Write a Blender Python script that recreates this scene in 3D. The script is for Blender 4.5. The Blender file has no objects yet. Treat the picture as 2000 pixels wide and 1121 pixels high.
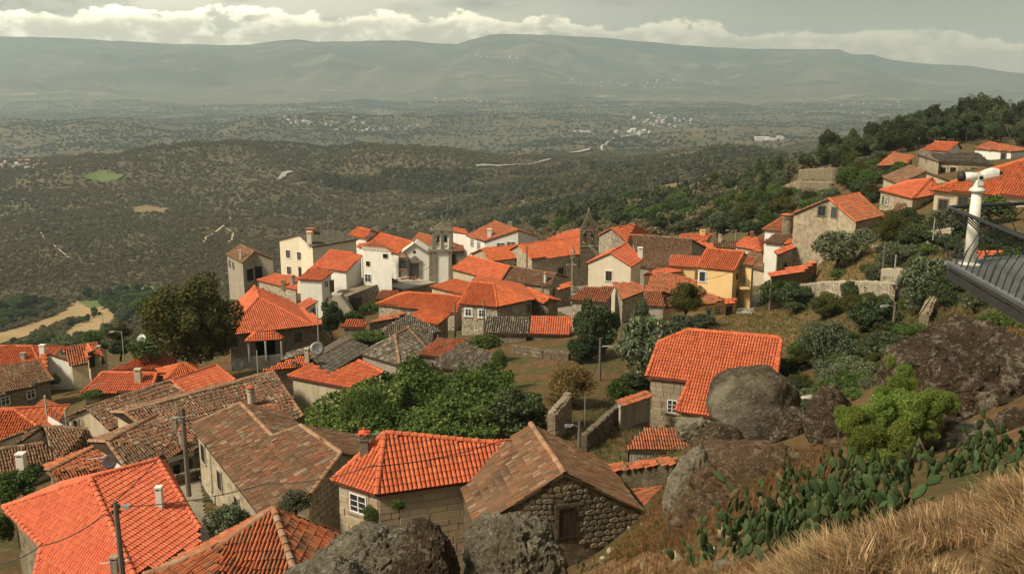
import bpy, bmesh, math, random
import numpy as np
from mathutils import Vector, Matrix

random.seed(7)
rng = np.random.default_rng(11)
S = bpy.context.scene
COL = S.collection

# ------------------------------------------------------------------ camera
F = 1900.0                                # focal length, in pixels of the 2000 px wide photograph
CX, CY = 1000.0, 560.5
PITCH = math.atan((CY - 122.0) / F)       # the horizon is at row 122
cd = bpy.data.cameras.new('camera')
cam = bpy.data.objects.new('camera', cd)
COL.objects.link(cam)
cam.location = (0, 0, 0)
cam.rotation_euler = (math.pi / 2 - PITCH, 0, 0)
cd.sensor_width = 36.0
cd.lens = 36.0 * F / 2000.0
cd.clip_start = 0.1
cd.clip_end = 60000
S.camera = cam

# ------------------------------------------------------------------ light, sky, exposure
SUN_ELEV, SUN_AZ = 46.0, 240.0            # azimuth clockwise from +Y; behind the camera, to the left
EXPOSURE = 0.50
w = bpy.data.worlds.new('World')
S.world = w
w.use_nodes = True
nt = w.node_tree
nt.nodes.clear()
def N(t, **k):
    n = nt.nodes.new(t)
    for a, b in k.items():
        setattr(n, a, b)
    return n
def L(a, b): nt.links.new(a, b)
out = N('ShaderNodeOutputWorld')
bg = N('ShaderNodeBackground')
sky = N('ShaderNodeTexSky', sky_type='NISHITA')
sky.sun_disc = False
sky.sun_elevation = math.radians(SUN_ELEV)
sky.sun_rotation = math.radians(SUN_AZ)
sky.dust_density = 4.0
sky.air_density = 1.2
tc = N('ShaderNodeTexCoord')
sep = N('ShaderNodeSeparateXYZ'); L(tc.outputs['Generated'], sep.inputs[0])
def math_(op, a, b=None, clamp=False):
    n = N('ShaderNodeMath', operation=op, use_clamp=clamp)
    for i, v in enumerate((a, b)):
        if v is None: continue
        if isinstance(v, (int, float)): n.inputs[i].default_value = v
        else: L(v, n.inputs[i])
    return n.outputs[0]
def maprange(v, a, b, c, d, interp='SMOOTHSTEP'):
    n = N('ShaderNodeMapRange', interpolation_type=interp)
    L(v, n.inputs[0])
    for i, q in enumerate((a, b, c, d)): n.inputs[i + 1].default_value = q
    return n.outputs[0]
def noise(vec, scale, detail=6, rough=0.55, dist=0.0):
    n = N('ShaderNodeTexNoise')
    L(vec, n.inputs['Vector'])
    n.inputs['Scale'].default_value = scale; n.inputs['Detail'].default_value = detail
    n.inputs['Roughness'].default_value = rough; n.inputs['Distortion'].default_value = dist
    return n.outputs[0]
def mixc(f, a, b):
    n = N('ShaderNodeMix', data_type='RGBA')
    if isinstance(f, (int, float)): n.inputs[0].default_value = f
    else: L(f, n.inputs[0])
    for i, v in ((6, a), (7, b)):
        if isinstance(v, tuple): n.inputs[i].default_value = (*v, 1)
        else: L(v, n.inputs[i])
    return n.outputs[2]
X, Y_, Z_ = sep.outputs
# the high cloud sheet (covers most of the sky) and a bank of cumulus low over the mountains
mp = N('ShaderNodeMapping'); L(tc.outputs['Generated'], mp.inputs['Vector']); mp.inputs['Scale'].default_value = (1, 1, 4.5)
mp2 = N('ShaderNodeMapping'); L(tc.outputs['Generated'], mp2.inputs['Vector']); mp2.inputs['Scale'].default_value = (1, 1, 1.7)
n_big = noise(mp.outputs[0], 5.0, 8, .6, .4)
n_puff = noise(mp2.outputs[0], 17.0, 8, .55, .25)
n_fine = noise(mp2.outputs[0], 60.0, 6, .6, .2)
n_col = noise(tc.outputs['Generated'], 1.6, 2, .5)
west = maprange(X, 0.35, -0.40, 0, 1)                        # the sheet is brighter and thicker to the left
base = mixc(maprange(Z_, 0.0, 0.09, 0, 1), (.43, .39, .285), (.19, .20, .165))
high = mixc(math_('MULTIPLY', math_('MULTIPLY', maprange(n_big, .30, .54, 0, 1), maprange(Z_, .05, .35, 1, .25)), math_('MULTIPLY', west, 1.0)), base, (.95, .88, .66))
# cumulus bank: lumpy top edge falling from left to right
top = math_('ADD', maprange(X, -.10, .50, .0475, .0190, 'LINEAR'), math_('MULTIPLY', math_('SUBTRACT', n_puff, .5), .050))
top = math_('ADD', top, math_('MULTIPLY', math_('SUBTRACT', n_fine, .5), .012))
edge = math_('SUBTRACT', top, Z_)
mask = maprange(edge, -.0010, .0024, 0, 1)
rim = maprange(edge, .0, .012, 1, 0)
lit = maprange(math_('ADD', math_('MULTIPLY', n_fine, .7), math_('ADD', math_('MULTIPLY', n_puff, .7), math_('MULTIPLY', rim, .22))), .62, .92, 0, 1)
cum_c = mixc(lit, mixc(west, (.60, .50, .33), (.92, .80, .56)), mixc(west, (.98, .84, .56), (2.1, 1.92, 1.42)))
dark = maprange(noise(mp2.outputs[0], 17.0, 5, .6, .5), .57, .66, 0, 1)
cum_c = mixc(math_('MULTIPLY', dark, .7), cum_c, (.42, .37, .255))
allc = mixc(mask, high, cum_c)
nish = N('ShaderNodeVectorMath', operation='SCALE'); L(sky.outputs[0], nish.inputs[0]); nish.inputs['Scale'].default_value = 0.10
fin = mixc(0.86, nish.outputs[0], allc)
L(fin, bg.inputs['Color']); bg.inputs['Strength'].default_value = 1.0
L(bg.outputs[0], out.inputs[0])

sl = bpy.data.lights.new('sun', 'SUN')
sl.energy = 3.4; sl.angle = math.radians(11.0); sl.color = (1.0, .885, .71)
sun = bpy.data.objects.new('sun', sl); COL.objects.link(sun)
az, el = math.radians(SUN_AZ), math.radians(SUN_ELEV)
sdir = Vector((math.sin(az) * math.cos(el), math.cos(az) * math.cos(el), math.sin(el)))
sun.rotation_euler = (-sdir).to_track_quat('-Z', 'Y').to_euler()
sun.location = (-50, -60, 80)

S.view_settings.view_transform = 'Standard'
S.view_settings.look = 'None'
S.view_settings.exposure = EXPOSURE
S.view_settings.gamma = 1
S.view_settings.use_curve_mapping = False
S.render.engine = 'CYCLES'
cy = S.cycles
cy.use_denoising = True
cy.max_bounces = 4; cy.diffuse_bounces = 2; cy.glossy_bounces = 1; cy.transmission_bounces = 2
cy.transparent_max_bounces = 8; cy.volume_bounces = 0
cy.use_adaptive_sampling = True; cy.adaptive_threshold = 0.02
cy.sample_clamp_indirect = 4

# ------------------------------------------------------------------ pixels and rays
cp, sp_ = math.cos(PITCH), math.sin(PITCH)
def ray(px, py):
    x = (px - CX) / F; v = (CY - py) / F
    return np.array([x, cp + v * sp_, -sp_ + v * cp])
def P(px, py, Y):
    d = ray(px, py); return d * (Y / d[1])
def PZ(px, py, z):
    d = ray(px, py)
    k = z / d[2] if d[2] < -1e-6 else 1e6
    return d * k
def pix(p):
    x, y, z = p
    fw = y * cp - z * sp_; up = y * sp_ + z * cp
    return CX + F * x / fw, CY - F * up / fw
def hitplane(px, py, p0, n):
    d = ray(px, py); return d * (np.dot(p0, n) / np.dot(d, n))

# ------------------------------------------------------------------ numpy noise
def _h(ix, iy, iz):
    h = (ix * 374761393 + iy * 668265263 + iz * 1274126177) & 0xffffffff
    h = ((h ^ (h >> 13)) * 1274126177) & 0xffffffff
    return ((h ^ (h >> 16)) & 0xffff) / 65535.0
def vnoise(p):
    p = np.asarray(p, float); i = np.floor(p).astype(np.int64); f = p - i; f = f * f * (3 - 2 * f)
    r = 0
    for a in (0, 1):
        wa = f[..., 0] if a else 1 - f[..., 0]
        for b in (0, 1):
            wb = f[..., 1] if b else 1 - f[..., 1]
            for c in (0, 1):
                wc = f[..., 2] if c else 1 - f[..., 2]
                r = r + wa * wb * wc * _h(i[..., 0] + a, i[..., 1] + b, i[..., 2] + c)
    return r * 2 - 1
def fbm(p, o=4, g=.5):
    p = np.asarray(p, float); r = 0; a = 1
    for k in range(o):
        r = r + a * vnoise(p * 2 ** k + 17.3 * k); a *= g
    return r

# ------------------------------------------------------------------ terrain: height from surveyed points
CTRL = [
 # px, py, distance: the near slope under the camera
 (2000,1121,7.5),(1750,1121,8.5),(1500,1121,13),(1300,1121,19),(1150,1150,26),(2150,1050,8),(2400,1121,6.5),
 (1950,980,12),(1700,1000,15),(1600,1040,16),(1400,1080,19),(2000,900,17),(1800,920,18.5),(1600,930,24),(1450,1000,23),
 (1900,860,24),(1700,880,28),(1520,900,33),(1400,920,34),(1340,960,36),(1320,1040,31),(1250,1060,37),
 (1000,1260,27),(700,1280,26),(400,1320,26),(100,1400,24),(-200,1400,25),(900,1400,17),(1100,1300,17),
 (2150,800,20),(2350,700,25),
 (2000,2600,2.2),(1300,2600,2.6),(600,2600,3.5),(0,2600,5.0),(2600,2600,2.0),
 # village, first rows
 (1150,1075,47),(950,1120,47),(780,1140,47),(560,1150,47),(420,1035,57),(370,975,61),(200,1150,48),(20,1110,52),(-150,1100,55),
 (1230,920,58),(1180,870,66),(1300,875,62),(1400,850,64),(1500,820,64),(1120,830,72),(1000,860,70),(700,880,70),(560,880,74),
 (1590,790,62),(1650,760,64),(1560,740,74),(1650,700,78),(1270,835,79),(1200,800,80),(1100,770,86),(850,790,84),
 (300,900,72),(120,960,72),(0,950,78),(-150,930,82),
 (60,800,112),(200,770,112),(400,775,100),(600,770,96),(-150,790,120),
 (900,720,108),(1050,700,108),(700,740,104),
 (1180,700,102),(1400,660,108),(1500,640,115),(1580,605,128),(1440,603,128),
 (460,710,132),(600,690,132),(760,660,132),(900,650,130),(1050,655,125),(200,740,132),(0,735,140),
 (1120,620,145),(1250,600,140),(1420,618,132),(1500,565,142),
 (700,602,162),(850,575,172),(640,600,160),(560,600,165),(1000,575,165),(1100,565,170),(1130,560,185),
 (850,546,192),(1150,540,195),(1250,545,180),(1380,520,185),(480,560,205),(560,545,210),(700,545,205),
 (950,500,235),(1050,500,235),(1200,495,225),(1350,480,225),(1480,480,190),(1540,540,150),
 # right slope
 (1780,655,68),(1850,620,58),(1950,610,44),(2050,650,34),(2200,600,36),(1740,600,92),(1690,590,105),(1640,560,116),(1640,525,126),(1720,520,118),(1800,480,112),
 (1900,470,105),(2000,450,100),(2150,430,100),(1640,450,142),(1720,440,138),(1800,425,132),(1950,425,118),(2100,410,118),
 (1580,385,185),(1640,360,195),(1720,355,180),(1800,350,175),(1950,335,160),(2100,320,155),
 (1700,322,235),(1850,300,225),(1980,300,215),(2150,290,220),
 (1660,298,300),(1750,270,330),(1850,250,350),(1900,240,350),(2000,248,360),(2150,240,370),
 (1560,330,300),(1480,380,255),(1400,430,260),(1300,440,300),(1200,450,330),(1100,470,300),
 (1450,375,420),(1350,400,420),(1250,415,450),(1150,430,470),(1000,475,400),
 # behind the ridge with the wood, falls to the plain
 (1700,300,480),(1900,265,520),(2100,260,560),(1600,345,420),(1560,330,700),(1800,300,800),(2000,300,900),
 # village's far side drops into the side valley
 (450,600,260),(560,590,270),(750,560,280),(900,520,300),(300,680,200),(150,710,180),(0,715,190),(-200,720,200),
 (300,660,420),(150,672,420),(0,690,420),(-200,700,420),(500,600,520),(700,545,520),(900,500,520),
 (0,652,580),(150,640,610),(300,620,640),(-200,660,580),(60,690,480),
 (0,600,680),(200,585,720),(400,560,760),(600,500,760),(800,470,760),(950,455,700),
 (0,500,870),(300,480,920),(600,440,1000),(850,425,950),(1000,430,800),(1100,420,640),(1200,400,640),
 (0,400,1180),(300,390,1250),(600,370,1400),(850,370,1350),(960,370,1150),(1100,380,900),(1300,370,850),(1450,355,700),
 (0,328,1600),(300,318,1680),(600,316,1750),(800,320,1700),(930,335,1700),(1000,345,1500),(1150,325,1300),(1300,300,1350),(1500,290,1300),
 (0,310,1850),(300,302,1950),(600,304,2000),(800,308,1950),(0,335,2450),(300,330,2550),(600,332,2650),(850,338,2600),(1000,335,2300),(1200,320,2100),(1450,300,2100),(1700,300,2100),(2100,300,2000),(-200,325,2300),
 (0,303,3200),(300,296,3300),(600,298,3400),(900,298,3400),(1150,290,3100),(1400,280,3200),(1700,275,3300),(2100,270,3300),(-250,300,2700),
 (0,246,4000),(250,232,4200),(500,226,4300),(700,230,4400),(900,240,4500),(1150,250,4500),(-250,256,4000),
 (0,262,5100),(250,250,5300),(500,246,5400),(750,246,5400),
 (0,228,6900),(300,218,7000),(600,212,7000),(900,215,6500),(1200,222,6000),(1500,230,5500),(1800,235,5200),(2200,235,5200),(-250,215,6200),
 (0,185,8300),(300,190,8500),(600,188,8800),(900,185,8800),(1200,188,8600),(1500,190,8600),(1800,192,8600),(2200,195,8600),(-250,185,8300),
 (0,135,10500),(300,135,10500),(600,135,10800),(900,130,10800),(1200,135,11000),(1500,148,11000),(1800,160,11000),(2000,170,11200),(2250,175,11200),(-250,135,10500),
]
SKYLINE = [(-300,74),(0,72),(100,74),(200,79),(300,84),(400,88),(450,90),(520,83),(580,77),(620,83),(700,81),(800,80),(890,88),(930,76),(970,68),(1020,69),(1100,71),(1180,75),
           (1280,84),(1350,91),(1450,95),(1550,97),(1640,97),(1665,107),(1700,106),(1740,117),(1800,124),(1850,127),(1900,131),(1960,140),(2050,149),(2300,152)]
_c = []
for px, py, Y in CTRL: _c.append((px, py, Y, 0))
for px, py in SKYLINE[::2]: _c.append((px, py + 3, 13000, 0)); 
for px, py in SKYLINE[::3]: _c.append((px, py + 14, 15500, 0))
_c = np.array([(x, y, Y) for x, y, Y, _ in _c], float)
_pts = np.array([P(a, b, c) for a, b, c in _c])
_U = _pts[:, 0] / _pts[:, 1] * 3.2; _V = np.log(_pts[:, 1]); _Sv = _pts[:, 2] / _pts[:, 1]
def _phi(r2): return 0.5 * r2 * np.log(r2 + 1e-12)
_A = np.stack([_U, _V], 1)
_n = len(_A)
_K = _phi(((_A[:, None] - _A[None]) ** 2).sum(-1)) + np.eye(_n) * 0.012
_Pm = np.hstack([np.ones((_n, 1)), _A])
_M = np.block([[_K, _Pm], [_Pm.T, np.zeros((3, 3))]])
_W = np.linalg.solve(_M, np.concatenate([_Sv, np.zeros(3)]))
_skx = np.array([(px - CX) for px, _ in SKYLINE], float)
_skz = np.array([P(px, py, 13000)[2] for px, py in SKYLINE])
_sku = np.array([P(px, py, 13000)[0] / 13000 for px, py in SKYLINE])
def T(x, y, fine=True):
    x = np.asarray(x, float); y = np.asarray(y, float); sh = x.shape
    x = x.ravel(); y = np.maximum(y.ravel(), 1.5)
    u = x / y * 3.2; v = np.log(y); o = np.empty(len(x))
    for i in range(0, len(x), 40000):
        q = np.stack([u[i:i + 40000], v[i:i + 40000]], 1)
        r2 = ((q[:, None] - _A[None]) ** 2).sum(-1)
        o[i:i + 40000] = _phi(r2) @ _W[:_n] + _W[_n] + q @ _W[_n + 1:]
    z = o * y
    k = np.clip((y - 260) / 900, 0, 1)
    a = np.minimum(y * .009, 30) * k
    z = z + a * fbm(np.stack([x / 170, y / 170, 0 * x], 1), 4, .5) * np.where(y > 3000, .45, 1) 
    k2 = np.clip((y - 420) / 600, 0, 1) * np.clip((7000 - y) / 2500, 0, 1)
    z = z + np.minimum(y * .015, 30) * k2 * fbm(np.stack([x / 460, y / 420, 0 * x + 11], 1), 4, .5)
    km = np.clip((y - 7500) / 3000, 0, 1) * np.clip((12600 - y) / 1300, 0, 1)
    z = z + km * 290 * (fbm(np.stack([x / 1100, y / 1500, 0 * x + 5], 1), 5, .5) * .5 - np.abs(fbm(np.stack([x / 800, y / 1700, 0 * x + 9], 1), 3)) * .5)
    # the measured skyline of the mountains
    cr = np.interp(x / y, _sku, _skz)
    kr = np.exp(-((y - 13000) / 650.0) ** 2)
    cr = cr + 10 * fbm(np.stack([x / 260, y / 400, 0 * x + 3], 1), 3)
    z = z * (1 - kr) + cr * kr
    far = y > 13600
    z = np.where(far, np.minimum(z, cr - (y - 13600) * .05), z)
    if fine:
        kn = np.clip((300 - y) / 100, 0, 1)
        z = z + kn * .10 * fbm(np.stack([x / 2.3, y / 2.3, 0 * x], 1), 3)
    return z.reshape(sh)
def T1(x, y): return float(T(np.array([x]), np.array([y]))[0])
_Ys = np.exp(np.linspace(math.log(5), math.log(9000), 900))
def atheight(px, py, h, Ymin=5, Ymax=9000):
    """the first point along the ray that is h above the ground"""
    d = ray(px, py); k = _Ys / d[1]
    x = d[0] * k; z = d[2] * k
    g = z - T(x, _Ys) - h
    ok = (_Ys > Ymin) & (_Ys < Ymax)
    idx = np.where(ok[:-1] & (g[:-1] > 0) & (g[1:] <= 0))[0]
    if len(idx) == 0:
        i = np.argmin(np.where(ok, np.abs(g), 1e9)); return np.array([x[i], _Ys[i], z[i]])
    i = idx[0]; t = g[i] / (g[i] - g[i + 1]); Y = _Ys[i] * (1 - t) + _Ys[i + 1] * t
    return P(px, py, Y)
def ground(px, py, Ymin=5, Ymax=9000): return atheight(px, py, 0.0, Ymin, Ymax)
# ------------------------------------------------------------------ materials
MATS = {}
class MT:
    """small helper round one node material"""
    def __init__(s, name, rough=.9, spec=.25):
        m = bpy.data.materials.new(name); m.use_nodes = True
        s.m = m; s.t = m.node_tree; s.t.nodes.clear()
        s.o = s.t.nodes.new('ShaderNodeOutputMaterial')
        s.b = s.t.nodes.new('ShaderNodeBsdfPrincipled')
        s.b.inputs['Roughness'].default_value = rough
        s.b.inputs['Specular IOR Level'].default_value = spec
        s.l(s.b.outputs[0], s.o.inputs[0]); MATS[name] = m
        s._c = None
    def l(s, a, b): s.t.links.new(a, b)
    def n(s, t, **k):
        n = s.t.nodes.new(t)
        for a, b in k.items(): setattr(n, a, b)
        return n
    def pos(s, scale=(1, 1, 1), obj=False):
        if obj:
            c = s.n('ShaderNodeTexCoord').outputs['Object']
        else:
            c = s.n('ShaderNodeNewGeometry').outputs['Position']
        mp = s.n('ShaderNodeMapping'); mp.inputs['Scale'].default_value = scale
        s.l(c, mp.inputs['Vector']); return mp.outputs[0]
    def noise(s, vec, sc, d=4, r=.55, dist=0):
        n = s.n('ShaderNodeTexNoise'); s.l(vec, n.inputs['Vector'])
        n.inputs['Scale'].default_value = sc; n.inputs['Detail'].default_value = d
        n.inputs['Roughness'].default_value = r; n.inputs['Distortion'].default_value = dist
        return n.outputs[0]
    def vor(s, vec, sc, feat='F1', rnd=1.0):
        n = s.n('ShaderNodeTexVoronoi', feature=feat); s.l(vec, n.inputs['Vector'])
        n.inputs['Scale'].default_value = sc; n.inputs['Randomness'].default_value = rnd
        return n
    def ramp(s, v, stops, interp='LINEAR'):
        n = s.n('ShaderNodeValToRGB'); s.l(v, n.inputs[0]); e = n.color_ramp.elements
        n.color_ramp.interpolation = interp
        while len(e) < len(stops): e.new(.5)
        for i, (p, c) in enumerate(stops):
            e[i].position = p; e[i].color = (*c, 1) if len(c) == 3 else c
        return n.outputs[0]
    def mr(s, v, a, b, c=0, d=1):
        n = s.n('ShaderNodeMapRange'); s.l(v, n.inputs[0])
        for i, q in enumerate((a, b, c, d)): n.inputs[i + 1].default_value = q
        return n.outputs[0]
    def mix(s, f, a, b, mode='MIX'):
        n = s.n('ShaderNodeMix', data_type='RGBA', blend_type=mode)
        if isinstance(f, (int, float)): n.inputs[0].default_value = f
        else: s.l(f, n.inputs[0])
        for i, v in ((6, a), (7, b)):
            if isinstance(v, tuple): n.inputs[i].default_value = (*v, 1)
            else: s.l(v, n.inputs[i])
        return n.outputs[2]
    def mth(s, op, a, b=0):
        n = s.n('ShaderNodeMath', operation=op)
        for i, v in enumerate((a, b)):
            if isinstance(v, (int, float)): n.inputs[i].default_value = v
            else: s.l(v, n.inputs[i])
        return n.outputs[0]
    def rnd(s):
        """one random number per joined piece and per object"""
        g = s.n('ShaderNodeNewGeometry').outputs['Random Per Island']
        o = s.n('ShaderNodeObjectInfo').outputs['Random']
        return s.mth('FRACT', s.mth('ADD', g, s.mth('MULTIPLY', o, 7.31)))
    def bump(s, h, strength=.4, dist=.05):
        n = s.n('ShaderNodeBump'); s.l(h, n.inputs['Height'])
        n.inputs['Strength'].default_value = strength; n.inputs['Distance'].default_value = dist
        s.l(n.outputs[0], s.b.inputs['Normal'])
    def col(s, c):
        if isinstance(c, tuple): s.b.inputs['Base Color'].default_value = (*c, 1)
        else: s.l(c, s.b.inputs['Base Color'])
        return s.m

def mat_tiles(name, stops, moss=.0, mossc=(.10, .09, .05), patch=None, patchf=.5, rough=.85):
    t = MT(name, rough, .2)
    c = t.ramp(t.rnd(), stops)
    p = t.pos()
    if patch:
        c = t.mix(t.mth('MULTIPLY', t.mr(t.noise(p, .55, 5, .6), .42, .62), patchf), c, patch)
    f = t.noise(p, 9, 4, .6)
    c = t.mix(t.mr(f, .35, .7, 0, .35), c, (.05, .035, .02))
    if moss:
        c = t.mix(t.mth('MULTIPLY', t.mr(t.noise(p, 1.3, 6, .7), .48, .64), moss), c, mossc)
        c = t.mix(t.mr(t.noise(p, 7, 3, .7), .63, .75, 0, moss * .8), c, (.40, .36, .26))
    return t.col(c)
O = lambda r, g, b: (r, g, b)
mat_tiles('tile_new', [(0, O(.60, .13, .05)), (.45, O(.70, .165, .066)), (.85, O(.76, .205, .092)), (.95, O(.54, .11, .045)), (1, O(.44, .10, .05))], moss=.25, mossc=(.20, .10, .05), patch=(.54, .115, .05), patchf=.55)
mat_tiles('tile_salmon', [(0, O(.68, .145, .068)), (.5, O(.76, .18, .085)), (.9, O(.81, .215, .105)), (1, O(.56, .12, .055))], moss=.08, patch=(.68, .14, .07), patchf=.5)
mat_tiles('tile_orange', [(0, O(.60, .13, .045)), (.5, O(.72, .165, .055)), (.9, O(.78, .20, .075)), (1, O(.42, .085, .035))], moss=.22, patch=(.50, .125, .045), patchf=.6)
mat_tiles('tile_brick', [(0, O(.36, .095, .04)), (.35, O(.52, .13, .05)), (.7, O(.62, .17, .07)), (.9, O(.40, .20, .11)), (1, O(.20, .08, .04))], moss=.5, patch=(.34, .13, .06), patchf=.5)
mat_tiles('tile_old', [(0, O(.12, .065, .04)), (.25, O(.22, .105, .058)), (.5, O(.29, .135, .07)), (.72, O(.42, .14, .065)), (.84, O(.27, .20, .125)), (1, O(.46, .37, .26))], moss=.75, mossc=(.115, .09, .055), patch=(.19, .115, .068), patchf=.7)
mat_tiles('tile_brown', [(0, O(.15, .07, .038)), (.4, O(.25, .115, .058)), (.75, O(.33, .15, .075)), (.9, O(.28, .20, .12)), (1, O(.42, .32, .22))], moss=.55, mossc=(.12, .092, .055), patch=(.20, .12, .068), patchf=.6)
mat_tiles('tile_gray', [(0, O(.10, .085, .065)), (.5, O(.18, .15, .11)), (.8, O(.27, .22, .16)), (1, O(.42, .36, .28))], moss=.5, mossc=(.10, .09, .055))
mat_tiles('slate', [(0, O(.075, .065, .05)), (.5, O(.11, .095, .075)), (1, O(.17, .15, .12))], moss=.4)
mat_tiles('cap_pale', [(0, O(.30, .18, .10)), (.5, O(.40, .19, .095)), (1, O(.40, .29, .19))], moss=.5)

mat_tiles('tile_under', [(0, O(.13, .040, .022)), (1, O(.17, .050, .026))])  # channel tiles: the shade between the cover tiles is painted into this dark red
mat_tiles('tile_under_old', [(0, O(.065, .042, .026)), (1, O(.085, .055, .032))], moss=.4)  # old channels: their shade is painted into the dark brown, the moss is growth
mat_leaf_q = None
def mat_wall(name, a, b, stain=(.16, .14, .11), sf=.5, sc=1.0, rub=0.0, mortar=None, rough=.92, bump=.3, vsc=2.6):
    t = MT(name, rough, .15)
    p = t.pos()
    c = t.mix(t.mr(t.noise(p, .9 * sc, 6, .6), .35, .65), a, b)
    h = t.noise(p, 14, 5, .65)
    if rub:
        pd = t.mix(.10, p, t.n('ShaderNodeTexNoise').outputs[1])
        v = t.vor(p, vsc, 'DISTANCE_TO_EDGE')
        cell = t.vor(p, vsc, 'F1')
        cc = t.ramp(t.mth('FRACT', t.mth('MULTIPLY', cell.outputs['Distance'], 0.0)), [(0, a), (1, a)]) if False else None
        bw = t.n('ShaderNodeSeparateColor'); t.l(cell.outputs['Color'], bw.inputs[0])
        c = t.mix(t.mth('MULTIPLY', bw.outputs[0], .75), c, tuple(x * .42 for x in a))
        e = t.mr(v.outputs[0], .015, .075)
        c = t.mix(t.mth('MULTIPLY', t.mth('SUBTRACT', 1, e), rub), c, mortar or tuple(x * 1.25 for x in b))
        h = t.mth('ADD', t.mth('MULTIPLY', h, .35), t.mth('MULTIPLY', e, .6 if (mortar is None or sum(mortar) < sum(a)) else -.0))
    ps = t.pos((1, 1, .22))
    c = t.mix(t.mth('MULTIPLY', t.mr(t.noise(ps, 1.6, 7, .7), .50, .68), sf), c, stain)
    c = t.mix(t.mr(t.noise(p, 22, 3, .6), .35, .7, 0, .25), c, tuple(x * .55 for x in a))
    t.bump(h, bump, .06)
    return t.col(c)
mat_wall('plaster_white', (.72, .69, .60), (.80, .77, .69), (.42, .39, .32), .22, bump=.08)
mat_wall('plaster_cream', (.66, .57, .42), (.72, .64, .49), (.40, .33, .23), .2, bump=.08)
mat_wall('plaster_yellow', (.75, .52, .24), (.80, .57, .28), (.50, .34, .17), .18, bump=.06)
mat_wall('plaster_beige', (.50, .42, .29), (.58, .49, .34), (.20, .16, .11), .5, bump=.15)
mat_wall('plaster_gray', (.30, .26, .20), (.37, .32, .25), (.15, .12, .09), .5, bump=.15)
mat_wall('stone_pale', (.46, .38, .26), (.52, .43, .29), (.24, .19, .13), .45, rub=.5, mortar=(.58, .50, .36), vsc=2.4)
mat_wall('stone_gray', (.25, .20, .135), (.32, .255, .17), (.10, .085, .06), .5, rub=.45, mortar=(.36, .30, .21), vsc=2.2)
mat_wall('rubble', (.27, .22, .15), (.34, .27, .18), (.09, .075, .05), .45, rub=.95, mortar=(.50, .43, .31), vsc=3.0)
mat_wall('rubble_pale', (.33, .27, .19), (.38, .31, .21), (.14, .11, .08), .3, rub=1.0, mortar=(.66, .60, .47), vsc=2.4)
mat_wall('stone_dark', (.16, .125, .08), (.21, .165, .10), (.055, .05, .035), .65, rub=.5, mortar=(.07, .06, .04), vsc=3.2, bump=.6)
mat_wall('mortar', (.40, .345, .25), (.46, .395, .29), (.22, .18, .13), .3)
mat_wall('concrete', (.36, .32, .25), (.44, .40, .31), (.17, .15, .11), .6, bump=.2)
mat_wall('stone_trim', (.22, .19, .14), (.29, .25, .18), (.10, .085, .06), .6, bump=.4)

def mat_piece(name, stops, stain=.4, stc=(.12, .10, .07)):
    t = MT(name, .92, .15)
    c = t.ramp(t.n('ShaderNodeObjectInfo').outputs['Random'], stops)
    p = t.pos()
    c = t.mix(t.mr(t.noise(p, 3.0, 6, .65), .48, .66, 0, stain), c, stc)
    c = t.mix(t.mr(t.noise(p, 26, 3, .6), .4, .7, 0, .3), c, (.55, .47, .34))
    t.bump(t.noise(p, 18, 5, .7), .45, .04)
    return t.col(c)
mat_piece('block_tan', [(0, O(.34, .26, .165)), (.5, O(.42, .335, .22)), (.8, O(.47, .33, .20)), (1, O(.36, .31, .22))], .28, (.22, .17, .11))
mat_piece('block_gray', [(0, O(.24, .19, .125)), (.5, O(.31, .25, .165)), (.8, O(.36, .29, .19)), (1, O(.27, .20, .13))], .45)
mat_piece('rubble_stone', [(0, O(.17, .13, .08)), (.5, O(.24, .18, .115)), (.85, O(.30, .235, .15)), (1, O(.20, .17, .12))], .4)
mat_piece('rubble_dark', [(0, O(.065, .052, .034)), (.4, O(.095, .075, .047)), (.8, O(.13, .105, .065)), (1, O(.20, .165, .10))], .6, (.05, .045, .028))
mat_piece('rubble_light', [(0, O(.26, .21, .15)), (.5, O(.36, .30, .21)), (1, O(.46, .40, .29))], .35)

def mat_wood(name, a, b, dark=(.05, .04, .03)):
    t = MT(name, .85, .2)
    p = t.pos((9, 9, .9))
    r = t.n('ShaderNodeObjectInfo').outputs['Random']
    c = t.mix(r, a, b)
    c = t.mix(t.mr(t.noise(p, 3, 6, .7), .48, .7, 0, .7), c, dark)
    t.bump(t.noise(p, 4, 5, .7), .4, .02)
    return t.col(c)
mat_wood('wood_gray', (.34, .30, .23), (.45, .40, .32), (.12, .10, .075))
mat_wood('wood_dark', (.035, .024, .018), (.05, .034, .024), (.012, .009, .007))
mat_wood('wood_brown', (.13, .065, .035), (.17, .09, .05), (.05, .03, .02))
mat_wood('wood_pole', (.15, .125, .095), (.19, .16, .12), (.07, .055, .04))

def mat_plain(name, c, rough=.6, metal=0.0, spec=.4, var=.12):
    t = MT(name, rough, spec); t.b.inputs['Metallic'].default_value = metal
    k = t.mr(t.noise(t.pos(), 5, 4, .6), .3, .7, 0, 1)
    t.col(t.mix(k, tuple(x * (1 - var) for x in c), tuple(min(1, x * (1 + var)) for x in c)))
    return t.m
mat_plain('glass', (.035, .04, .042), .12, 0, .6)
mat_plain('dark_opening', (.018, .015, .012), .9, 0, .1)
mat_plain('paint_white', (.78, .76, .70), .5)
mat_plain('paint_dark', (.05, .055, .055), .5)
mat_plain('paint_green', (.05, .16, .10), .6)
mat_plain('paint_blue', (.20, .34, .42), .6)
mat_plain('metal_zinc', (.42, .41, .38), .45, .5)
mat_plain('metal_dark', (.030, .034, .037), .42, .3, .5)
mat_plain('telescope_white', (.66, .64, .55), .35, 0, .5)
mat_plain('black_rubber', (.02, .02, .02), .6)
mat_plain('grating', (.22, .23, .24), .5, .4)
mat_plain('wire', (.035, .03, .026), .7)
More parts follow.
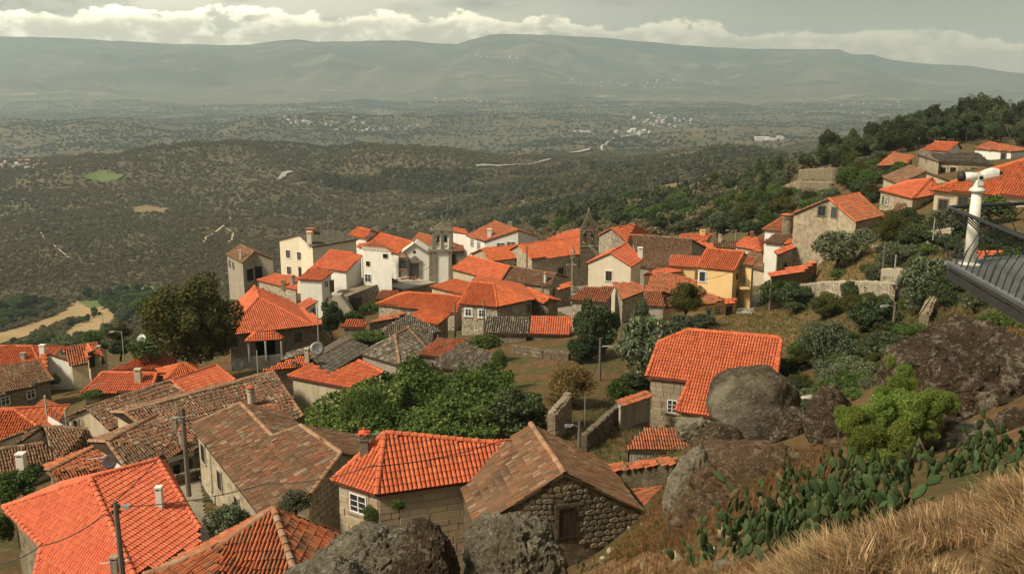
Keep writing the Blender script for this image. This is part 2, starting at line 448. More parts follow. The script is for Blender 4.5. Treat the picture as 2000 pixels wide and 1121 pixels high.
mat_plain('flag_green', (.03, .22, .10), .8)
mat_plain('flag_red', (.62, .05, .04), .8)
mat_plain('lamp_glass', (.70, .72, .72), .2, 0, .6)
mat_plain('far_white', (.52, .50, .45), .9)
mat_plain('far_roof', (.42, .20, .13), .9)
mat_plain('far_asphalt', (.34, .33, .30), .9)
mat_plain('soot', (.04, .03, .025), .95)
mat_plain('red_clay', (.62, .11, .045), .8)

def mat_rock(name, a, b, lich=(.42, .39, .31), lf=.6, moss=(.105, .085, .03), mf=.5, sc=1.0, face=None):
    t = MT(name, .95, .12)
    p = t.pos()
    c = t.mix(t.mr(t.noise(p, .8 * sc, 7, .65), .35, .68), a, b)
    c = t.mix(t.mth('MULTIPLY', t.mr(t.noise(p, .55 * sc, 6, .65, .6), .50, .64), mf), c, moss)
    n1 = t.noise(p, 2.2 * sc, 9, .80, .6)
    c = t.mix(t.mth('MULTIPLY', t.mr(n1, .52, .60), lf * .75), c, lich)
    c = t.mix(t.mr(t.noise(p, 3.6 * sc, 9, .85, .3), .53, .61, 0, .9), c, (.030, .024, .016))
    v = t.vor(t.pos((1, 1, 1)), 4.2 * sc)
    c = t.mix(t.mr(t.noise(p, 7.5 * sc, 7, .8, .4), .57, .64, 0, lf * .9), c, tuple(x * 1.2 for x in lich))
    c = t.mix(t.mth('MULTIPLY', t.mr(v.outputs[0], .06, .16, 1, 0), lf * .5), c, tuple(x * 1.15 for x in lich))
    wn = t.n('ShaderNodeTexNoise'); t.l(p, wn.inputs['Vector']); wn.inputs['Scale'].default_value = .9; wn.inputs['Detail'].default_value = 6
    cv = t.vor(t.mix(1.0, p, t.mix(1.0, wn.outputs[1], (2.2, 2.2, 2.2), 'MULTIPLY'), 'ADD'), .55 * sc, 'DISTANCE_TO_EDGE')
    crk = t.mth('MAXIMUM', t.mr(cv.outputs[0], .002, .016), t.mr(t.noise(p, .8, 3, .6), .62, .46))
    c = t.mix(t.mth('MULTIPLY', t.mth('SUBTRACT', 1, crk), .65), c, (.02, .016, .011))
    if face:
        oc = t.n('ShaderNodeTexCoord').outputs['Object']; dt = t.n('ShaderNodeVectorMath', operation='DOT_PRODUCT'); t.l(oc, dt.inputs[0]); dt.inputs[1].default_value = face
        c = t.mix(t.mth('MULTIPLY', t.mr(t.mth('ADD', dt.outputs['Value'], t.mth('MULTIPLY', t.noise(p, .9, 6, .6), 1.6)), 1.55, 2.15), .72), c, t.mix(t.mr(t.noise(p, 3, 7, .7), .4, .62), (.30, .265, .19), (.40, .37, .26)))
    t.bump(t.mth('ADD', t.mth('ADD', t.noise(p, 2.4, 9, .78), t.mth('MULTIPLY', crk, .5)), t.mth('MULTIPLY', t.noise(p, 11, 6, .75), .45)), 1.0, .35)
    return t.col(c)
mat_rock('rock', (.17, .145, .10), (.27, .235, .165), lich=(.52, .48, .37), lf=.8)
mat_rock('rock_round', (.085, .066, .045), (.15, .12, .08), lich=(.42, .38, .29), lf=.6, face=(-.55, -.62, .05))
mat_rock('rock_pale', (.26, .22, .155), (.36, .31, .22), lich=(.46, .43, .34), lf=.8, moss=(.17, .15, .06), mf=.6)
mat_rock('rock_brown', (.12, .075, .043), (.20, .12, .065), lich=(.46, .36, .25), lf=.7, moss=(.13, .10, .028), mf=.6)
mat_rock('rock_dark', (.060, .041, .026), (.13, .088, .052), lich=(.48, .41, .31), lf=.75, moss=(.09, .07, .03), mf=.5)

def mat_leaf(name, stops, obj=.25, rough=.6, land=None):
    t = MT(name, rough, .25)
    g = t.n('ShaderNodeNewGeometry').outputs['Random Per Island']
    c = t.ramp(g, stops)
    o = t.n('ShaderNodeObjectInfo').outputs['Random']
    hs = t.n('ShaderNodeHueSaturation'); t.l(c, hs.inputs['Color'])
    t.l(t.mr(o, 0, 1, 1 - obj, 1 + obj), hs.inputs['Value'])
    t.l(t.mr(t.mth('FRACT', t.mth('MULTIPLY', o, 13.7)), 0, 1, .5 - obj * .07, .5 + obj * .05), hs.inputs['Hue'])
    c = hs.outputs[0]
    if land:
        pp = t.pos(); c = t.mix(t.mth('MULTIPLY', t.mr(t.noise(pp, .006, 6, .65), .44, .60), .75), c, land[0]); c = t.mix(t.mth('MULTIPLY', t.mr(t.noise(pp, .0021, 5, .6), .50, .62), .6), c, land[1])
    d = t.n('ShaderNodeBsdfDiffuse'); t.l(c, d.inputs[0])
    tr = t.n('ShaderNodeBsdfTranslucent'); t.l(c, tr.inputs[0])
    mx = t.n('ShaderNodeMixShader'); mx.inputs[0].default_value = .25
    t.l(d.outputs[0], mx.inputs[1]); t.l(tr.outputs[0], mx.inputs[2]); t.l(mx.outputs[0], t.o.inputs[0])
    return t.m
mat_leaf('leaf_olive', [(0, O(.055, .07, .035)), (.5, O(.105, .125, .065)), (.85, O(.17, .19, .11)), (1, O(.26, .27, .17))])
mat_leaf('leaf_dark', [(0, O(.030, .046, .022)), (.5, O(.060, .086, .038)), (.9, O(.10, .13, .058)), (1, O(.16, .19, .085))])
mat_leaf('leaf_green', [(0, O(.04, .07, .022)), (.5, O(.08, .125, .035)), (1, O(.15, .20, .06))])
mat_leaf('leaf_bright', [(0, O(.07, .11, .022)), (.5, O(.15, .21, .042)), (1, O(.31, .36, .09))])
mat_leaf('leaf_vine', [(0, O(.045, .072, .018)), (.5, O(.088, .135, .034)), (.9, O(.17, .22, .06)), (1, O(.28, .29, .10))])
mat_leaf('leaf_brown', [(0, O(.040, .050, .016)), (.5, O(.075, .085, .027)), (.85, O(.115, .115, .036)), (1, O(.17, .12, .04))])
mat_leaf('leaf_dry', [(0, O(.13, .075, .03)), (.5, O(.24, .14, .06)), (.85, O(.30, .22, .09)), (1, O(.20, .20, .08))])
mat_leaf('leaf_rust', [(0, O(.12, .050, .022)), (.5, O(.25, .115, .05)), (.85, O(.36, .21, .10)), (1, O(.16, .15, .05))])
mat_leaf('leaf_pine', [(0, O(.038, .052, .026)), (.5, O(.072, .092, .042)), (1, O(.125, .145, .066))], .45)
mat_leaf('leaf_scrub', [(0, O(.10, .10, .05)), (.5, O(.16, .152, .078)), (.85, O(.22, .19, .10)), (1, O(.29, .235, .13))], .28, land=((.20, .15, .085), (.075, .092, .045)))
mat_leaf('leaf_farwood', [(0, O(.055, .070, .030)), (.5, O(.098, .115, .052)), (1, O(.16, .17, .08))], .3, land=((.13, .13, .06), (.05, .07, .032)))
mat_leaf('leaf_fardark', [(0, O(.030, .042, .026)), (.5, O(.052, .064, .038)), (1, O(.09, .10, .056))], .3, land=((.105, .105, .058), (.045, .06, .038)))
mat_leaf('grass_dry', [(0, O(.30, .18, .08)), (.4, O(.46, .30, .14)), (.8, O(.60, .43, .23)), (1, O(.72, .56, .34))], .3)
mat_leaf('grass_brown', [(0, O(.14, .085, .04)), (.5, O(.25, .16, .08)), (1, O(.38, .27, .15))], .3)
mat_leaf('cactus', [(0, O(.040, .068, .028)), (.5, O(.062, .095, .038)), (1, O(.095, .13, .06))], .4)
mat_leaf('cactus_dry', [(0, O(.17, .13, .07)), (1, O(.25, .21, .10))], .3)
mat_plain('bark', (.10, .075, .055), .95, 0, .1, .3)

# the ground: near soil and dry grass, wooded hills beyond, cultivated plain far away
t = MT('terrain_soil', .97, .08)
geo = t.n('ShaderNodeNewGeometry').outputs['Position']
p = t.pos()
sx = t.n('ShaderNodeSeparateXYZ'); t.l(geo, sx.inputs[0]); dist = sx.outputs[1]
near = t.mix(t.mr(t.noise(p, .16, 7, .65), .42, .58), (.155, .082, .040), (.085, .078, .030))
near = t.mix(t.mr(t.noise(p, 1.1, 6, .7), .53, .68, 0, .8), near, (.27, .165, .085))
near = t.mix(t.mr(t.noise(p, 2.4, 6, .7), .50, .66), near, (.055, .065, .022))
near = t.mix(t.mr(t.noise(p, 14, 5, .7), .55, .7, 0, .6), near, (.06, .042, .025))
mid = t.mix(t.mr(t.noise(p, .009, 8, .62), .42, .60), (.092, .085, .046), (.14, .112, .064))
mid = t.mix(t.mr(t.noise(p, .022, 8, .68), .58, .70, 0, .7), mid, (.26, .19, .11))
mid = t.mix(t.mr(t.noise(p, .12, 6, .7), .50, .68, 0, .6), mid, (.055, .055, .03))
pf = t.pos((.55, 1.25, 1))
far = t.mix(t.mr(t.noise(pf, .0011, 9, .66, .8), .40, .58), (.055, .062, .038), (.15, .13, .078))
far = t.mix(t.mr(t.noise(pf, .0028, 9, .7, .8), .55, .66, 0, .85), far, (.34, .26, .155))
far = t.mix(t.mr(t.noise(p, .007, 7, .72), .47, .66, 0, .8), far, (.035, .048, .032))
vf = t.vor(t.pos((.0035, .0050, 1)), 1.0); 
c = t.mix(t.mr(dist, 190, 330), near, mid)
far = t.mix(t.mth('MULTIPLY', t.mr(dist, 9500, 11500, 0, .9), t.mr(t.noise(pf, .0016, 8, .72, .6), .56, .46)), far, (.022, .036, .032))
c = t.mix(t.mr(dist, 3900, 6200), c, far)
t.bump(t.noise(p, 4, 6, .7), .5, .15)
t.col(c)
t = MT('gravel', .95, .1); p = t.pos()
c = t.mix(t.mr(t.noise(p, 1.2, 6, .7), .4, .65), (.27, .235, .18), (.36, .315, .24))
v = t.vor(p, 5.5, 'DISTANCE_TO_EDGE')
c = t.mix(t.mr(v.outputs[0], .0, .08, .6, 0), c, (.12, .10, .075)); t.bump(t.mr(v.outputs[0], 0, .1), .5, .03); t.col(c)
t = MT('meadow', .97, .08); p = t.pos()
c = t.mix(t.mr(t.noise(p, .35, 6, .65), .40, .62), (.125, .090, .035), (.21, .125, .055))
c = t.mix(t.mr(t.noise(p, 5, 6, .75), .50, .68, 0, .7), c, (.08, .075, .03))
c = t.mix(t.mr(t.noise(p, 18, 3, .7), .55, .7, 0, .5), c, (.30, .21, .10)); t.bump(t.noise(p, 12, 5, .7), .6, .1); t.col(c)
t = MT('stubble', .97, .08); p = t.pos((1, 1, 1))
c = t.mix(t.mr(t.noise(p, .02, 6, .6), .40, .62), (.33, .225, .11), (.41, .29, .145))
c = t.mix(t.mr(t.noise(p, .3, 6, .7), .55, .7, 0, .35), c, (.26, .22, .09)); t.col(c)
mat_plain('field_dull', (.23, .165, .09), .95, 0, .1, .2)
mat_plain('field_green', (.13, .17, .055), .95, 0, .1, .2)
mat_plain('track', (.46, .38, .26), .95, 0, .1, .15)
# ------------------------------------------------------------------ mesh helpers
def link(name, me, parent=None, loc=None):
    o = bpy.data.objects.new(name, me); COL.objects.link(o)
    if parent is not None: o.parent = parent
    if loc is not None: o.location = loc
    return o
def npmesh(name, V, Q, mats, T3=None, smooth=False, mi=None):
    """a mesh from numpy arrays: V verts, Q quads, T3 triangles"""
    me = bpy.data.meshes.new(name)
    V = np.asarray(V, np.float32).reshape(-1, 3)
    nq = 0 if Q is None else len(Q); n3 = 0 if T3 is None else len(T3)
    me.vertices.add(len(V)); me.vertices.foreach_set('co', V.ravel())
    li = []
    if nq: li.append(np.asarray(Q, np.int32).ravel())
    if n3: li.append(np.asarray(T3, np.int32).ravel())
    li = np.concatenate(li)
    me.loops.add(len(li)); me.loops.foreach_set('vertex_index', li)
    st = np.concatenate([np.arange(nq) * 4, nq * 4 + np.arange(n3) * 3]).astype(np.int32)
    me.polygons.add(nq + n3); me.polygons.foreach_set('loop_start', st)
    if smooth: me.polygons.foreach_set('use_smooth', np.ones(nq + n3, bool))
    if mi is not None: me.polygons.foreach_set('material_index', np.asarray(mi, np.int32))
    me.update(calc_edges=True)
    for m in (mats if isinstance(mats, (list, tuple)) else [mats]): me.materials.append(MATS[m])
    return me
class MB:
    def __init__(s): s.v = []; s.f = []; s.m = []
    def poly(s, pts, m=0):
        i = len(s.v); s.v += [tuple(p) for p in pts]; s.f.append(tuple(range(i, i + len(pts)))); s.m.append(m)
    def hull8(s, b, t, m=0):
        """bottom ring b and top ring t of n points each"""
        n = len(b); i = len(s.v); s.v += [tuple(p) for p in b] + [tuple(p) for p in t]
        for k in range(n):
            j = (k + 1) % n; s.f.append((i + k, i + j, i + n + j, i + n + k)); s.m.append(m)
        s.f.append(tuple(i + n + k for k in range(n))); s.m.append(m)
        s.f.append(tuple(i + n - 1 - k for k in range(n))); s.m.append(m)
    def box(s, c, ax, ay, az, m=0):
        """centre and three half-axis vectors"""
        c, ax, ay, az = (np.asarray(q, float) for q in (c, ax, ay, az))
        b = [c - az - ax - ay, c - az + ax - ay, c - az + ax + ay, c - az - ax + ay]
        s.hull8(b, [q + 2 * az for q in b], m)
    def abox(s, x0, x1, y0, y1, z0, z1, m=0):
        s.box(((x0 + x1) / 2, (y0 + y1) / 2, (z0 + z1) / 2), ((x1 - x0) / 2, 0, 0), (0, (y1 - y0) / 2, 0), (0, 0, (z1 - z0) / 2), m)
    def tube(s, pts, r, n=6, m=0, cap=True):
        pts = [np.asarray(p, float) for p in pts]; rs = r if isinstance(r, (list, tuple)) else [r] * len(pts)
        rings = []
        for k, p in enumerate(pts):
            d = pts[min(k + 1, len(pts) - 1)] - pts[max(k - 1, 0)]; d = d / (np.linalg.norm(d) + 1e-9)
            a = np.cross(d, (0, 0, 1.0)); 
            if np.linalg.norm(a) < .05: a = np.cross(d, (0, 1.0, 0))
            a /= np.linalg.norm(a); b = np.cross(d, a)
            i = len(s.v)
            for q in range(n):
                t_ = 2 * math.pi * q / n; s.v.append(tuple(p + rs[k] * (a * math.cos(t_) + b * math.sin(t_))))
            rings.append(i)
        for a_, b_ in zip(rings, rings[1:]):
            for q in range(n):
                j = (q + 1) % n; s.f.append((a_ + q, a_ + j, b_ + j, b_ + q)); s.m.append(m)
        if cap:
            s.f.append(tuple(rings[0] + n - 1 - q for q in range(n))); s.m.append(m)
            s.f.append(tuple(rings[-1] + q for q in range(n))); s.m.append(m)
    def lathe(s, c, prof, n=12, m=0, axis=(0, 0, 1)):
        ax = np.asarray(axis, float); ax /= np.linalg.norm(ax)
        pts = [np.asarray(c, float) + ax * h for r, h in prof]
        a = np.cross(ax, (0, 0, 1.0)); 
        if np.linalg.norm(a) < .05: a = np.array([1.0, 0, 0])
        a /= np.linalg.norm(a); b = np.cross(ax, a); rings = []
        for p, (r, h) in zip(pts, prof):
            rings.append(len(s.v))
            for q in range(n):
                t_ = 2 * math.pi * q / n; s.v.append(tuple(p + r * (a * math.cos(t_) + b * math.sin(t_))))
        for a_, b_ in zip(rings, rings[1:]):
            for q in range(n):
                j = (q + 1) % n; s.f.append((a_ + q, a_ + j, b_ + j, b_ + q)); s.m.append(m)
        s.f.append(tuple(rings[0] + n - 1 - q for q in range(n))); s.m.append(m)
        s.f.append(tuple(rings[-1] + q for q in range(n))); s.m.append(m)
    def mesh(s, name, mats, org=(0, 0, 0), smooth=False):
        me = bpy.data.meshes.new(name); og = np.asarray(org, float)
        me.from_pydata([tuple(np.asarray(p, float) - og) for p in s.v], [], s.f)
        for m in (mats if isinstance(mats, (list, tuple)) else [mats]): me.materials.append(MATS[m])
        for p, m in zip(me.polygons, s.m): p.material_index = m; p.use_smooth = smooth
        me.update(); return me
    def build(s, name, mats, parent=None, smooth=False, loc=None):
        org = (0, 0, 0)
        if parent is not None and loc is None: org = tuple(parent_world(parent))
        if loc is not None: org = loc
        return link(name, s.mesh(name, mats, org, smooth), parent, loc if parent is None else None)
def parent_world(o):
    p = np.array(o.location, float)
    while o.parent is not None: o = o.parent; p = p + np.array(o.location, float)
    return p
def tag(o, label=None, cat=None, group=None, kind=None):
    if label: o['label'] = label
    if cat: o['category'] = cat
    if group: o['group'] = group
    if kind: o['kind'] = kind
    return o
def thing(name, label, cat, loc, group=None):
    o = bpy.data.objects.new(name, None); COL.objects.link(o); o.empty_display_size = .5
    o.location = tuple(loc); return tag(o, label, cat, group)

# ------------------------------------------------------------------ roof tiles: every tile is real geometry
def unit(v): v = np.asarray(v, float); return v / (np.linalg.norm(v) + 1e-12)
def tri_fan(poly): return [(poly[0], poly[i], poly[i + 1]) for i in range(1, len(poly) - 1)]
def inpoly(u, v, pu, pv):
    c = np.zeros(u.shape, bool); j = len(pu) - 1
    for i in range(len(pu)):
        k = ((pv[i] > v) != (pv[j] > v)) & (u < (pu[j] - pu[i]) * (v - pv[i]) / (pv[j] - pv[i] + 1e-12) + pu[i])
        c ^= k; j = i
    return c
def face_frame(pts):
    pts = np.asarray(pts, float); c = pts.mean(0)
    n = np.zeros(3)
    for i in range(len(pts)): n += np.cross(pts[i] - c, pts[(i + 1) % len(pts)] - c)
    n = unit(n)
    if n[2] < 0: n = -n
    u = unit(np.cross((0, 0, 1.0), n)) if n[2] < .9995 else np.array([1.0, 0, 0])
    v = np.cross(n, u)
    if v[2] < 0: u, v = -u, -v
    return c, u, v, n
def tile_shape(w, l, seg, h):
    wf = .80 if abs(h / w - .32) < .02 else .68
    a = np.linspace(math.pi, 0, seg + 1)
    x = np.cos(a) * w * .5; z = np.sin(a) * h
    lo = np.stack([x * (wf + .08), np.full_like(x, -l * .54), z + .030], 1)
    hi = np.stack([x * (wf - .06), np.full_like(x, l * .52), z * .85 - .005], 1)
    return np.concatenate([lo, hi])
from mathutils.geometry import tessellate_polygon
def face_tris(pts):
    c, u, v, n = face_frame(pts); q = np.asarray(pts, float) - c
    if len(pts) == 3: return [(0, 1, 2)]
    return [tuple(t_) for t_ in tessellate_polygon([[Vector((float(a @ u), float(a @ v), 0)) for a in q]])]
def tiles(pts, w=.21, l=.36, seg=4, h=.065, jit=.012, org=(0, 0, 0), slant=0.0, sag=0.0):
    """tiles over one roof face -> verts, quads, centres"""
    c, u, v, n = face_frame(pts); q = np.asarray(pts) - c
    pu = q @ u; pv = q @ v; pw = q @ n
    nu = max(1, int(round((pu.max() - pu.min()) / w))); nv = max(1, int(round((pv.max() - pv.min()) / l)))
    w_ = (pu.max() - pu.min()) / nu; l_ = (pv.max() - pv.min()) / nv
    gu, gv = np.meshgrid(pu.min() + (np.arange(nu) + .5) * w_, pv.min() + (np.arange(nv) + .5) * l_)
    gu = gu.ravel(); gv = gv.ravel(); k = inpoly(gu, gv, pu, pv); gu = gu[k]; gv = gv[k]
    if len(gu) == 0: return None
    # height of a twisted face over its mean plane, triangle by triangle
    gw = np.zeros(len(gu)); ga = np.zeros(len(gu)); gb = np.zeros(len(gu)); done = np.zeros(len(gu), bool)
    for t3 in face_tris(pts):
        Am = np.array([[pu[i], pv[i], 1.0] for i in t3])
        if abs(np.linalg.det(Am)) < 1e-6: continue
        co = np.linalg.solve(Am, pw[list(t3)]); k = inpoly(gu, gv, pu[list(t3)], pv[list(t3)]) | ~done
        first = ~done & ~inpoly(gu, gv, pu[list(t3)], pv[list(t3)])
        k2 = inpoly(gu, gv, pu[list(t3)], pv[list(t3)])
        gw[k2] = co[0] * gu[k2] + co[1] * gv[k2] + co[2]; ga[k2] = co[0]; gb[k2] = co[1]; done |= k2
    if sag:
        cc = c + gu[:, None] * u + gv[:, None] * v
        gw = gw + sag * fbm(cc / 2.6, 3)
    sh = tile_shape(w_, l_, seg, h)
    m = len(gu); ns = len(sh)
    ju = rng.normal(0, jit, m); jv = rng.normal(0, jit * 1.6, m); jr = rng.normal(0, jit * 3.0, m); jw = np.abs(rng.normal(0, jit * .8, m))
    sx = sh[None, :, 0] - sh[None, :, 1] * jr[:, None]; sy = sh[None, :, 1] + sh[None, :, 0] * jr[:, None]
    U = gu[:, None] + ju[:, None] + sx; Vv = gv[:, None] + jv[:, None] + sy; Wd = gw[:, None] + jw[:, None] + sh[None, :, 2] + .02 + ga[:, None] * sx + gb[:, None] * sy
    V = c + U[..., None] * u + Vv[..., None] * v + Wd[..., None] * n - np.asarray(org)
    s1 = seg + 1; base = (np.arange(m) * ns)[:, None, None]
    qq = np.array([[i, i + 1, s1 + i + 1, s1 + i] for i in range(seg)])[None]
    Q = (base + qq).reshape(-1, 4)
    C = c + gu[:, None] * u + gv[:, None] * v + gw[:, None] * n
    nn = n[None] - ga[:, None] * u - gb[:, None] * v; nn /= np.linalg.norm(nn, axis=1)[:, None]
    return V.reshape(-1, 3), Q, C, (u, v, n), (w_, l_), nn
_tile_mesh = {}
def single_tile(w, l, mat, h=.065, seg=4):
    k = (round(w, 3), round(l, 3), mat)
    if k not in _tile_mesh:
        sh = tile_shape(w, l, seg, h); s1 = seg + 1
        _tile_mesh[k] = npmesh('roof_tile', sh, [[i, i + 1, s1 + i + 1, s1 + i] for i in range(seg)], mat)
    return _tile_mesh[k]
def ridge_line(a, b, r=.13, l=.42, org=(0, 0, 0), jit=.02):
    """cap tiles along a ridge or hip: verts, quads, frames"""
    a = np.asarray(a, float); b = np.asarray(b, float); d = b - a; L_ = np.linalg.norm(d); d = d / (L_ + 1e-9)
    if d[2] < 0: a, b, d = b, a, -d
    s = unit(np.cross(d, (0, 0, 1.0))); up = np.cross(s, d); n = max(1, int(L_ / l)); V = []; Q = []; FR = []
    for k in range(n):
        c = a + d * (k + .5) * L_ / n; hl = L_ / n * .56; base = len(V)
        tw = rng.normal(0, jit)
        ss = unit(s + up * tw)
        for e, rr, zz in ((-1, r * 1.12, .035), (1, r * .95, .0)):
            for q in range(6):
                t_ = math.pi * (1.08 - 1.16 * q / 5)
                V.append(c + d * hl * e + ss * rr * math.cos(t_) + up * (rr * .85 * math.sin(t_) + zz + .02) - np.asarray(org))
        Q += [[base + q, base + q + 1, base + 7 + q, base + 6 + q] for q in range(5)]
        FR.append((c, d, ss, np.cross(ss, d), hl))
    return V, Q, FR
_ridge_mesh = {}
def single_ridge(r, hl, mat):
    k = (round(r, 2), round(hl, 2), mat)
    if k not in _ridge_mesh:
        V = []
        for e, rr, zz in ((-1, r * 1.12, .035), (1, r * .95, 0)):
            for q in range(6):
                t_ = math.pi * (1.08 - 1.16 * q / 5); V.append((rr * math.cos(t_), hl * e, rr * .85 * math.sin(t_) + zz + .02))
        _ridge_mesh[k] = npmesh('ridge_tile', V, [[q, q + 1, 7 + q, 6 + q] for q in range(5)], mat)
    return _ridge_mesh[k]
def place(me, name, c, ax, ay, az, parent, scale=(1, 1, 1)):
    o = link(name, me, parent)
    o.rotation_mode = 'QUATERNION'
    m = Matrix((tuple(ax), tuple(ay), tuple(az))).transposed()
    o.rotation_quaternion = m.to_quaternion(); o.location = tuple(np.asarray(c) - parent_world(parent)); o.scale = scale
    return o

# ------------------------------------------------------------------ buildings
class House: pass
def make_house(name, label, cat, V, faces, outline, roof='tile_new', wall='plaster_white', base_drop=1.0,
               inset=.30, caps=(), capmat=None, group=None, single=0, tw=None, sag=0.0, flat=False, wallparts=None, base_z=None, jit=None, th=.13):
    """V: roof vertices in world space; faces: roof faces; outline: vertex ids round the wall tops"""
    H = House(); V = [np.asarray(p, float) for p in V]
    ol = [V[i] for i in outline]; cen = np.mean(ol, 0); Yc = cen[1]
    gz = [T1(p[0], p[1]) for p in ol]
    bz = (min(gz) - base_drop) if base_z is None else base_z
    root = thing(name, label, cat, (cen[0], cen[1], min(gz)), group); org = np.array(root.location)
    H.root = root; H.V = V; H.faces = faces; H.Y = Yc
    # walls: the outline drawn in a little, dropped to the ground
    n = len(ol); area = sum(ol[i][0] * ol[(i + 1) % n][1] - ol[(i + 1) % n][0] * ol[i][1] for i in range(n))
    sg = 1 if area > 0 else -1; W = []
    for i in range(n):
        p = ol[i]; a = ol[i - 1]; b = ol[(i + 1) % n]
        d1 = unit((p - a) * (1, 1, 0)); d2 = unit((b - p) * (1, 1, 0))
        n1 = np.array([-d1[1], d1[0], 0]) * sg; n2 = np.array([-d2[1], d2[0], 0]) * sg
        nn = n1 + n2; k = inset / max(.35, (1 + float(n1 @ n2)) / 2 ** 1) if np.linalg.norm(nn) > .1 else inset
        q = p + nn * k * .5
        W.append(np.array([q[0], q[1], p[2] - th - .02]))
    H.W = []; mb = MB()
    for i in range(n):
        a, b = W[i], W[(i + 1) % n]
        if np.linalg.norm((a - b)[:2]) < .05: continue
        mb.poly([(a[0], a[1], bz), (b[0], b[1], bz), tuple(b), tuple(a)][::sg])
        nr = unit(np.array([(b - a)[1], -(b - a)[0], 0]) * sg)
        H.W.append((a, b, nr, bz))
    H.wallobj = mb.build('wall', wall, root)
    H.bz = bz
    # roof slab
    near = Yc < 72; capmat = capmat or roof
    sb = MB()
    for f in faces:
        pts = [V[i] for i in f]; i0 = len(sb.v); nf = len(pts); sb.v += [tuple(p) for p in pts] + [tuple(p - (0, 0, th)) for p in pts]
        for t3 in face_tris(pts): sb.f.append(tuple(i0 + q for q in t3)); sb.m.append(0); sb.f.append(tuple(i0 + nf + q for q in t3[::-1])); sb.m.append(0)
        for q in range(nf):
            j = (q + 1) % nf; sb.f.append((i0 + nf + q, i0 + nf + j, i0 + j, i0 + q)); sb.m.append(0)
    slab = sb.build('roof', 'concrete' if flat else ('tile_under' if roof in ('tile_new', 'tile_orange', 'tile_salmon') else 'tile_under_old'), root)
    H.roofobj = slab
    if not flat:
        if tw is None: tw = ((.185, .44, 4) if roof not in ('tile_new', 'tile_salmon') else (.22, .36, 4)) if Yc < 75 else (.23, .46, 3) if Yc < 120 else (.30, .55, 3)
        hr = .32 if roof in ('tile_new', 'tile_salmon') else .48
        if jit is None: jit = .005 if roof in ('tile_new', 'tile_salmon') else .016
        VV = []; QQ = []; b = 0; CC = []; FRM = []
        for f in faces:
            r = tiles([V[i] for i in f], tw[0], tw[1], tw[2], tw[0] * hr, jit, org, sag=sag)
            if r is None: continue
            VV.append(r)
        if single:
            allc = np.concatenate([x[2] for x in VV]); dd = np.linalg.norm(allc, axis=1)
            fr_ = np.array([pix(p) for p in allc]); vis = (fr_[:, 0] > -5) & (fr_[:, 0] < 2005) & (fr_[:, 1] < 1125)
            # faces turned from the camera do not count as showing
            fac = np.concatenate([np.full(len(x[2]), float(x[3][2] @ -unit(x[2].mean(0)))) for x in VV])
            dd = dd + 1000 * (~vis) + 1000 * (fac < .05)
            sel = np.zeros(len(dd), bool); sel[np.argsort(dd)[:single]] = True
            sel &= dd < 900
            i0 = 0; keep = []
            for v, q, c, fr, wl, tn in VV:
                s_ = sel[i0:i0 + len(c)]; i0 += len(c); me = single_tile(wl[0], wl[1], roof, tw[0] * hr, tw[2])
                for k in np.where(s_)[0]:
                    a_ = rng.normal(0, jit * 2.0); u2 = fr[0] * math.cos(a_) + fr[1] * math.sin(a_); u2 = unit(u2 - tn[k] * (u2 @ tn[k])); v2 = np.cross(tn[k], u2)
                    place(me, 'roof_tile', c[k] + tn[k] * (.02 + abs(rng.normal(0, jit))), u2, v2, tn[k], slab)
                ns = (tw[2] + 1) * 2; kk = np.where(~s_)[0]
                if len(kk):
                    v3 = v.reshape(-1, ns, 3)[kk].reshape(-1, 3)
                    qq = np.array([[i, i + 1, tw[2] + 2 + i, tw[2] + 1 + i] for i in range(tw[2])])[None]
                    keep.append((v3, ((np.arange(len(kk)) * ns)[:, None, None] + qq).reshape(-1, 4)))
            VV = keep
        v_all = []; q_all = []
        for x in VV: v_all.append(x[0]); q_all.append(x[1] + b); b += len(x[0])
        if v_all:
            o = link('tile_covering' if single else 'roof_tiles', npmesh('roof_tiles', np.concatenate(v_all), np.concatenate(q_all), roof), slab if single else root)
            o['kind'] = 'stuff'
    # ridge and hip caps
    if caps and not flat:
        v_all = []; q_all = []
        for a, b2 in caps:
            v, q, FR = ridge_line(V[a], V[b2], .15 if near else .17, .40 if near else .5, org)
            if near:
                for c, d, s_, up, hl in FR: place(single_ridge(.15, hl, capmat), 'ridge_tile', c, s_, d, up, slab)
            else:
                q_all += [[i + len(v_all) for i in qq] for qq in q]; v_all += v
        if v_all:
            o = link('ridge_cap', npmesh('ridge_cap', v_all, q_all, capmat), root); o['kind'] = 'stuff'
    return H
def wall_hit(H, px, py):
    d = ray(px, py); best = None
    for a, b, n, bz in H.W:
        den = d @ n
        if den > -1e-4: continue
        k = (a @ n) / den; p = d * k; e = b - a; L2 = (e[:2] @ e[:2]); s = ((p - a)[:2] @ e[:2]) / L2
        if -.03 <= s <= 1.03 and p[2] > bz - .5 and p[2] < a[2] + s * (b[2] - a[2]) + .6:
            if best is None or k < best[0]: best = (k, p, n, unit((e) * (1, 1, 0)))
    return best
_n_miss = []
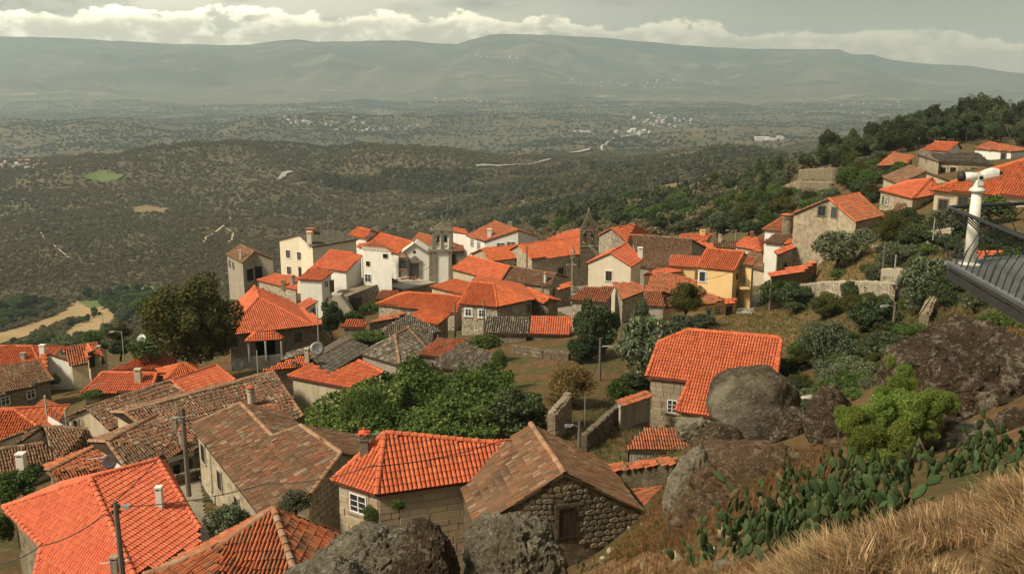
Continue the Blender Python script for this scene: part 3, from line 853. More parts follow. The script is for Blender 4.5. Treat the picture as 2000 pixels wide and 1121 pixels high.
def window(H, px, py, w=.9, h=1.1, st='w', trim='stone_trim', wpx=None, hpx=None, name=None):
    r = wall_hit(H, px, py)
    if r is None: _n_miss.append((H.root['label'][:30], px, py)); return
    k, p, n, t = r; up = np.array([0, 0, 1.0])
    if t[0] < 0: t = -t
    if hpx: h = hpx * p[1] / F * 1.02
    if wpx:
        fo = max(.25, abs(float(unit(np.cross(n, up)) @ np.array([1.0, 0, 0]) - (p[0] / p[1]) * float(unit(np.cross(n, up))[1]))))
        w = wpx * p[1] / F / fo
    door = st.startswith('door'); nm = name or ('door' if door else 'window')
    mb = MB(); fw = .07
    frame = {'w': 'paint_white', 'd': 'stone_trim', 'b': 'wood_brown', 'k': 'paint_dark', 'g': 'paint_green', 'doorb': 'wood_brown', 'doork': 'wood_dark', 'doorw': 'paint_white', 'doorg': 'paint_green', 's': 'metal_dark', 'bl': 'paint_blue', 'a': 'stone_trim'}[st]
    def bar(cu, cv, hu, hv, o=.05, d_=.05): mb.box(p + t * cu + up * cv + n * o, t * hu, up * hv, n * d_)
    bar(-w / 2, 0, fw / 2, h / 2 + fw / 2); bar(w / 2, 0, fw / 2, h / 2 + fw / 2)
    bar(0, h / 2, w / 2 - fw / 2, fw / 2); bar(0, -h / 2, w / 2 - fw / 2, fw / 2)
    if st in ('w', 'k', 'b') and not door:
        bar(0, 0, fw * .45, h / 2 - fw / 2, .045, .04)
        bar(-w / 4 - fw * .1, h * .12, w / 4 - fw * .5, fw * .22, .045, .03); bar(w / 4 + fw * .1, h * .12, w / 4 - fw * .5, fw * .22, .045, .03)
        if H.Y < 90:
            bar(-w / 4 - fw * .1, -h * .2, w / 4 - fw * .5, fw * .22, .045, .03); bar(w / 4 + fw * .1, -h * .2, w / 4 - fw * .5, fw * .22, .045, .03)
    fr = mb.build(nm, frame, H.root)
    mb = MB(); mb.box(p + n * .03, t * (w / 2 - fw / 2 - .002), up * (h / 2 - fw / 2 - .002), n * .025)
    if door or st in ('s', 'g'):
        if H.Y < 75:
            nb = max(3, int(w / .18))
            for i in range(nb):
                m2 = MB(); cu = -w / 2 + fw / 2 + (i + .5) * (w - fw) / nb
                m2.box(p + n * (.035 + .004 * (i % 2)) + t * cu, t * ((w - fw) / nb / 2 - .006), up * (h / 2 - fw / 2 - .004), n * .028)
                m2.build('plank', 'wood_dark' if st == 'doork' else frame, fr)
        else: mb.build('panel', frame, fr)
    else: mb.build('pane', 'glass' if st in ('w', 'k', 'b', 'bl') else 'dark_opening', fr)
    if trim:
        mb = MB(); tw_ = .16
        for sgn in (-1, 1): mb.box(p + t * sgn * (w / 2 + fw / 2 + tw_ / 2 + .002) + n * .025, t * tw_ / 2, up * (h / 2 + fw), n * .04)
        mb.box(p + up * (h / 2 + fw / 2 + tw_ / 2 + .03) + n * .028, t * (w / 2 + tw_ + .06), up * tw_ / 2, n * .045)
        if not door: mb.box(p - up * (h / 2 + fw / 2 + .05 + .03) + n * .05, t * (w / 2 + tw_ + .1), up * .05, n * .08)
        mb.build('window_surround' if not door else 'door_surround', trim, fr)
    return fr
def roof_hit(H, px, py):
    d = ray(px, py); best = None
    for f in H.faces:
        for tr in tri_fan([H.V[i] for i in f]):
            a, b, c = tr; n = np.cross(b - a, c - a); den = d @ n
            if abs(den) < 1e-9: continue
            k = (a @ n) / den; p = d * k
            if all(np.dot(np.cross(y - x, p - x), n) >= -.25 * np.linalg.norm(n) for x, y in ((a, b), (b, c), (c, a))):
                if best is None or k < best[0]: best = (k, p)
    return best
def chimney(H, px, py0, py1, wpx, st='plaster', mat='concrete', parent=None):
    """from the row where it leaves the roof to the row of its top"""
    r = roof_hit(H, px, py0)
    if r is None:
        _n_miss.append((H.root['label'][:30], 'chimney', px, py0)); return
    p = r[1]; w_ = wpx * p[1] / F; h = (py0 - py1) * p[1] / F * 1.03; up = np.array([0, 0, 1.0])
    mb = MB(); b = p - up * .5
    if st == 'round':
        mb.lathe(b, [(w_ / 2, 0), (w_ / 2, h * .78 + .5), (w_ * .62, h * .80 + .5), (w_ * .62, h * .86 + .5)], 12)
        o = mb.build('chimney', mat, H.root, smooth=False)
        mb = MB()
        for a in range(5):
            t_ = a * 2 * math.pi / 5; mb.tube([p + up * (h * .86) + np.array([math.cos(t_), math.sin(t_), 0]) * w_ * .42, p + up * h * .96 + np.array([math.cos(t_), math.sin(t_), 0]) * w_ * .42], .05, 5)
        mb.lathe(p + up * h * .95, [(w_ * .66, 0), (w_ * .62, .06), (w_ * .2, .22)], 12)
        mb.build('chimney_cap', 'tile_brick', o); return o
    if st == 'star':
        mb.abox(p[0] - w_ / 2, p[0] + w_ / 2, p[1] - w_ / 2, p[1] + w_ / 2, b[2], p[2] + h * .58)
        mb.abox(p[0] - w_ * .62, p[0] + w_ * .62, p[1] - w_ * .62, p[1] + w_ * .62, p[2] + h * .58, p[2] + h * .66)
        o = mb.build('chimney', mat, H.root); mb = MB()
        for sx in (-1, 1):
            for sy in (-1, 1): mb.abox(p[0] + sx * w_ * .4 - .05, p[0] + sx * w_ * .4 + .05, p[1] + sy * w_ * .4 - .05, p[1] + sy * w_ * .4 + .05, p[2] + h * .66, p[2] + h * .8)
        mb.build('chimney_pier', mat, o); mb = MB(); c = p + up * h * .8
        for k in range(4):
            t_ = k * math.pi / 2 + .78; d = np.array([math.cos(t_), math.sin(t_), 0]); s = np.array([-d[1], d[0], 0])
            mb.hull8([c - s * .1, c + d * w_ * .85 - s * .12 + up * .1, c + d * w_ * .85 + s * .12 + up * .1, c + s * .1], [c - s * .12 + up * .14, c + d * w_ * .85 - s * .12 + up * .16, c + d * w_ * .85 + s * .12 + up * .16, c + s * .12 + up * .14])
        mb.lathe(c, [(.26, .1), (.2, .22), (.07, .3), (.05, .42)], 8); mb.build('chimney_cap', 'red_clay', o); return o
    mb.abox(p[0] - w_ / 2, p[0] + w_ / 2, p[1] - w_ / 2, p[1] + w_ / 2, b[2], p[2] + h * .8)
    o = mb.build('chimney', mat, H.root)
    mb = MB()
    for sx in (-1, 1): mb.abox(p[0] + sx * w_ * .4 - w_ * .09, p[0] + sx * w_ * .4 + w_ * .09, p[1] - w_ * .49, p[1] + w_ * .49, p[2] + h * .8, p[2] + h * .92)
    mb.abox(p[0] - w_ * .58, p[0] + w_ * .58, p[1] - w_ * .58, p[1] + w_ * .58, p[2] + h * .92, p[2] + h)
    mb.build('chimney_cap', 'tile_brick' if st == 'tile' else mat, o)
    return o

def eave_pt(A, B, he, Y):
    """anchor: the eave's nearer end (lower in the picture) he above the ground, or at distance Y"""
    m = A if A[1] >= B[1] else B
    a = P(m[0], m[1], Y) if Y else atheight(m[0], m[1], he, 20)
    return a[2]
def gab(name, label, A, B, R0, R1, he=3.0, Y=None, pitch=24, ends='gg', back=True, roof='tile_new', cat='house', **k):
    z = eave_pt(A, B, he, Y); a = PZ(*A, z); b = PZ(*B, z)
    e = unit(b - a); n = np.array([-e[1], e[0], 0])
    mid = ray((R0[0] + R1[0]) / 2, (R0[1] + R1[1]) / 2)
    m0 = (a + b) / 2
    best = None
    for s in (1, -1):
        nn = n * s; t = math.tan(math.radians(pitch)); pn = np.array([-t * nn[0], -t * nn[1], 1.0])
        c0 = ray(*R0) * ((a @ pn) / (ray(*R0) @ pn)); c1 = ray(*R1) * ((a @ pn) / (ray(*R1) @ pn))
        g = min((c0 - a) @ nn, (c1 - a) @ nn)
        if (a @ pn) / (ray(*R0) @ pn) > 0 and (a @ pn) / (ray(*R1) @ pn) > 0 and g > 0 and (best is None or abs(c0[1] - m0[1]) < best[0]):
            best = (abs(c0[1] - m0[1]), nn, c0, c1)
    if best is None: raise ValueError('no roof for ' + label)
    _, nn, c0, c1 = best
    h = (c0[2] + c1[2]) / 2; r0 = PZ(*R0, h) if h < -1 else c0; r1 = PZ(*R1, h) if h < -1 else c1
    rm = (r0 + r1) / 2
    if back:
        dist = lambda q: (rm - q) @ nn
        d = a + nn * 2 * dist(a); c = b + nn * 2 * dist(b)
    V = [a, b, r1, c, d, r0]
    faces = [(0, 1, 2, 5), (3, 4, 5, 2)]; ol = [0, 1, 2, 3, 4, 5]; caps = [(5, 2)]
    if ends[0] == 'h': faces.append((4, 0, 5)); caps += [(0, 5), (4, 5)]; ol.remove(5)
    else: caps += [(0, 5)] if k.get('verge') else []
    if ends[1] == 'h': faces.append((1, 3, 2)); caps += [(1, 2), (3, 2)]; ol.remove(2)
    else: caps += [(1, 2)] if k.get('verge') else []
    k.pop('verge', None)
    k.setdefault('caps', caps)
    return make_house(name, label, cat, V, faces, ol, roof=roof, **k)
def shed(name, label, A, B, U0, U1, he=2.6, Y=None, pitch=16, roof='tile_new', cat='house', **k):
    """one slope: low edge A-B, high edge U0-U1"""
    z = eave_pt(A, B, he, Y); a = PZ(*A, z); b = PZ(*B, z); e = unit(b - a); n = np.array([-e[1], e[0], 0])
    cand = []
    for s in (1, -1):
        nn = n * s; t = math.tan(math.radians(pitch)); pn = np.array([-t * nn[0], -t * nn[1], 1.0])
        k0 = (a @ pn) / (ray(*U0) @ pn); k1 = (a @ pn) / (ray(*U1) @ pn)
        if k0 > 0 and k1 > 0:
            c0 = ray(*U0) * k0; c1 = ray(*U1) * k1; g = (((c0 + c1) / 2) - a) @ nn
            if g > 0: cand.append((g, c0, c1))
    if not cand: raise ValueError('no shed for ' + label)
    _, c0, c1 = min(cand, key=lambda q: q[0])
    k.setdefault('caps', [])
    return make_house(name, label, cat, [a, b, c1, c0], [(0, 1, 2, 3)], [0, 1, 2, 3], roof=roof, **k)
def poly(name, label, verts, faces, outline, he=3.0, Y=None, anchor=0, roof='tile_new', cat='house', **k):
    """verts (px, py, height over the eave level)"""
    a = verts[anchor]; p = P(a[0], a[1], Y) if Y else atheight(a[0], a[1], he, 20); z = p[2] - a[2]
    V = [PZ(q[0], q[1], z + q[2]) if q[2] is not None else None for q in verts]
    for i, q in enumerate(verts):
        if q[2] is None:
            a, b, c = (V[j] for j in q[3]); V[i] = hitplane(q[0], q[1], a, np.cross(b - a, c - a))
    return make_house(name, label, cat, V, faces, outline, roof=roof, **k)
def planar(A, B, pts, Y=None, he=3, pitch=25, side=1):
    """points of one roof plane through the level line A-B"""
    z = eave_pt(A, B, he, Y); a = PZ(*A, z); b = PZ(*B, z); e = unit(b - a); nn = np.array([-e[1], e[0], 0]) * side
    t = math.tan(math.radians(pitch)); pn = np.array([-t * nn[0], -t * nn[1], 1.0])
    return [ray(*q) * ((a @ pn) / (ray(*q) @ pn)) for q in pts], nn

# wall stones, each an object of its own
_stone_mesh = {}
def stone_mesh(kind, mat, i):
    k = (kind, mat, i)
    if k in _stone_mesh: return _stone_mesh[k]
    r = np.random.default_rng(hash((i, len(kind))) % 1000 + i)
    if kind == 'block':
        mb = MB(); a = .46
        b = [(-.5, -.5, -.5), (.5, -.5, -.5), (.5, -.5, .5), (-.5, -.5, .5)]
        bb = [(x, 0.0, z) for x, _, z in b]; tt = [(x * .95 + r.normal(0, .008), -1.0, z * .90 + r.normal(0, .015)) for x, _, z in b]
        mb.hull8(bb, tt)
    else:
        mb = MB(); n = 7; an = np.sort(r.uniform(0, 2 * math.pi / n * .5, n) + np.arange(n) * 2 * math.pi / n)
        R = .5 + r.normal(0, .045, n); sq = 1 / np.maximum(np.abs(np.cos(an)), np.abs(np.sin(an))) * .62 + .38
        bb = [(R[j] * sq[j] * math.cos(an[j]), 0.0, R[j] * sq[j] * math.sin(an[j])) for j in range(n)]
        tt = [(x * .78, -1.0 + r.normal(0, .1), z * .76) for x, _, z in bb]
        mb.hull8(bb, tt)
    _stone_mesh[k] = mb.mesh('stone', mat); return _stone_mesh[k]
def stones(H, px0, px1, py0, py1, kind='block', mat='block_tan', rh=.42, lens=(.6, 1.3), out=.05, gap=.02, limit=300, skip=()):
    """courses of stones on the wall that shows in the given window of the photograph"""
    r = wall_hit(H, (px0 + px1) / 2, (py0 + py1) / 2)
    if r is None: _n_miss.append(('stones', H.root['label'][:30])); return
    _, p, n, t = r; 
    if t[0] < 0: t = -t
    seg = [(a, b) for a, b, nn, bz in H.W if nn @ n > .985 and abs((a - p) @ n) < .3]
    tt = t; cnt = 0; ends = [((q - p) @ t, q[2]) for sg_ in seg for q in sg_]; smin = min(e[0] for e in ends); smax = max(e[0] for e in ends)
    prof = [sorted([((a - p) @ t, a[2]), ((b - p) @ t, b[2])]) for a, b in seg]
    def topz(s):
        for (s0, z0_), (s1, z1_) in prof:
            if s0 - 1e-6 <= s <= s1 + 1e-6: return z0_ + (z1_ - z0_) * (s - s0) / (s1 - s0 + 1e-9)
        return -1e9
    corners = [hitplane(x, y, p, n) for x in (px0, px1) for y in (py0, py1)]
    us = [(c - p) @ t for c in corners]; zs = [c[2] for c in corners]
    z = max(zs)
    while z > min(zs) and cnt < limit:
        h = rh * random.uniform(.85, 1.15); x = min(us) - random.random() * .3
        while x < max(us) and cnt < limit:
            l = random.uniform(*lens); c = p + t * (x + l / 2); c = np.array([c[0], c[1], z - h / 2]); x += l
            s0 = max(smin, (c - p) @ t - l / 2); s1 = min(smax, (c - p) @ t + l / 2)
            if s1 - s0 < l * .35: continue
            l = s1 - s0; c = np.array([*(p + t * (s0 + s1) / 2)[:2], c[2]])
            ztop = min(topz(s0 + .02), topz(s1 - .02))
            if c[2] + h * .5 > ztop + .02 or c[2] < T1(c[0], c[1]) - .4: continue
            q = pix(c)
            if not (px0 - 3 <= q[0] <= px1 + 3 and py0 - 3 <= q[1] <= py1 + 3): continue
            if any(sx0 < q[0] < sx1 and sy0 < q[1] < sy1 for sx0, sx1, sy0, sy1 in skip): continue
            o = out * random.uniform(.7, 1.25)
            place(stone_mesh(kind, mat, random.randrange(6)), 'stone', c + n * .0, t, -n, (0, 0, 1.0), H.wallobj, (max(.05, l - gap), o, h - gap)); cnt += 1
        z -= h
    return cnt
# ------------------------------------------------------------------ ground
def build_terrain():
    nu, nv = 460, 640
    u = np.linspace(-.80, .80, nu)
    v = np.exp(np.concatenate([np.linspace(math.log(1.6), math.log(300), 330), np.linspace(math.log(300), math.log(15500), nv - 329)[1:]]))
    U, Vv = np.meshgrid(u, v); X = U * Vv; Z = T(X, Vv)
    # terrace edge, lane and yards stay as surveyed
    V = np.stack([X, Vv, Z], -1).reshape(-1, 3)
    i = np.arange(len(v) - 1)[:, None] * nu + np.arange(nu - 1)[None]
    Q = np.stack([i, i + 1, i + nu + 1, i + nu], -1).reshape(-1, 4)
    o = link('terrain', npmesh('terrain', V, Q, 'terrain_soil', smooth=True)); o['kind'] = 'structure'
build_terrain()
def near_ground():
    gx, gy = np.meshgrid(np.linspace(-70, 80, 151), np.linspace(-30, 70, 101))
    yy = np.maximum(gy, 1.6); xx = np.clip(gx, -.8 * yy, .8 * yy); Z = T(xx, yy) - .01
    cx = (gx[:-1, :-1] + gx[1:, 1:]) / 2; cyy = (gy[:-1, :-1] + gy[1:, 1:]) / 2
    k = (np.abs(cx) > .8 * cyy - 1.6) | (cyy < 3); k &= ~((np.abs(cx) < .8 * cyy - 1.6))
    i = np.arange(100)[:, None] * 151 + np.arange(150)[None]; Q = np.stack([i, i + 1, i + 152, i + 151], -1)[k].reshape(-1, 4)
    o = link('hillside', npmesh('hillside', np.stack([gx, gy, Z - .05 * (np.abs(gx) < .8 * gy)], -1).reshape(-1, 3), Q, 'terrain_soil', smooth=True)); o['kind'] = 'structure'
near_ground()
def sheet(name, pts, mat, kind='structure', off=.05, step=1.0, Ymin=5, Ymax=9000, label=None, cat=None):
    """a patch of other ground laid on the terrain, outlined by picture points"""
    W = np.array([ground(x, y, Ymin, Ymax) for x, y in pts]); pu, pv = W[:, 0], W[:, 1]
    nx = max(2, int((pu.max() - pu.min()) / step)); ny = max(2, int((pv.max() - pv.min()) / step))
    gx, gy = np.meshgrid(np.linspace(pu.min(), pu.max(), nx + 1), np.linspace(pv.min(), pv.max(), ny + 1))
    gx0, gy0 = gx.copy(), gy.copy()
    Z = T(gx, gy) + off
    V = np.stack([gx, gy, Z], -1).reshape(-1, 3)
    cx = (gx[:-1, :-1] + gx[1:, 1:]) / 2; cy_ = (gy[:-1, :-1] + gy[1:, 1:]) / 2
    k = inpoly(cx, cy_, pu, pv)
    i = (np.arange(ny)[:, None] * (nx + 1) + np.arange(nx)[None]); Q = np.stack([i, i + 1, i + nx + 2, i + nx + 1], -1)[k]
    if len(Q) == 0: return
    o = link(name, npmesh(name, V, Q.reshape(-1, 4), mat, smooth=True)); o['kind'] = kind
    return o
sheet('cobbled_lane', [(300, 915), (390, 925), (400, 1000), (430, 1040), (400, 1075), (350, 1010), (300, 960)], 'gravel', step=.22, off=.04)
sheet('village_street', [(1085, 545), (1180, 540), (1160, 600), (1120, 620), (1075, 600)], 'gravel', step=.5, off=.06)
sheet('church_square', [(740, 556), (900, 545), (1140, 545), (1130, 580), (760, 575)], 'gravel', step=.5, off=.06)
sheet('meadow', [(1380, 625), (1440, 600), (1590, 592), (1600, 620), (1560, 660), (1530, 700), (1390, 680)], 'meadow', step=.4, off=.05)
sheet('olive_terrace', [(1560, 565), (1590, 520), (1700, 505), (1770, 520), (1750, 575), (1660, 570)], 'meadow', step=.4, off=.05)
sheet('stubble_field', [(-60, 668), (100, 622), (150, 590), (195, 592), (205, 600), (120, 628), (60, 655), (0, 672)], 'stubble', step=4, off=.6, Ymin=300)
sheet('stubble_field', [(130, 650), (160, 618), (215, 600), (228, 606), (215, 640), (180, 668), (140, 670)], 'stubble', step=4, off=.6, Ymin=300)
sheet('green_field', [(155, 592), (190, 588), (202, 600), (180, 604)], 'field_green', step=3, off=.8, Ymin=300)
sheet('green_field', [(272, 564), (300, 560), (305, 572), (280, 575)], 'field_green', step=3, off=.8, Ymin=300)
sheet('green_field', [(162, 343), (200, 334), (240, 345), (215, 357), (180, 353)], 'field_green', step=8, off=1.0, Ymin=900)
sheet('bare_field', [(258, 405), (285, 402), (330, 408), (322, 418), (265, 416)], 'field_dull', step=6, off=1.0, Ymin=600)
sheet('bare_field', [(1280, 366), (1330, 358), (1345, 368), (1290, 376)], 'field_dull', step=5, off=1.0, Ymin=400)
def track(name, pts, w, mat='track', off=1.0, Ymin=300, label=None):
    W = [ground(x, y, Ymin) for x, y in pts]; mb = MB(); P2 = []
    for a, b in zip(W, W[1:]):
        n = max(2, int(np.linalg.norm(b - a) / (w * 2)))
        for i in range(n): P2.append(a + (b - a) * i / n)
    P2.append(W[-1])
    L_ = []
    for i, p in enumerate(P2):
        d = unit((P2[min(i + 1, len(P2) - 1)] - P2[max(i - 1, 0)]) * (1, 1, 0)); s = np.array([-d[1], d[0], 0]) * w / 2
        q = [p - s, p + s]; L_.append([np.array([x[0], x[1], T1(x[0], x[1]) + off]) for x in q])
    for a, b in zip(L_, L_[1:]): mb.poly([a[0], b[0], b[1], a[1]])
    o = mb.build(name, mat); o['kind'] = 'structure'; return o
track('dirt_track', [(398, 475), (402, 466), (420, 455), (436, 443), (450, 425), (452, 418)], 2.6)
track('dirt_track', [(438, 446), (455, 455), (453, 470), (446, 474)], 1.8)
track('dirt_track', [(70, 445), (95, 475), (135, 505)], 1.2)
track('valley_road', [(1000, 432), (1030, 424), (1075, 421), (1110, 418)], 9, 'far_asphalt')
track('dirt_track', [(548, 352), (556, 340), (570, 336)], 8, 'far_asphalt', 2)
track('valley_road', [(1110, 302), (1150, 296), (1175, 290), (1185, 282), (1215, 268), (1250, 262)], 8, 'far_asphalt', 4)
track('valley_road', [(930, 328), (975, 328), (1030, 326), (1075, 315)], 6, 'far_asphalt', 4)

# ------------------------------------------------------------------ leaf masses
def crown_mesh(name, mat, n, leaf, lobes, seed, squash=1.0, aspect=2.0, up=.0, tri=False, core=True, shell=.35):
    """a crown one unit wide and one high standing on z=0, of n leaf-clump faces in lobes (x, y, z, r)"""
    r = np.random.default_rng(seed); lb = np.array(lobes, float)
    wts = lb[:, 3] ** 2; wts /= wts.sum(); k = r.choice(len(lb), n, p=wts)
    d = r.normal(size=(n, 3)); d /= np.linalg.norm(d, axis=1)[:, None]
    rad = 1 - shell * r.random(n) ** 1.3
    c = lb[k, :3] + d * (lb[k, 3] * rad)[:, None] * [1, 1, squash]
    c += .5 * lb[k, 3:4] * .35 * np.stack([fbm(c * 5 + 9 * j, 2) for j in range(3)], 1)
    # keep what is not deep inside another lobe
    nrm = d + r.normal(size=(n, 3)) * .75; nrm /= np.linalg.norm(nrm, axis=1)[:, None]
    t1 = np.cross(nrm, r.normal(size=(n, 3)) * .7 + [0, 0, up + .2]); t1 /= np.linalg.norm(t1, axis=1)[:, None]
    t2 = np.cross(nrm, t1); s = leaf * r.uniform(.6, 1.3, n)[:, None]
    if tri:
        V = np.stack([c - t1 * s * .5, c + t1 * s * .5, c + t2 * s * aspect], 1); 
        me = npmesh(name, V.reshape(-1, 3), None, mat, np.arange(n * 3).reshape(-1, 3))
    else:
        V = np.stack([c - t2 * s * aspect * .5, c + t1 * s * .5, c + t2 * s * aspect * .5, c - t1 * s * .5], 1)
        me = npmesh(name, V.reshape(-1, 3), np.arange(n * 4).reshape(-1, 4), mat)
    return me
def lobes_round(seed, n=14, w=.5, zc=.5, h=.45, r0=.16, r1=.26):
    r = np.random.default_rng(seed); L_ = []
    for i in range(n):
        d = r.normal(size=3); d /= np.linalg.norm(d); q = r.uniform(.45, 1)
        rr = r.uniform(r0, r1)
        L_.append((d[0] * (w - rr) * q, d[1] * (w - rr) * q, zc + d[2] * (h - rr) * q, rr))
    return L_
def lobes_cone(seed, n=16):
    r = np.random.default_rng(seed); L_ = []
    for i in range(n):
        z = (i + .5) / n; w = .34 * (1 - z) ** .75 + .04; a = r.uniform(0, 6.28)
        rr = .10 + .12 * (1 - z); L_.append((math.cos(a) * w * .6, math.sin(a) * w * .6, .05 + z * .88, rr))
    return L_
CR = {}
def crown(kind, i):
    k = (kind, i)
    if k not in CR:
        sd = 100 + i * 7 + len(kind)
        spec = {
            'olive':  dict(mat='leaf_olive', n=5200, leaf=.028, lobes=lobes_round(sd, 20, .5, .5, .5, .12, .20), aspect=2.6, up=.6),
            'olive_near': dict(mat='leaf_olive', n=12000, leaf=.014, lobes=lobes_round(sd, 26, .5, .5, .5, .10, .18), aspect=4.0, up=1.2),
            'dark':   dict(mat='leaf_dark', n=12000, leaf=.026, lobes=lobes_round(sd, 26, .5, .5, .5, .10, .19), aspect=1.8),
            'green':  dict(mat='leaf_green', n=4200, leaf=.036, lobes=lobes_round(sd, 18, .5, .5, .5, .12, .22), aspect=1.7),
            'bright': dict(mat='leaf_bright', n=20000, leaf=.015, lobes=lobes_round(sd, 26, .5, .5, .5, .10, .20), aspect=2.2, up=.7),
            'brown':  dict(mat='leaf_brown', n=24000, leaf=.018, lobes=lobes_round(sd, 34, .5, .5, .5, .09, .17), aspect=1.7),
            'dry':    dict(mat='leaf_dry', n=9000, leaf=.013, lobes=lobes_round(sd, 22, .5, .5, .5, .12, .2), aspect=4.5, up=1.5, shell=.8),
            'pine':   dict(mat='leaf_pine', n=2600, leaf=.036, lobes=lobes_cone(sd), aspect=1.8, up=.5),
            'pineround': dict(mat='leaf_pine', n=2600, leaf=.036, lobes=lobes_round(sd, 14, .5, .62, .38, .13, .2), aspect=1.8, up=.4),
            'vine':   dict(mat='leaf_vine', n=4000, leaf=.04, lobes=lobes_round(sd, 18, .5, .5, .5, .12, .2), aspect=1.6),
            'willow': dict(mat='leaf_green', n=9000, leaf=.012, lobes=lobes_round(sd, 16, .5, .5, .5, .14, .24), aspect=6.0, up=2.5),
            'scrub':  dict(mat='leaf_scrub', n=260, leaf=.13, lobes=lobes_round(sd, 8, .5, .42, .42, .18, .3), aspect=1.3),
            'fardark': dict(mat='leaf_fardark', n=160, leaf=.15, lobes=lobes_round(sd, 8, .5, .42, .42, .18, .3), aspect=1.3),
            'farpine': dict(mat='leaf_farwood', n=240, leaf=.12, lobes=lobes_cone(sd, 9), aspect=1.4, up=.5),
        }[kind]
        CR[k] = crown_mesh('crown', seed=sd, name_='x', **spec) if False else crown_mesh('crown', spec.pop('mat'), spec.pop('n'), spec.pop('leaf'), spec.pop('lobes'), sd, **spec)
    return CR[k]
_trunks = {}
def trunk_mesh(i):
    if i not in _trunks:
        r = random.Random(i); mb = MB()
        pts = [(0, 0, -.12)]; x = y = 0
        for k in range(1, 5): x += r.uniform(-.07, .07); y += r.uniform(-.07, .07); pts.append((x, y, k * .14))
        mb.tube(pts, [.060, .045, .038, .034, .028], 7)
        for k in range(5):
            a = r.uniform(0, 6.28); b = pts[2 + k % 3]
            e = (b[0] + math.cos(a) * r.uniform(.15, .3), b[1] + math.sin(a) * r.uniform(.15, .3), b[2] + r.uniform(.2, .4))
            m = tuple((p + q) / 2 + r.uniform(-.03, .03) for p, q in zip(b, e)); mb.tube([b, m, e], [.025, .017, .006], 5)
        _trunks[i] = mb.mesh('trunk', 'bark', smooth=True)
    return _trunks[i]
_veg = random.Random(5)
def tree(kind, label, px, py, wpx, hpx, name=None, cat='tree', group=None, Y=None, trunk=.28, var=None, Ymin=20, at=None, yr=None):
    """base at the picture point (px, py); width and height in pixels there"""
    if at is not None: g = np.array(at, float)
    elif Y:
        g = P(px, py, Y)
    else: g = ground(px, py, Ymin)
    w_ = wpx * g[1] / F; h_ = hpx * g[1] / F * 1.03
    i = _veg.randrange(2) if var is None else var
    nm = name or {'olive': 'olive_tree', 'olive_near': 'olive_tree', 'dark': 'broadleaf_tree', 'green': 'broadleaf_tree', 'bright': 'shrub', 'brown': 'broadleaf_tree', 'dry': 'dry_shrub', 'pine': 'pine_tree', 'pineround': 'pine_tree', 'vine': 'shrub', 'willow': 'shrub', 'scrub': 'shrub', 'farpine': 'pine_tree'}[kind]
    o = thing(nm, label, cat, g, group)
    c = link('crown' if cat == 'tree' else 'foliage', crown(kind, i), o)
    c.location = (0, 0, h_ * trunk * .7); c.scale = (w_, w_, h_ * (1 - trunk * .7)); c.rotation_euler = (0, 0, _veg.uniform(0, 6.28))
    if trunk > .02:
        t_ = link('trunk', trunk_mesh(i), o); t_.scale = (w_ * .9, w_ * .9, h_); t_.rotation_euler = (0, 0, _veg.uniform(0, 6.28))
    return o

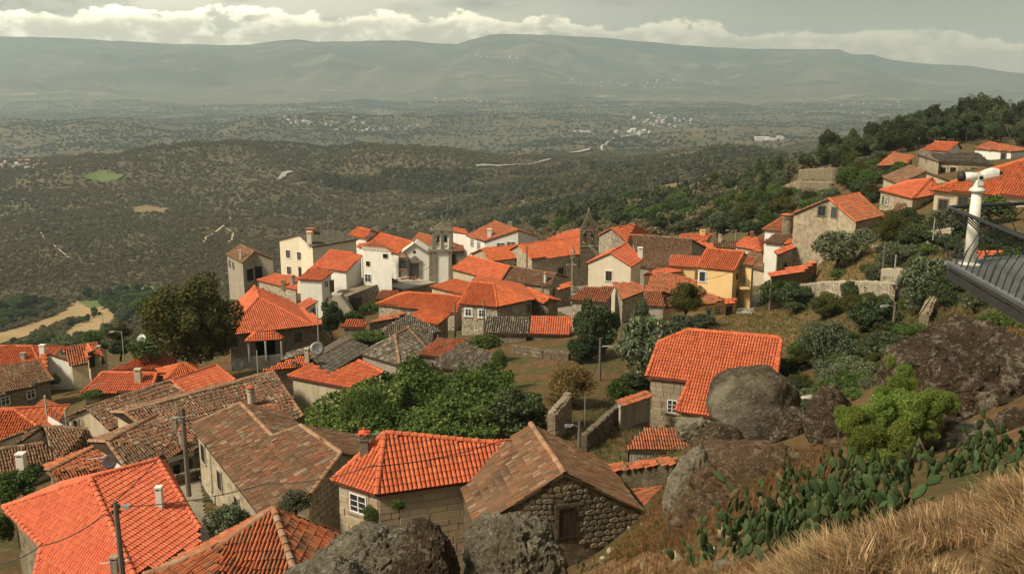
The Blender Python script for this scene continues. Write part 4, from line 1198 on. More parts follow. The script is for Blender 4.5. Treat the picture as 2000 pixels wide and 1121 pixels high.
def scatter(name, label, cat, pts, scl, protos, seed=0, flat=1.0):
    """one object that sets a copy of a bush at each of many points"""
    me = bpy.data.meshes.new(name + '_points'); me.vertices.add(len(pts)); me.vertices.foreach_set('co', np.asarray(pts, np.float32).ravel())
    r = np.random.default_rng(seed)
    a = me.attributes.new('scl', 'FLOAT', 'POINT'); a.data.foreach_set('value', np.asarray(scl, np.float32))
    rz = r.uniform(0, 6.28, len(pts))
    if 'dry_grass' in name: q_ = np.asarray(pts); rz = 2.6 * fbm(np.stack([q_[:, 0] / 1.1, q_[:, 1] / 1.1, 0 * q_[:, 0]], 1), 2) + r.normal(0, .5, len(pts))
    a = me.attributes.new('rz', 'FLOAT', 'POINT'); a.data.foreach_set('value', rz.astype(np.float32))
    a = me.attributes.new('pick', 'INT', 'POINT'); a.data.foreach_set('value', r.integers(0, len(protos), len(pts)).astype(np.int32))
    a = me.attributes.new('hz', 'FLOAT', 'POINT'); a.data.foreach_set('value', (r.uniform(.75, 1.35, len(pts)) * flat).astype(np.float32))
    o = link(name, me); tag(o, label, cat, kind='stuff')
    c = bpy.data.collections.new(name + '_kinds')
    for i, m in enumerate(protos): c.objects.link(bpy.data.objects.new('%s_%02d' % (name, i), m))
    g = bpy.data.node_groups.new(name, 'GeometryNodeTree')
    g.interface.new_socket('Geometry', in_out='INPUT', socket_type='NodeSocketGeometry'); g.interface.new_socket('Geometry', in_out='OUTPUT', socket_type='NodeSocketGeometry')
    gi = g.nodes.new('NodeGroupInput'); go = g.nodes.new('NodeGroupOutput')
    ip = g.nodes.new('GeometryNodeInstanceOnPoints'); ci = g.nodes.new('GeometryNodeCollectionInfo')
    ci.inputs['Collection'].default_value = c; ci.inputs['Separate Children'].default_value = True; ci.inputs['Reset Children'].default_value = True
    mp = g.nodes.new('GeometryNodeMeshToPoints')
    def at(nm, ty):
        n = g.nodes.new('GeometryNodeInputNamedAttribute'); n.data_type = ty; n.inputs['Name'].default_value = nm
        return n.outputs['Attribute']
    cx = g.nodes.new('ShaderNodeCombineXYZ'); g.links.new(at('rz', 'FLOAT'), cx.inputs[2])
    cs = g.nodes.new('ShaderNodeCombineXYZ'); s_ = at('scl', 'FLOAT'); g.links.new(s_, cs.inputs[0]); g.links.new(s_, cs.inputs[1])
    mu = g.nodes.new('ShaderNodeMath'); mu.operation = 'MULTIPLY'; g.links.new(s_, mu.inputs[0]); g.links.new(at('hz', 'FLOAT'), mu.inputs[1]); g.links.new(mu.outputs[0], cs.inputs[2])
    g.links.new(gi.outputs[0], mp.inputs[0]); g.links.new(mp.outputs[0], ip.inputs['Points']); g.links.new(ci.outputs[0], ip.inputs['Instance'])
    ip.inputs['Pick Instance'].default_value = True
    g.links.new(at('pick', 'INT'), ip.inputs['Instance Index']); g.links.new(cx.outputs[0], ip.inputs['Rotation']); g.links.new(cs.outputs[0], ip.inputs['Scale'])
    g.links.new(ip.outputs[0], go.inputs[0])
    md = o.modifiers.new('scatter', 'NODES'); md.node_group = g
    return o
def wedge(n, y0, y1, seed, umax=.62, p=1.0):
    r = np.random.default_rng(seed); y = np.sqrt(r.uniform(y0 ** 2, y1 ** 2, n)) if p == 1 else y0 * (y1 / y0) ** r.random(n)
    u = r.uniform(-umax, umax, n); return np.stack([u * y, y], 1), r
def dens(q, sc, o=4): return fbm(np.stack([q[:, 0] / sc, q[:, 1] / sc, 0 * q[:, 0] + 1], 1), o)
_fields = []
def infields(q):
    k = np.zeros(len(q), bool)
    for pts, ym in ([(-60, 668), (100, 622), (150, 590), (205, 588), (205, 602), (120, 628), (60, 655), (0, 675)], 300), ([(130, 652), (160, 616), (215, 598), (232, 606), (215, 640), (180, 668), (140, 672)], 300), \
                   ([(272, 562), (300, 558), (308, 574), (278, 578)], 300), ([(160, 345), (200, 332), (243, 345), (215, 359), (180, 355)], 900), ([(255, 404), (285, 400), (335, 408), (322, 420), (262, 418)], 600), ([(1278, 366), (1330, 356), (1347, 368), (1290, 378)], 400):
        W = np.array([ground(x, y, ym) for x, y in pts]); k |= inpoly(q[:, 0], q[:, 1], W[:, 0], W[:, 1])
    return k
def keep(q, r, sc, th, soft=.25):
    d = dens(q, sc); k = (d - th) / soft > r.uniform(-1, 1, len(q)); return k & ~infields(q)
# shrubs of the valley sides
q, r = wedge(120000, 260, 1000, 1)
pxs = CX + F * q[:, 0] / q[:, 1]
k = keep(q, r, 45, -.85, 1.1) 
q = q[k]; z = T(q[:, 0], q[:, 1]); k = r.random(len(q)) < 1.0
s_ = (1.5 + 3.0 * r.random(len(q)) ** 2.5) * (1 + .35 * dens(q, 120, 2))
scatter('valley_scrub', 'grey green shrubs covering the near slopes of the valley', 'shrubs', np.stack([q[:, 0], q[:, 1], z - .3], 1), s_, [crown('scrub', i) for i in range(4)], 3, .85)
q, r = wedge(190000, 1000, 2700, 2); k = keep(q, r, 90, -.9, 1.1); q = q[k]; z = T(q[:, 0], q[:, 1])
s_ = 3.2 + 4.2 * r.random(len(q)) ** 2.5
scatter('hillside_scrub', 'dense dark scrub covering the middle hills', 'shrubs', np.stack([q[:, 0], q[:, 1], z - .6], 1), s_, [crown('scrub', i) for i in range(4)], 4, .8)
q, r = wedge(120000, 2600, 8000, 3); u_ = q[:, 0] / q[:, 1] * F + CX; k = keep(q, r, 330, -.3, .7) | ((q[:, 1] > 3000) & (q[:, 1] < 4600) & (u_ < 900 + 150 * dens(q, 600, 2)) & (dens(q, 260) > -.5)); q = q[k]; z = T(q[:, 0], q[:, 1])
s_ = 9 + 8 * r.random(len(q)) ** 2
scatter('distant_wood', 'far off woods in dark bands across the hazy hills', 'wood', np.stack([q[:, 0], q[:, 1], z - 1], 1), s_, [crown('fardark', i) for i in range(4)], 5, .6)
# pine forest right of the middle, on the ridge beyond the village
q, r = wedge(62000, 420, 1500, 4); u = q[:, 0] / q[:, 1] * F + CX
k = (u > 900 + 200 * (q[:, 1] < 700) + 330 * dens(q, 160, 3)) & (dens(q, 200) > -.35) & (u < 2100) & ~((q[:, 1] < 620) & (u > 1560)); q = q[k & ~infields(q)]; z = T(q[:, 0], q[:, 1])
s_ = 4.5 + 4.5 * r.random(len(q))
scatter('pine_forest', 'dark green pine forest on the ridge beyond the village', 'forest', np.stack([q[:, 0], q[:, 1], z - .5], 1), s_, [crown('farpine', 0), crown('scrub', 1), crown('fardark', 0), crown('fardark', 1)], 6, 1.05)
# ------------------------------------------------------------------ the village houses
HS = {}
def reg(k, h): HS[k] = h; return h
W_ = window; C_ = chimney

# --- front row
h = reg('hip', poly('tiled_house', 'stone block house with a new orange hipped roof in the front row', [(649, 938, 0), (735, 966, 0), (962, 934, 0), (990, 868, None, (1, 2, 4)), (752, 845, 2.35), (722, 868, 0), (1000, 860, 0)],
    [(0, 1, 4), (1, 2, 3, 4), (3, 6, 5, 4), (5, 0, 4)], [0, 1, 2, 3, 6, 5], Y=46.5, anchor=1, roof='tile_new', wall='mortar', caps=[(0, 4), (1, 4), (3, 4)], single=300, inset=.28, tw=(.24, .36, 4)))
W_(h, 701, 983, wpx=33, h=1.02, st='w', trim='block_tan')
stones(h, 655, 733, 950, 1060, 'block', 'block_tan', .40, (.7, 1.5), .05, .018, 60, skip=[(676, 726, 958, 1006)])
stones(h, 737, 935, 950, 1110, 'block', 'block_tan', .40, (.9, 1.9), .05, .018, 90)
C_(h, 712, 884, 836, 17, 'star', 'stone_gray')

h = reg('barn', gab('stone_barn', 'mossy old stone barn with a weathered tiled gable roof and dark plank door', (893, 932), (930, 1030), (1037, 829), (1103, 925), Y=43.5, pitch=31, roof='tile_brown', cat='barn',
    wall='stone_dark', caps=[(5, 2)], capmat='cap_pale', single=300, sag=.10, jit=.010, inset=.12))
HS['barn'] = h
W_(h, 1107, 1020, wpx=34, hpx=66, st='doork', trim='stone_dark')
stones(h, 945, 1100, 935, 1062, 'rubble', 'rubble_dark', .30, (.24, .62), .07, .0, 150, skip=[(1080, 1134, 975, 1070)])
stones(h, 1106, 1262, 935, 1062, 'rubble', 'rubble_dark', .30, (.24, .62), .07, .0, 150, skip=[(1080, 1134, 975, 1070)])

h = reg('big', None)
A, B = (387, 851), (505, 1004)
pts, nn = planar(A, B, [(387, 851), (505, 1004), (606, 966), (666, 885), (588, 832), (533, 853), (470, 788), (378, 829)], Y=51.5, pitch=21, side=-1)
if pts[6][2] < pts[0][2]: pts, nn = planar(A, B, [(387, 851), (505, 1004), (606, 966), (666, 885), (588, 832), (533, 853), (470, 788), (378, 829)], Y=51.5, pitch=21, side=1)
z0 = pts[0][2]
def mirror(p, foot):       # the far slope falls as the near one rises
    d = (p[2] - z0) / math.tan(math.radians(21)) if foot is None else foot
    return np.array([p[0] + nn[0] * d, p[1] + nn[1] * d, p[2] - d * math.tan(math.radians(21))])
b3, b4, b5, b6 = mirror(pts[3], 4.2), mirror(pts[4], 4.2), mirror(pts[5], 3.2), mirror(pts[6], 3.2)
V = pts + [b3, b4, b5, b6]
h = reg('big', make_house('tiled_house', 'large house with a pale rubble side wall and a broad weathered brown tile roof', 'house', V,
    [(0, 1, 2, 3, 4, 5, 6, 7), (3, 8, 9, 4), (5, 10, 11, 6)], [0, 1, 2, 3, 8, 9, 5, 10, 11, 6, 7], roof='tile_old', wall='stone_pale', caps=[(5, 6), (3, 4), (4, 5), (2, 3), (6, 7)], capmat='cap_pale', single=300, sag=.08, inset=.22, base_drop=2.5, jit=.012))
for x, y, st in ((398, 885, 's'), (430, 938, 's'), (464, 990, 's')): W_(h, x, y, w=.75, h=1.15, st=st, trim='stone_pale')
W_(h, 418, 993, w=.95, h=2.0, st='doorw', trim='stone_pale')
stones(h, 609, 654, 925, 1015, 'rubble', 'rubble_stone', .38, (.35, .7), .04, .06, 80)

h = reg('red', poly('tiled_house', 'house at the lower left with the largest fresh orange roof of many slopes', [(8, 990, 0), (82, 1066, None, (0, 4, 9)), (68, 1128, None, (0, 4, 9)), (120, 1200, None, (0, 4, 9)), (262, 1125, 0), (391, 1060, None, (4, 6, 9)), (391, 1034, 0), (322, 902, 0), (308, 898, None, (4, 6, 9)), (176, 934, 2.3), (120, 942, 0)],
    [(0, 1, 2, 3, 4, 9), (4, 5, 6, 8, 9), (6, 7, 8), (10, 0, 9), (7, 10, 9, 8)], [0, 1, 2, 3, 4, 5, 6, 7, 10], Y=50, anchor=0, roof='tile_salmon', wall='stone_gray',
    caps=[(0, 9), (4, 9), (9, 8), (0, 1), (1, 2), (6, 8)], single=300, base_drop=3, tw=(.20, .34, 4), inset=.4))
C_(h, 313, 990, 944, 13, 'plaster', 'plaster_white'); C_(h, 226, 1121, 1080, 14, 'plaster', 'plaster_gray')

h = reg('low', poly('tiled_house', 'house at the bottom edge under an old brick red roof with a low spreading hip', [(282, 1124, 0), (420, 1230, 0), (600, 1190, 0), (668, 1048, 0), (534, 993, 2.1), (433, 1064, 1.0), (520, 1000, .0)],
    [(0, 1, 5), (1, 2, 4, 5), (2, 3, 4), (3, 6, 4), (6, 0, 5, 4)], [0, 1, 2, 3, 6], Y=40.5, anchor=3, roof='tile_brick', wall='stone_gray', caps=[(0, 5), (5, 4), (2, 4)], capmat='cap_pale', single=300, sag=.08, base_drop=3, inset=.3, jit=.022))

A, B = (1320, 803), (1388, 812)
pp = [(1320, 803), (1388, 813), (1500, 828), (1514, 752), (1526, 664), (1519, 659), (1345, 644), (1287, 668), (1262, 736), (1346, 745)]
pts, nn = planar(A, B, pp, Y=72, pitch=30, side=1)
rz = pts[6]; bk = [np.array([p[0], p[1], p[2]]) + np.array([nn[0], nn[1], -math.tan(math.radians(30))]) * 3.4 for p in (pts[5], pts[6])]
h = reg('stonered', make_house('tiled_house', 'stone block house with bright orange roof beside the huge round boulder', 'house', pts + bk,
    [(0, 1, 2, 3, 4, 5, 6, 7, 8, 9), (5, 10, 11, 6), (6, 11, 7)], [0, 1, 2, 3, 4, 5, 10, 11, 7, 8, 9], roof='tile_new', wall='stone_gray', caps=[(5, 6), (6, 7), (7, 8), (4, 5), (3, 4), (9, 0)], single=300, inset=.3, tw=(.235, .38, 4)))
W_(h, 1313, 793, wpx=19, hpx=26, st='w', trim='block_gray')
stones(h, 1264, 1345, 742, 836, 'block', 'block_gray', .42, (.5, 1.1), .05, .02, 130, skip=[(1299, 1328, 777, 811)])
stones(h, 1322, 1388, 806, 850, 'block', 'block_tan', .42, (.6, 1.1), .05, .02, 40)

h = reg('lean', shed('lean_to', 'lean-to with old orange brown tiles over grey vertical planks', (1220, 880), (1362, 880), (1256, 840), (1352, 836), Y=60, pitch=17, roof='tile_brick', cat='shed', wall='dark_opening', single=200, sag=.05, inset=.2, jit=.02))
h = reg('ruin', shed('ruined_shed', 'broken tiled shed roof against the right side of the stone barn', (1231, 955), (1268, 1001), (1299, 916), (1326, 934), Y=47, pitch=18, roof='tile_brick', cat='shed', wall='stone_dark', single=120, jit=.03, inset=.1))

# --- left side
h = reg('r10b', gab('tiled_house', 'old brown roofed house with a white arcade facing the lane', (247, 914), (389, 874), (210, 863), (311, 808), Y=64, pitch=24, ends='hh', roof='tile_old', wall='plaster_white', capmat='cap_pale', sag=.08, jit=.02, verge=True))
W_(h, 312, 928, w=.9, h=1.5, st='doork'); W_(h, 347, 921, w=.8, h=1.3, st='d'); W_(h, 366, 915, w=.7, h=1.3, st='b')
C_(h, 358, 874, 832, 15, 'round', 'plaster_gray'); C_(h, 342, 838, 812, 9, 'plaster', 'plaster_gray')
h = reg('r10a', gab('tiled_house', 'low house with a rusty old tile roof just behind the big orange roof', (122, 946), (247, 914), (92, 922), (209, 863), Y=64, pitch=22, roof='tile_brick', wall='stone_gray', capmat='cap_pale', sag=.08, jit=.02, verge=True))
C_(h, 148, 922, 914, 14, 'plaster', 'concrete')
h = reg('long', gab('tiled_house', 'long old house with a wide mottled brown roof left of the grape vines', (345, 884), (592, 814), (245, 806), (534, 727), Y=72, pitch=19, ends='hh', roof='tile_old', wall='plaster_beige', capmat='cap_pale', sag=.12, jit=.022))
C_(h, 491, 792, 752, 14, 'round', 'plaster_beige')
h = reg('dorm', shed('tiled_house', 'small tiled annex with a beige wall between two old brown roofs', (525, 824), (566, 812), (489, 799), (528, 790), Y=66, pitch=16, roof='tile_brick', wall='plaster_beige', cat='annex'))
h = reg('r8', gab('tiled_house', 'old house with a cream gable wall and mottled tile roof on the left', (213, 840), (376, 777), (168, 797), (327, 746), Y=86, pitch=23, roof='tile_old', wall='plaster_beige', capmat='cap_pale', sag=.08, jit=.02))
W_(h, 149, 829, w=.5, h=.9, st='d')
h = reg('r7', gab('tiled_house', 'orange roofed house between the long old roof and the big tree', (368, 771), (459, 742), (335, 742), (422, 713), Y=97, pitch=22, roof='tile_new', wall='plaster_beige', verge=True))
h = reg('r6', gab('tiled_house', 'small orange gabled roof partly behind two chimneys on the left', (322, 745), (400, 733), (352, 711), (362, 710), Y=104, pitch=22, ends='hh', roof='tile_orange', wall='plaster_beige'))
h = reg('r5', gab('tiled_house', 'orange roofed house with a dark stone gable and climbing plant on the left', (158, 768), (296, 764), (203, 727), (306, 729), Y=97, pitch=20, ends='hg', roof='tile_new', wall='stone_dark', verge=True))
C_(h, 271, 745, 718, 12, 'plaster', 'plaster_beige'); C_(h, 311, 748, 727, 12, 'plaster', 'concrete')
h = reg('r4', shed('tiled_house', 'broad orange roof tucked beneath the left edge of the big brown tree', (213, 724), (332, 722), (292, 690), (352, 694), Y=118, pitch=14, roof='tile_orange', wall='stone_gray'))
h = reg('r3', gab('tiled_house', 'small house with a dormer door and terrace on the far left', (136, 714), (206, 708), (122, 681), (192, 669), Y=122, pitch=25, roof='tile_brick', wall='plaster_beige', he=4))
C_(h, 195, 705, 673, 7, 'plaster', 'plaster_beige')
h = reg('r3d', gab('dormer', 'tiled dormer with a dark doorway opening on a small terrace', (165, 690), (172, 700), (172, 673), (184, 690), Y=119, pitch=24, roof='tile_orange', wall='plaster_beige', cat='dormer', base_drop=-2))
W_(h, 180, 702, w=1.0, h=1.9, st='doork')
h = reg('r2', gab('tiled_house', 'stone house at the left edge with two white windows and brown roof', (-20, 777), (104, 742), (-40, 722), (74, 703), Y=103, pitch=24, roof='tile_brown', wall='stone_gray', he=3.5, capmat='tile_brick', verge=True))
W_(h, 10, 783, w=.95, h=.95); W_(h, 60, 770, w=.95, h=.95)
h = reg('r1', gab('tiled_house', 'orange hipped roof at the left edge above the stone house', (-40, 722), (82, 717), (-20, 676), (62, 676), Y=122, pitch=20, ends='hh', roof='tile_orange', wall='plaster_white', verge=True))
C_(h, 46, 702, 688, 9, 'plaster', 'plaster_gray')
h = reg('r1b', gab('white_gable', 'bright white gable end with chimney beside the leftmost orange roof', (78, 716), (94, 722), (80, 688), (90, 690), Y=120, pitch=30, roof='tile_orange', wall='plaster_white', cat='house'))
C_(h, 84, 690, 672, 10, 'plaster', 'plaster_white')
h = reg('r11', gab('tiled_house', 'house with a large faded orange roof at the left edge beside a roof terrace', (-60, 862), (98, 850), (-60, 800), (28, 800), Y=84, pitch=20, ends='hh', roof='tile_orange', wall='plaster_white', verge=True))
C_(h, 13, 862, 836, 9, 'plaster', 'plaster_white')
h = reg('r11b', shed('tiled_house', 'small rusty tiled roof behind the railed roof terrace', (52, 812), (98, 832), (85, 778), (125, 800), Y=92, pitch=14, roof='tile_brick', wall='plaster_white'))
h = reg('r12a', gab('tiled_house', 'dark brown tiled house with a tall white chimney near the lower left', (-30, 938), (118, 902), (-30, 882), (86, 866), Y=74, pitch=22, roof='tile_brown', wall='plaster_beige', sag=.05, jit=.02))
C_(h, 44, 920, 880, 16, 'plaster', 'plaster_white')
h = reg('r12b', gab('tiled_house', 'brown tiled house next to a cream wall at the lower left', (112, 903), (186, 860), (84, 832), (170, 838), Y=77, pitch=20, roof='tile_brown', wall='plaster_beige', sag=.05, jit=.02))
h = reg('r12c', gab('tiled_house', 'small brown roof with a raised ridge among the left houses', (20, 898), (72, 878), (50, 842), (84, 830), Y=79, pitch=24, roof='tile_brown', wall='plaster_beige'))

# --- behind the vines
h = reg('o1', None)
pts, nn = planar((562, 735), (683, 758), [(562, 735), (683, 758), (750, 727), (700, 704), (645, 730), (611, 711)], Y=84, pitch=16)
h = reg('o1', make_house('tiled_house', 'orange roof of two ridges between the slate roof and the vines', 'house', pts, [(0, 1, 2, 3, 4, 5)], [0, 1, 2, 3, 4, 5], roof='tile_new', wall='plaster_beige', caps=[(2, 3), (5, 0)]))
h = reg('slate', gab('slate_house', 'low house with a dull grey slate roof in the middle of the old quarter', (645, 729), (738, 668), (612, 702), (705, 652), Y=97, pitch=20, roof='slate', wall='stone_gray', capmat='cap_pale'))
h = reg('o2', shed('tiled_house', 'orange roof with two small chimneys beside the satellite dish', (505, 727), (600, 716), (560, 705), (608, 690), Y=95, pitch=13, roof='tile_orange', wall='stone_gray'))
C_(h, 575, 716, 704, 9, 'plaster', 'tile_brown'); C_(h, 600, 708, 678, 8, 'plaster', 'plaster_beige')
h = reg('mud', shed('tiled_house', 'crumbling brown roof strip next to the stone facade of the hipped house', (548, 705), (600, 690), (560, 690), (607, 676), Y=106, pitch=15, roof='tile_gray', wall='stone_gray', cat='shed'))
h = reg('pyr', poly('tiled_house', 'old hipped brown roof shaped like a pyramid in the middle distance', [(700, 690, 0), (781, 714, 0), (838, 686, 0), (845, 655, 0), (797, 641, 2.0), (772, 655, 1.9)],
    [(0, 1, 5), (1, 2, 4, 5), (2, 3, 4), (3, 0, 5, 4)], [0, 1, 2, 3], Y=98, anchor=1, roof='tile_gray', wall='plaster_gray', caps=[(5, 1), (4, 5), (4, 2)], capmat='cap_pale', sag=.08))
h = reg('ob', shed('tiled_house', 'square rust brown tiled roof beside the pyramid roof', (815, 692), (886, 700), (856, 660), (908, 667), Y=100, pitch=19, roof='tile_brick', wall='stone_gray', sag=.05))
h = reg('bc', shed('tiled_house', 'grey brown ridged tile roof just above the grape vines', (832, 714), (946, 730), (905, 668), (966, 692), Y=94, pitch=17, roof='tile_gray', wall='stone_gray', sag=.06))
h = reg('bo', shed('tiled_house', 'overgrown brown roof sloping behind the pyramid roof', (712, 660), (838, 655), (800, 613), (862, 648), Y=108, pitch=15, roof='tile_gray', wall='stone_gray', sag=.1))
h = reg('so', shed('tiled_house', 'narrow orange roof with coarse tiles leaning towards the front', (790, 622), (856, 635), (822, 603), (881, 613), Y=119, pitch=20, roof='tile_orange', wall='stone_gray'))
h = reg('bs', shed('tiled_house', 'tiny orange roof on stone walls left of the overgrown roofs', (665, 639), (711, 640), (678, 624), (719, 628), Y=124, pitch=18, roof='tile_orange', wall='stone_gray'))
h = reg('bs2', shed('tiled_house', 'thin rust tiled strip of roof behind a small chimney', (720, 632), (775, 622), (745, 618), (795, 610), Y=127, pitch=14, roof='tile_brick', wall='stone_gray'))
h = reg('n1', gab('tiled_house', 'long stone house with an orange roof in the centre of the village', (734, 594), (893, 612), (799, 571), (906, 580), Y=132, pitch=20, ends='hg', roof='tile_orange', wall='rubble_pale'))
h = reg('n2', poly('tiled_house', 'rubble stone house with small white windows and an orange hipped roof', [(896, 594, 0), (972, 600, 0), (1043, 585, 0), (1020, 556, 0), (965, 555, 1.9), (921, 551, 1.9), (930, 540, 0)],
    [(0, 1, 4, 5), (1, 2, 4), (2, 3, 4), (3, 6, 5, 4)], [0, 1, 2, 3, 6, 5], Y=127, anchor=1, roof='tile_orange', wall='rubble_pale', caps=[(1, 4), (4, 5), (2, 4), (0, 5)]))
W_(h, 915, 610, w=.85, h=.95, trim='plaster_white'); W_(h, 941, 612, w=.8, h=1.0, trim='plaster_white'); W_(h, 1033, 602, w=.6, h=1.0, st='b')
h = reg('n3', shed('tiled_shed', 'low shed with deeply ridged grey brown tiles below the rubble stone house', (943, 651), (1032, 653), (950, 618), (1035, 621), Y=121, pitch=20, roof='tile_gray', wall='stone_gray', cat='shed'))
h = reg('n4', shed('tiled_shed', 'low shed with a bright orange roof left of the dark tall tree', (1034, 652), (1113, 654), (1038, 617), (1119, 620), Y=121, pitch=20, roof='tile_new', wall='stone_gray', cat='shed'))
h = reg('n6', gab('tiled_house', 'small brown orange roof with its gable to the right in the centre', (1024, 581), (1062, 593), (1034, 563), (1073, 584), Y=133, pitch=24, roof='tile_orange', wall='stone_gray'))
h = reg('n5', gab('tiled_house', 'wide orange roof in the centre joined to a brown one', (880, 525), (977, 550), (915, 500), (997, 521), Y=158, pitch=20, roof='tile_new', wall='plaster_beige'))
h = reg('n5b', gab('tiled_house', 'brown roofed house with a white bottle shaped chimney near the church', (978, 550), (1075, 560), (998, 521), (1087, 535), Y=155, pitch=21, roof='tile_brown', wall='rubble_pale'))
C_(h, 1064, 552, 532, 7, 'round', 'plaster_white')
W_(h, 1081, 572, w=.8, h=1.2, st='d')
h = reg('n5c', shed('tiled_shed', 'small porch roof at the end of the brown house near the pillory', (1088, 568), (1114, 560), (1096, 556), (1116, 552), Y=152, pitch=18, roof='tile_orange', wall='stone_gray', cat='porch'))
h = reg('n7', shed('tiled_house', 'roofless cream walled house between the flat slab and the orange roofs', (838, 560), (905, 577), (890, 545), (918, 552), Y=152, pitch=8, roof='tile_orange', wall='plaster_beige'))

# --- the left group of big houses
h = reg('hiphouse', poly('tiled_house', 'large stone house with a steep fresh orange hipped roof and a porch', [(440, 656, 0), (613, 636, 0), (637, 632, 0), (568, 588, 0), (497, 559, 3.0), (506, 580, 3.0), (452, 600, 0)],
    [(0, 1, 5), (1, 2, 3, 4, 5), (3, 6, 4), (6, 0, 5, 4)], [0, 1, 2, 3, 6], Y=124, anchor=0, roof='tile_new', wall='stone_gray', caps=[(0, 5), (1, 5), (4, 5)], inset=.5, he=4))
for x, y in ((456, 669), (582, 659)): W_(h, x, y, w=1.1, h=1.25, st='k')
W_(h, 530, 680, w=1.0, h=1.6, st='doorb')
h = reg('porch', poly('porch_roof', 'small orange hipped porch roof on white posts in front of the large hipped house', [(477, 668, 0), (556, 661, 0), (536, 647, 0), (497, 647, 0), (500, 650, .8), (532, 648, .8)],
    [(0, 1, 5, 4), (1, 2, 5), (3, 0, 4)], [3, 2], Y=121, anchor=0, roof='tile_new', wall='stone_gray', cat='porch'))
h = reg('farleft', gab('tiled_house', 'small old house with a brown hipped roof and dark porch at the village edge', (440, 497), (473, 514), (469, 478), (497, 492), Y=187, pitch=26, roof='tile_brown', wall='plaster_gray', he=6))
for x, y in ((449, 515), (456, 519)): W_(h, x, y, w=.9, h=1.2, st='k')
W_(h, 488, 537, w=2.0, h=2.4, st='d', trim=None); W_(h, 505, 535, w=1.6, h=3.2, st='d', trim=None)
C_(h, 470, 506, 488, 5, 'plaster', 'plaster_beige')
h = reg('cream', gab('tall_house', 'tall cream house with a dark slate roof at the far edge of the village', (609, 483), (700, 468), (582, 458), (648, 448), Y=172, pitch=16, ends='gh', roof='slate', wall='plaster_cream', he=8, capmat='slate'))
for x, y in ((563, 496), (585, 500), (565, 528)): W_(h, x, y, w=1.0, h=1.3, st='b', trim='plaster_white')
W_(h, 588, 532, w=.9, h=1.6, st='doork')
C_(h, 605, 476, 452, 9, 'plaster', 'plaster_cream'); C_(h, 607, 456, 446, 14, 'tile', 'tile_brick')
h = reg('white', shed('white_house', 'tall white house with a slanting red roof and few small windows', (608, 522), (676, 531), (645, 487), (710, 498), Y=158, pitch=27, roof='tile_new', wall='plaster_white', he=7))
h2 = reg('white2', poly('white_block', 'windowed white block joined to the slanting red roofed white house', [(676, 531, -4.3), (708, 487, 0), (764, 492, 0), (752, 485, 0), (706, 481, 0)], [(1, 2, 3, 4)], [1, 2, 3, 4], Y=160, anchor=1, roof='plaster_white', wall='plaster_white', flat=True, inset=.05))
W_(h2, 719, 515, w=.7, h=.8, st='d', trim=None); W_(h2, 719, 543, w=1.2, h=1.3, st='w', trim=None); W_(h2, 753, 500, w=.9, h=.7, st='d', trim=None)
h = reg('white3', shed('white_annex', 'white annex with a lower red roof and an outside door at its stairs', (580, 546), (629, 548), (607, 522), (652, 531), Y=153, pitch=19, roof='tile_new', wall='plaster_white', he=5, cat='annex'))
W_(h, 637, 555, w=.8, h=1.1, st='w', trim=None); W_(h, 648, 559, w=.9, h=2.0, st='doorb', trim=None)
h = reg('redlow', shed('tiled_house', 'low stone house with a flat red roof and two chimneys below the cream house', (500, 547), (578, 567), (539, 534), (583, 541), Y=158, pitch=15, roof='tile_new', wall='rubble_pale'))
C_(h, 554, 560, 547, 8, 'plaster', 'stone_gray'); C_(h, 572, 556, 538, 10, 'round', 'plaster_gray')
h = reg('redcurl', shed('tiled_house', 'small white house with a curved red roof beside the large hipped house', (590, 607), (621, 589), (576, 597), (606, 582), Y=140, pitch=16, roof='tile_new', wall='plaster_white'))
W_(h, 612, 612, w=1.2, h=1.2, st='k')
h = reg('brshed', shed('tiled_shed', 'low brown tiled shed right of the white house', (733, 584), (778, 586), (745, 567), (780, 568), Y=148, pitch=12, roof='tile_brick', wall='stone_gray', cat='shed'))
h = reg('slab', poly('flat_roof_building', 'flat concrete roofed building with a heap of red tiles on top', [(728, 554, 0), (787, 564, 0), (851, 551, 0), (792, 539, 0)], [(0, 1, 2, 3)], [0, 1, 2, 3], Y=161, anchor=1, roof='concrete', wall='stone_gray', flat=True, th=.3, cat='building'))

# --- round the church
h = reg('ch1', gab('tiled_house', 'long orange roof running back from the white chapel facade', (697, 482), (777, 496), (727, 451), (807, 474), Y=192, pitch=22, roof='tile_orange', wall='plaster_white', he=6))
h = reg('ch0', gab('tiled_house', 'orange roof behind the tall white house at the valley edge', (676, 462), (716, 466), (698, 444), (724, 450), Y=200, pitch=22, roof='tile_orange', wall='plaster_white', he=6))
h = reg('ch2', shed('tiled_house', 'rust orange roof in front of the long chapel roof', (703, 484), (768, 496), (732, 471), (770, 488), Y=182, pitch=14, roof='tile_brick', wall='plaster_white'))
h = reg('ch3', gab('tiled_house', 'brown roof peeping between the chapel and its bell tower', (800, 474), (842, 487), (818, 455), (846, 462), Y=210, pitch=22, roof='tile_brick', wall='plaster_beige', he=5))
h = reg('ch4', shed('tiled_house', 'brown tiled roof right behind the bell tower of the chapel', (880, 492), (909, 491), (880, 475), (905, 480), Y=195, pitch=16, roof='tile_brick', wall='plaster_gray', he=5))
W_(h, 886, 507, w=1.0, h=2.2, st='d')
h = reg('wsmall', shed('white_house', 'narrow white house with a thin orange roof right of the bell tower', (882, 452), (914, 458), (884, 444), (908, 448), Y=215, pitch=12, roof='tile_new', wall='plaster_white', he=6))
h = reg('wgable', gab('white_house', 'wide white gabled house with a brown roof and two long windows', (910, 460), (945, 472), (966, 432), (1013, 450), Y=196, pitch=21, roof='tile_brick', wall='plaster_white', he=6, inset=.2))
for x, y in ((978, 479), (998, 477)): W_(h, x, y, w=1.7, h=1.0, st='w', trim=None)
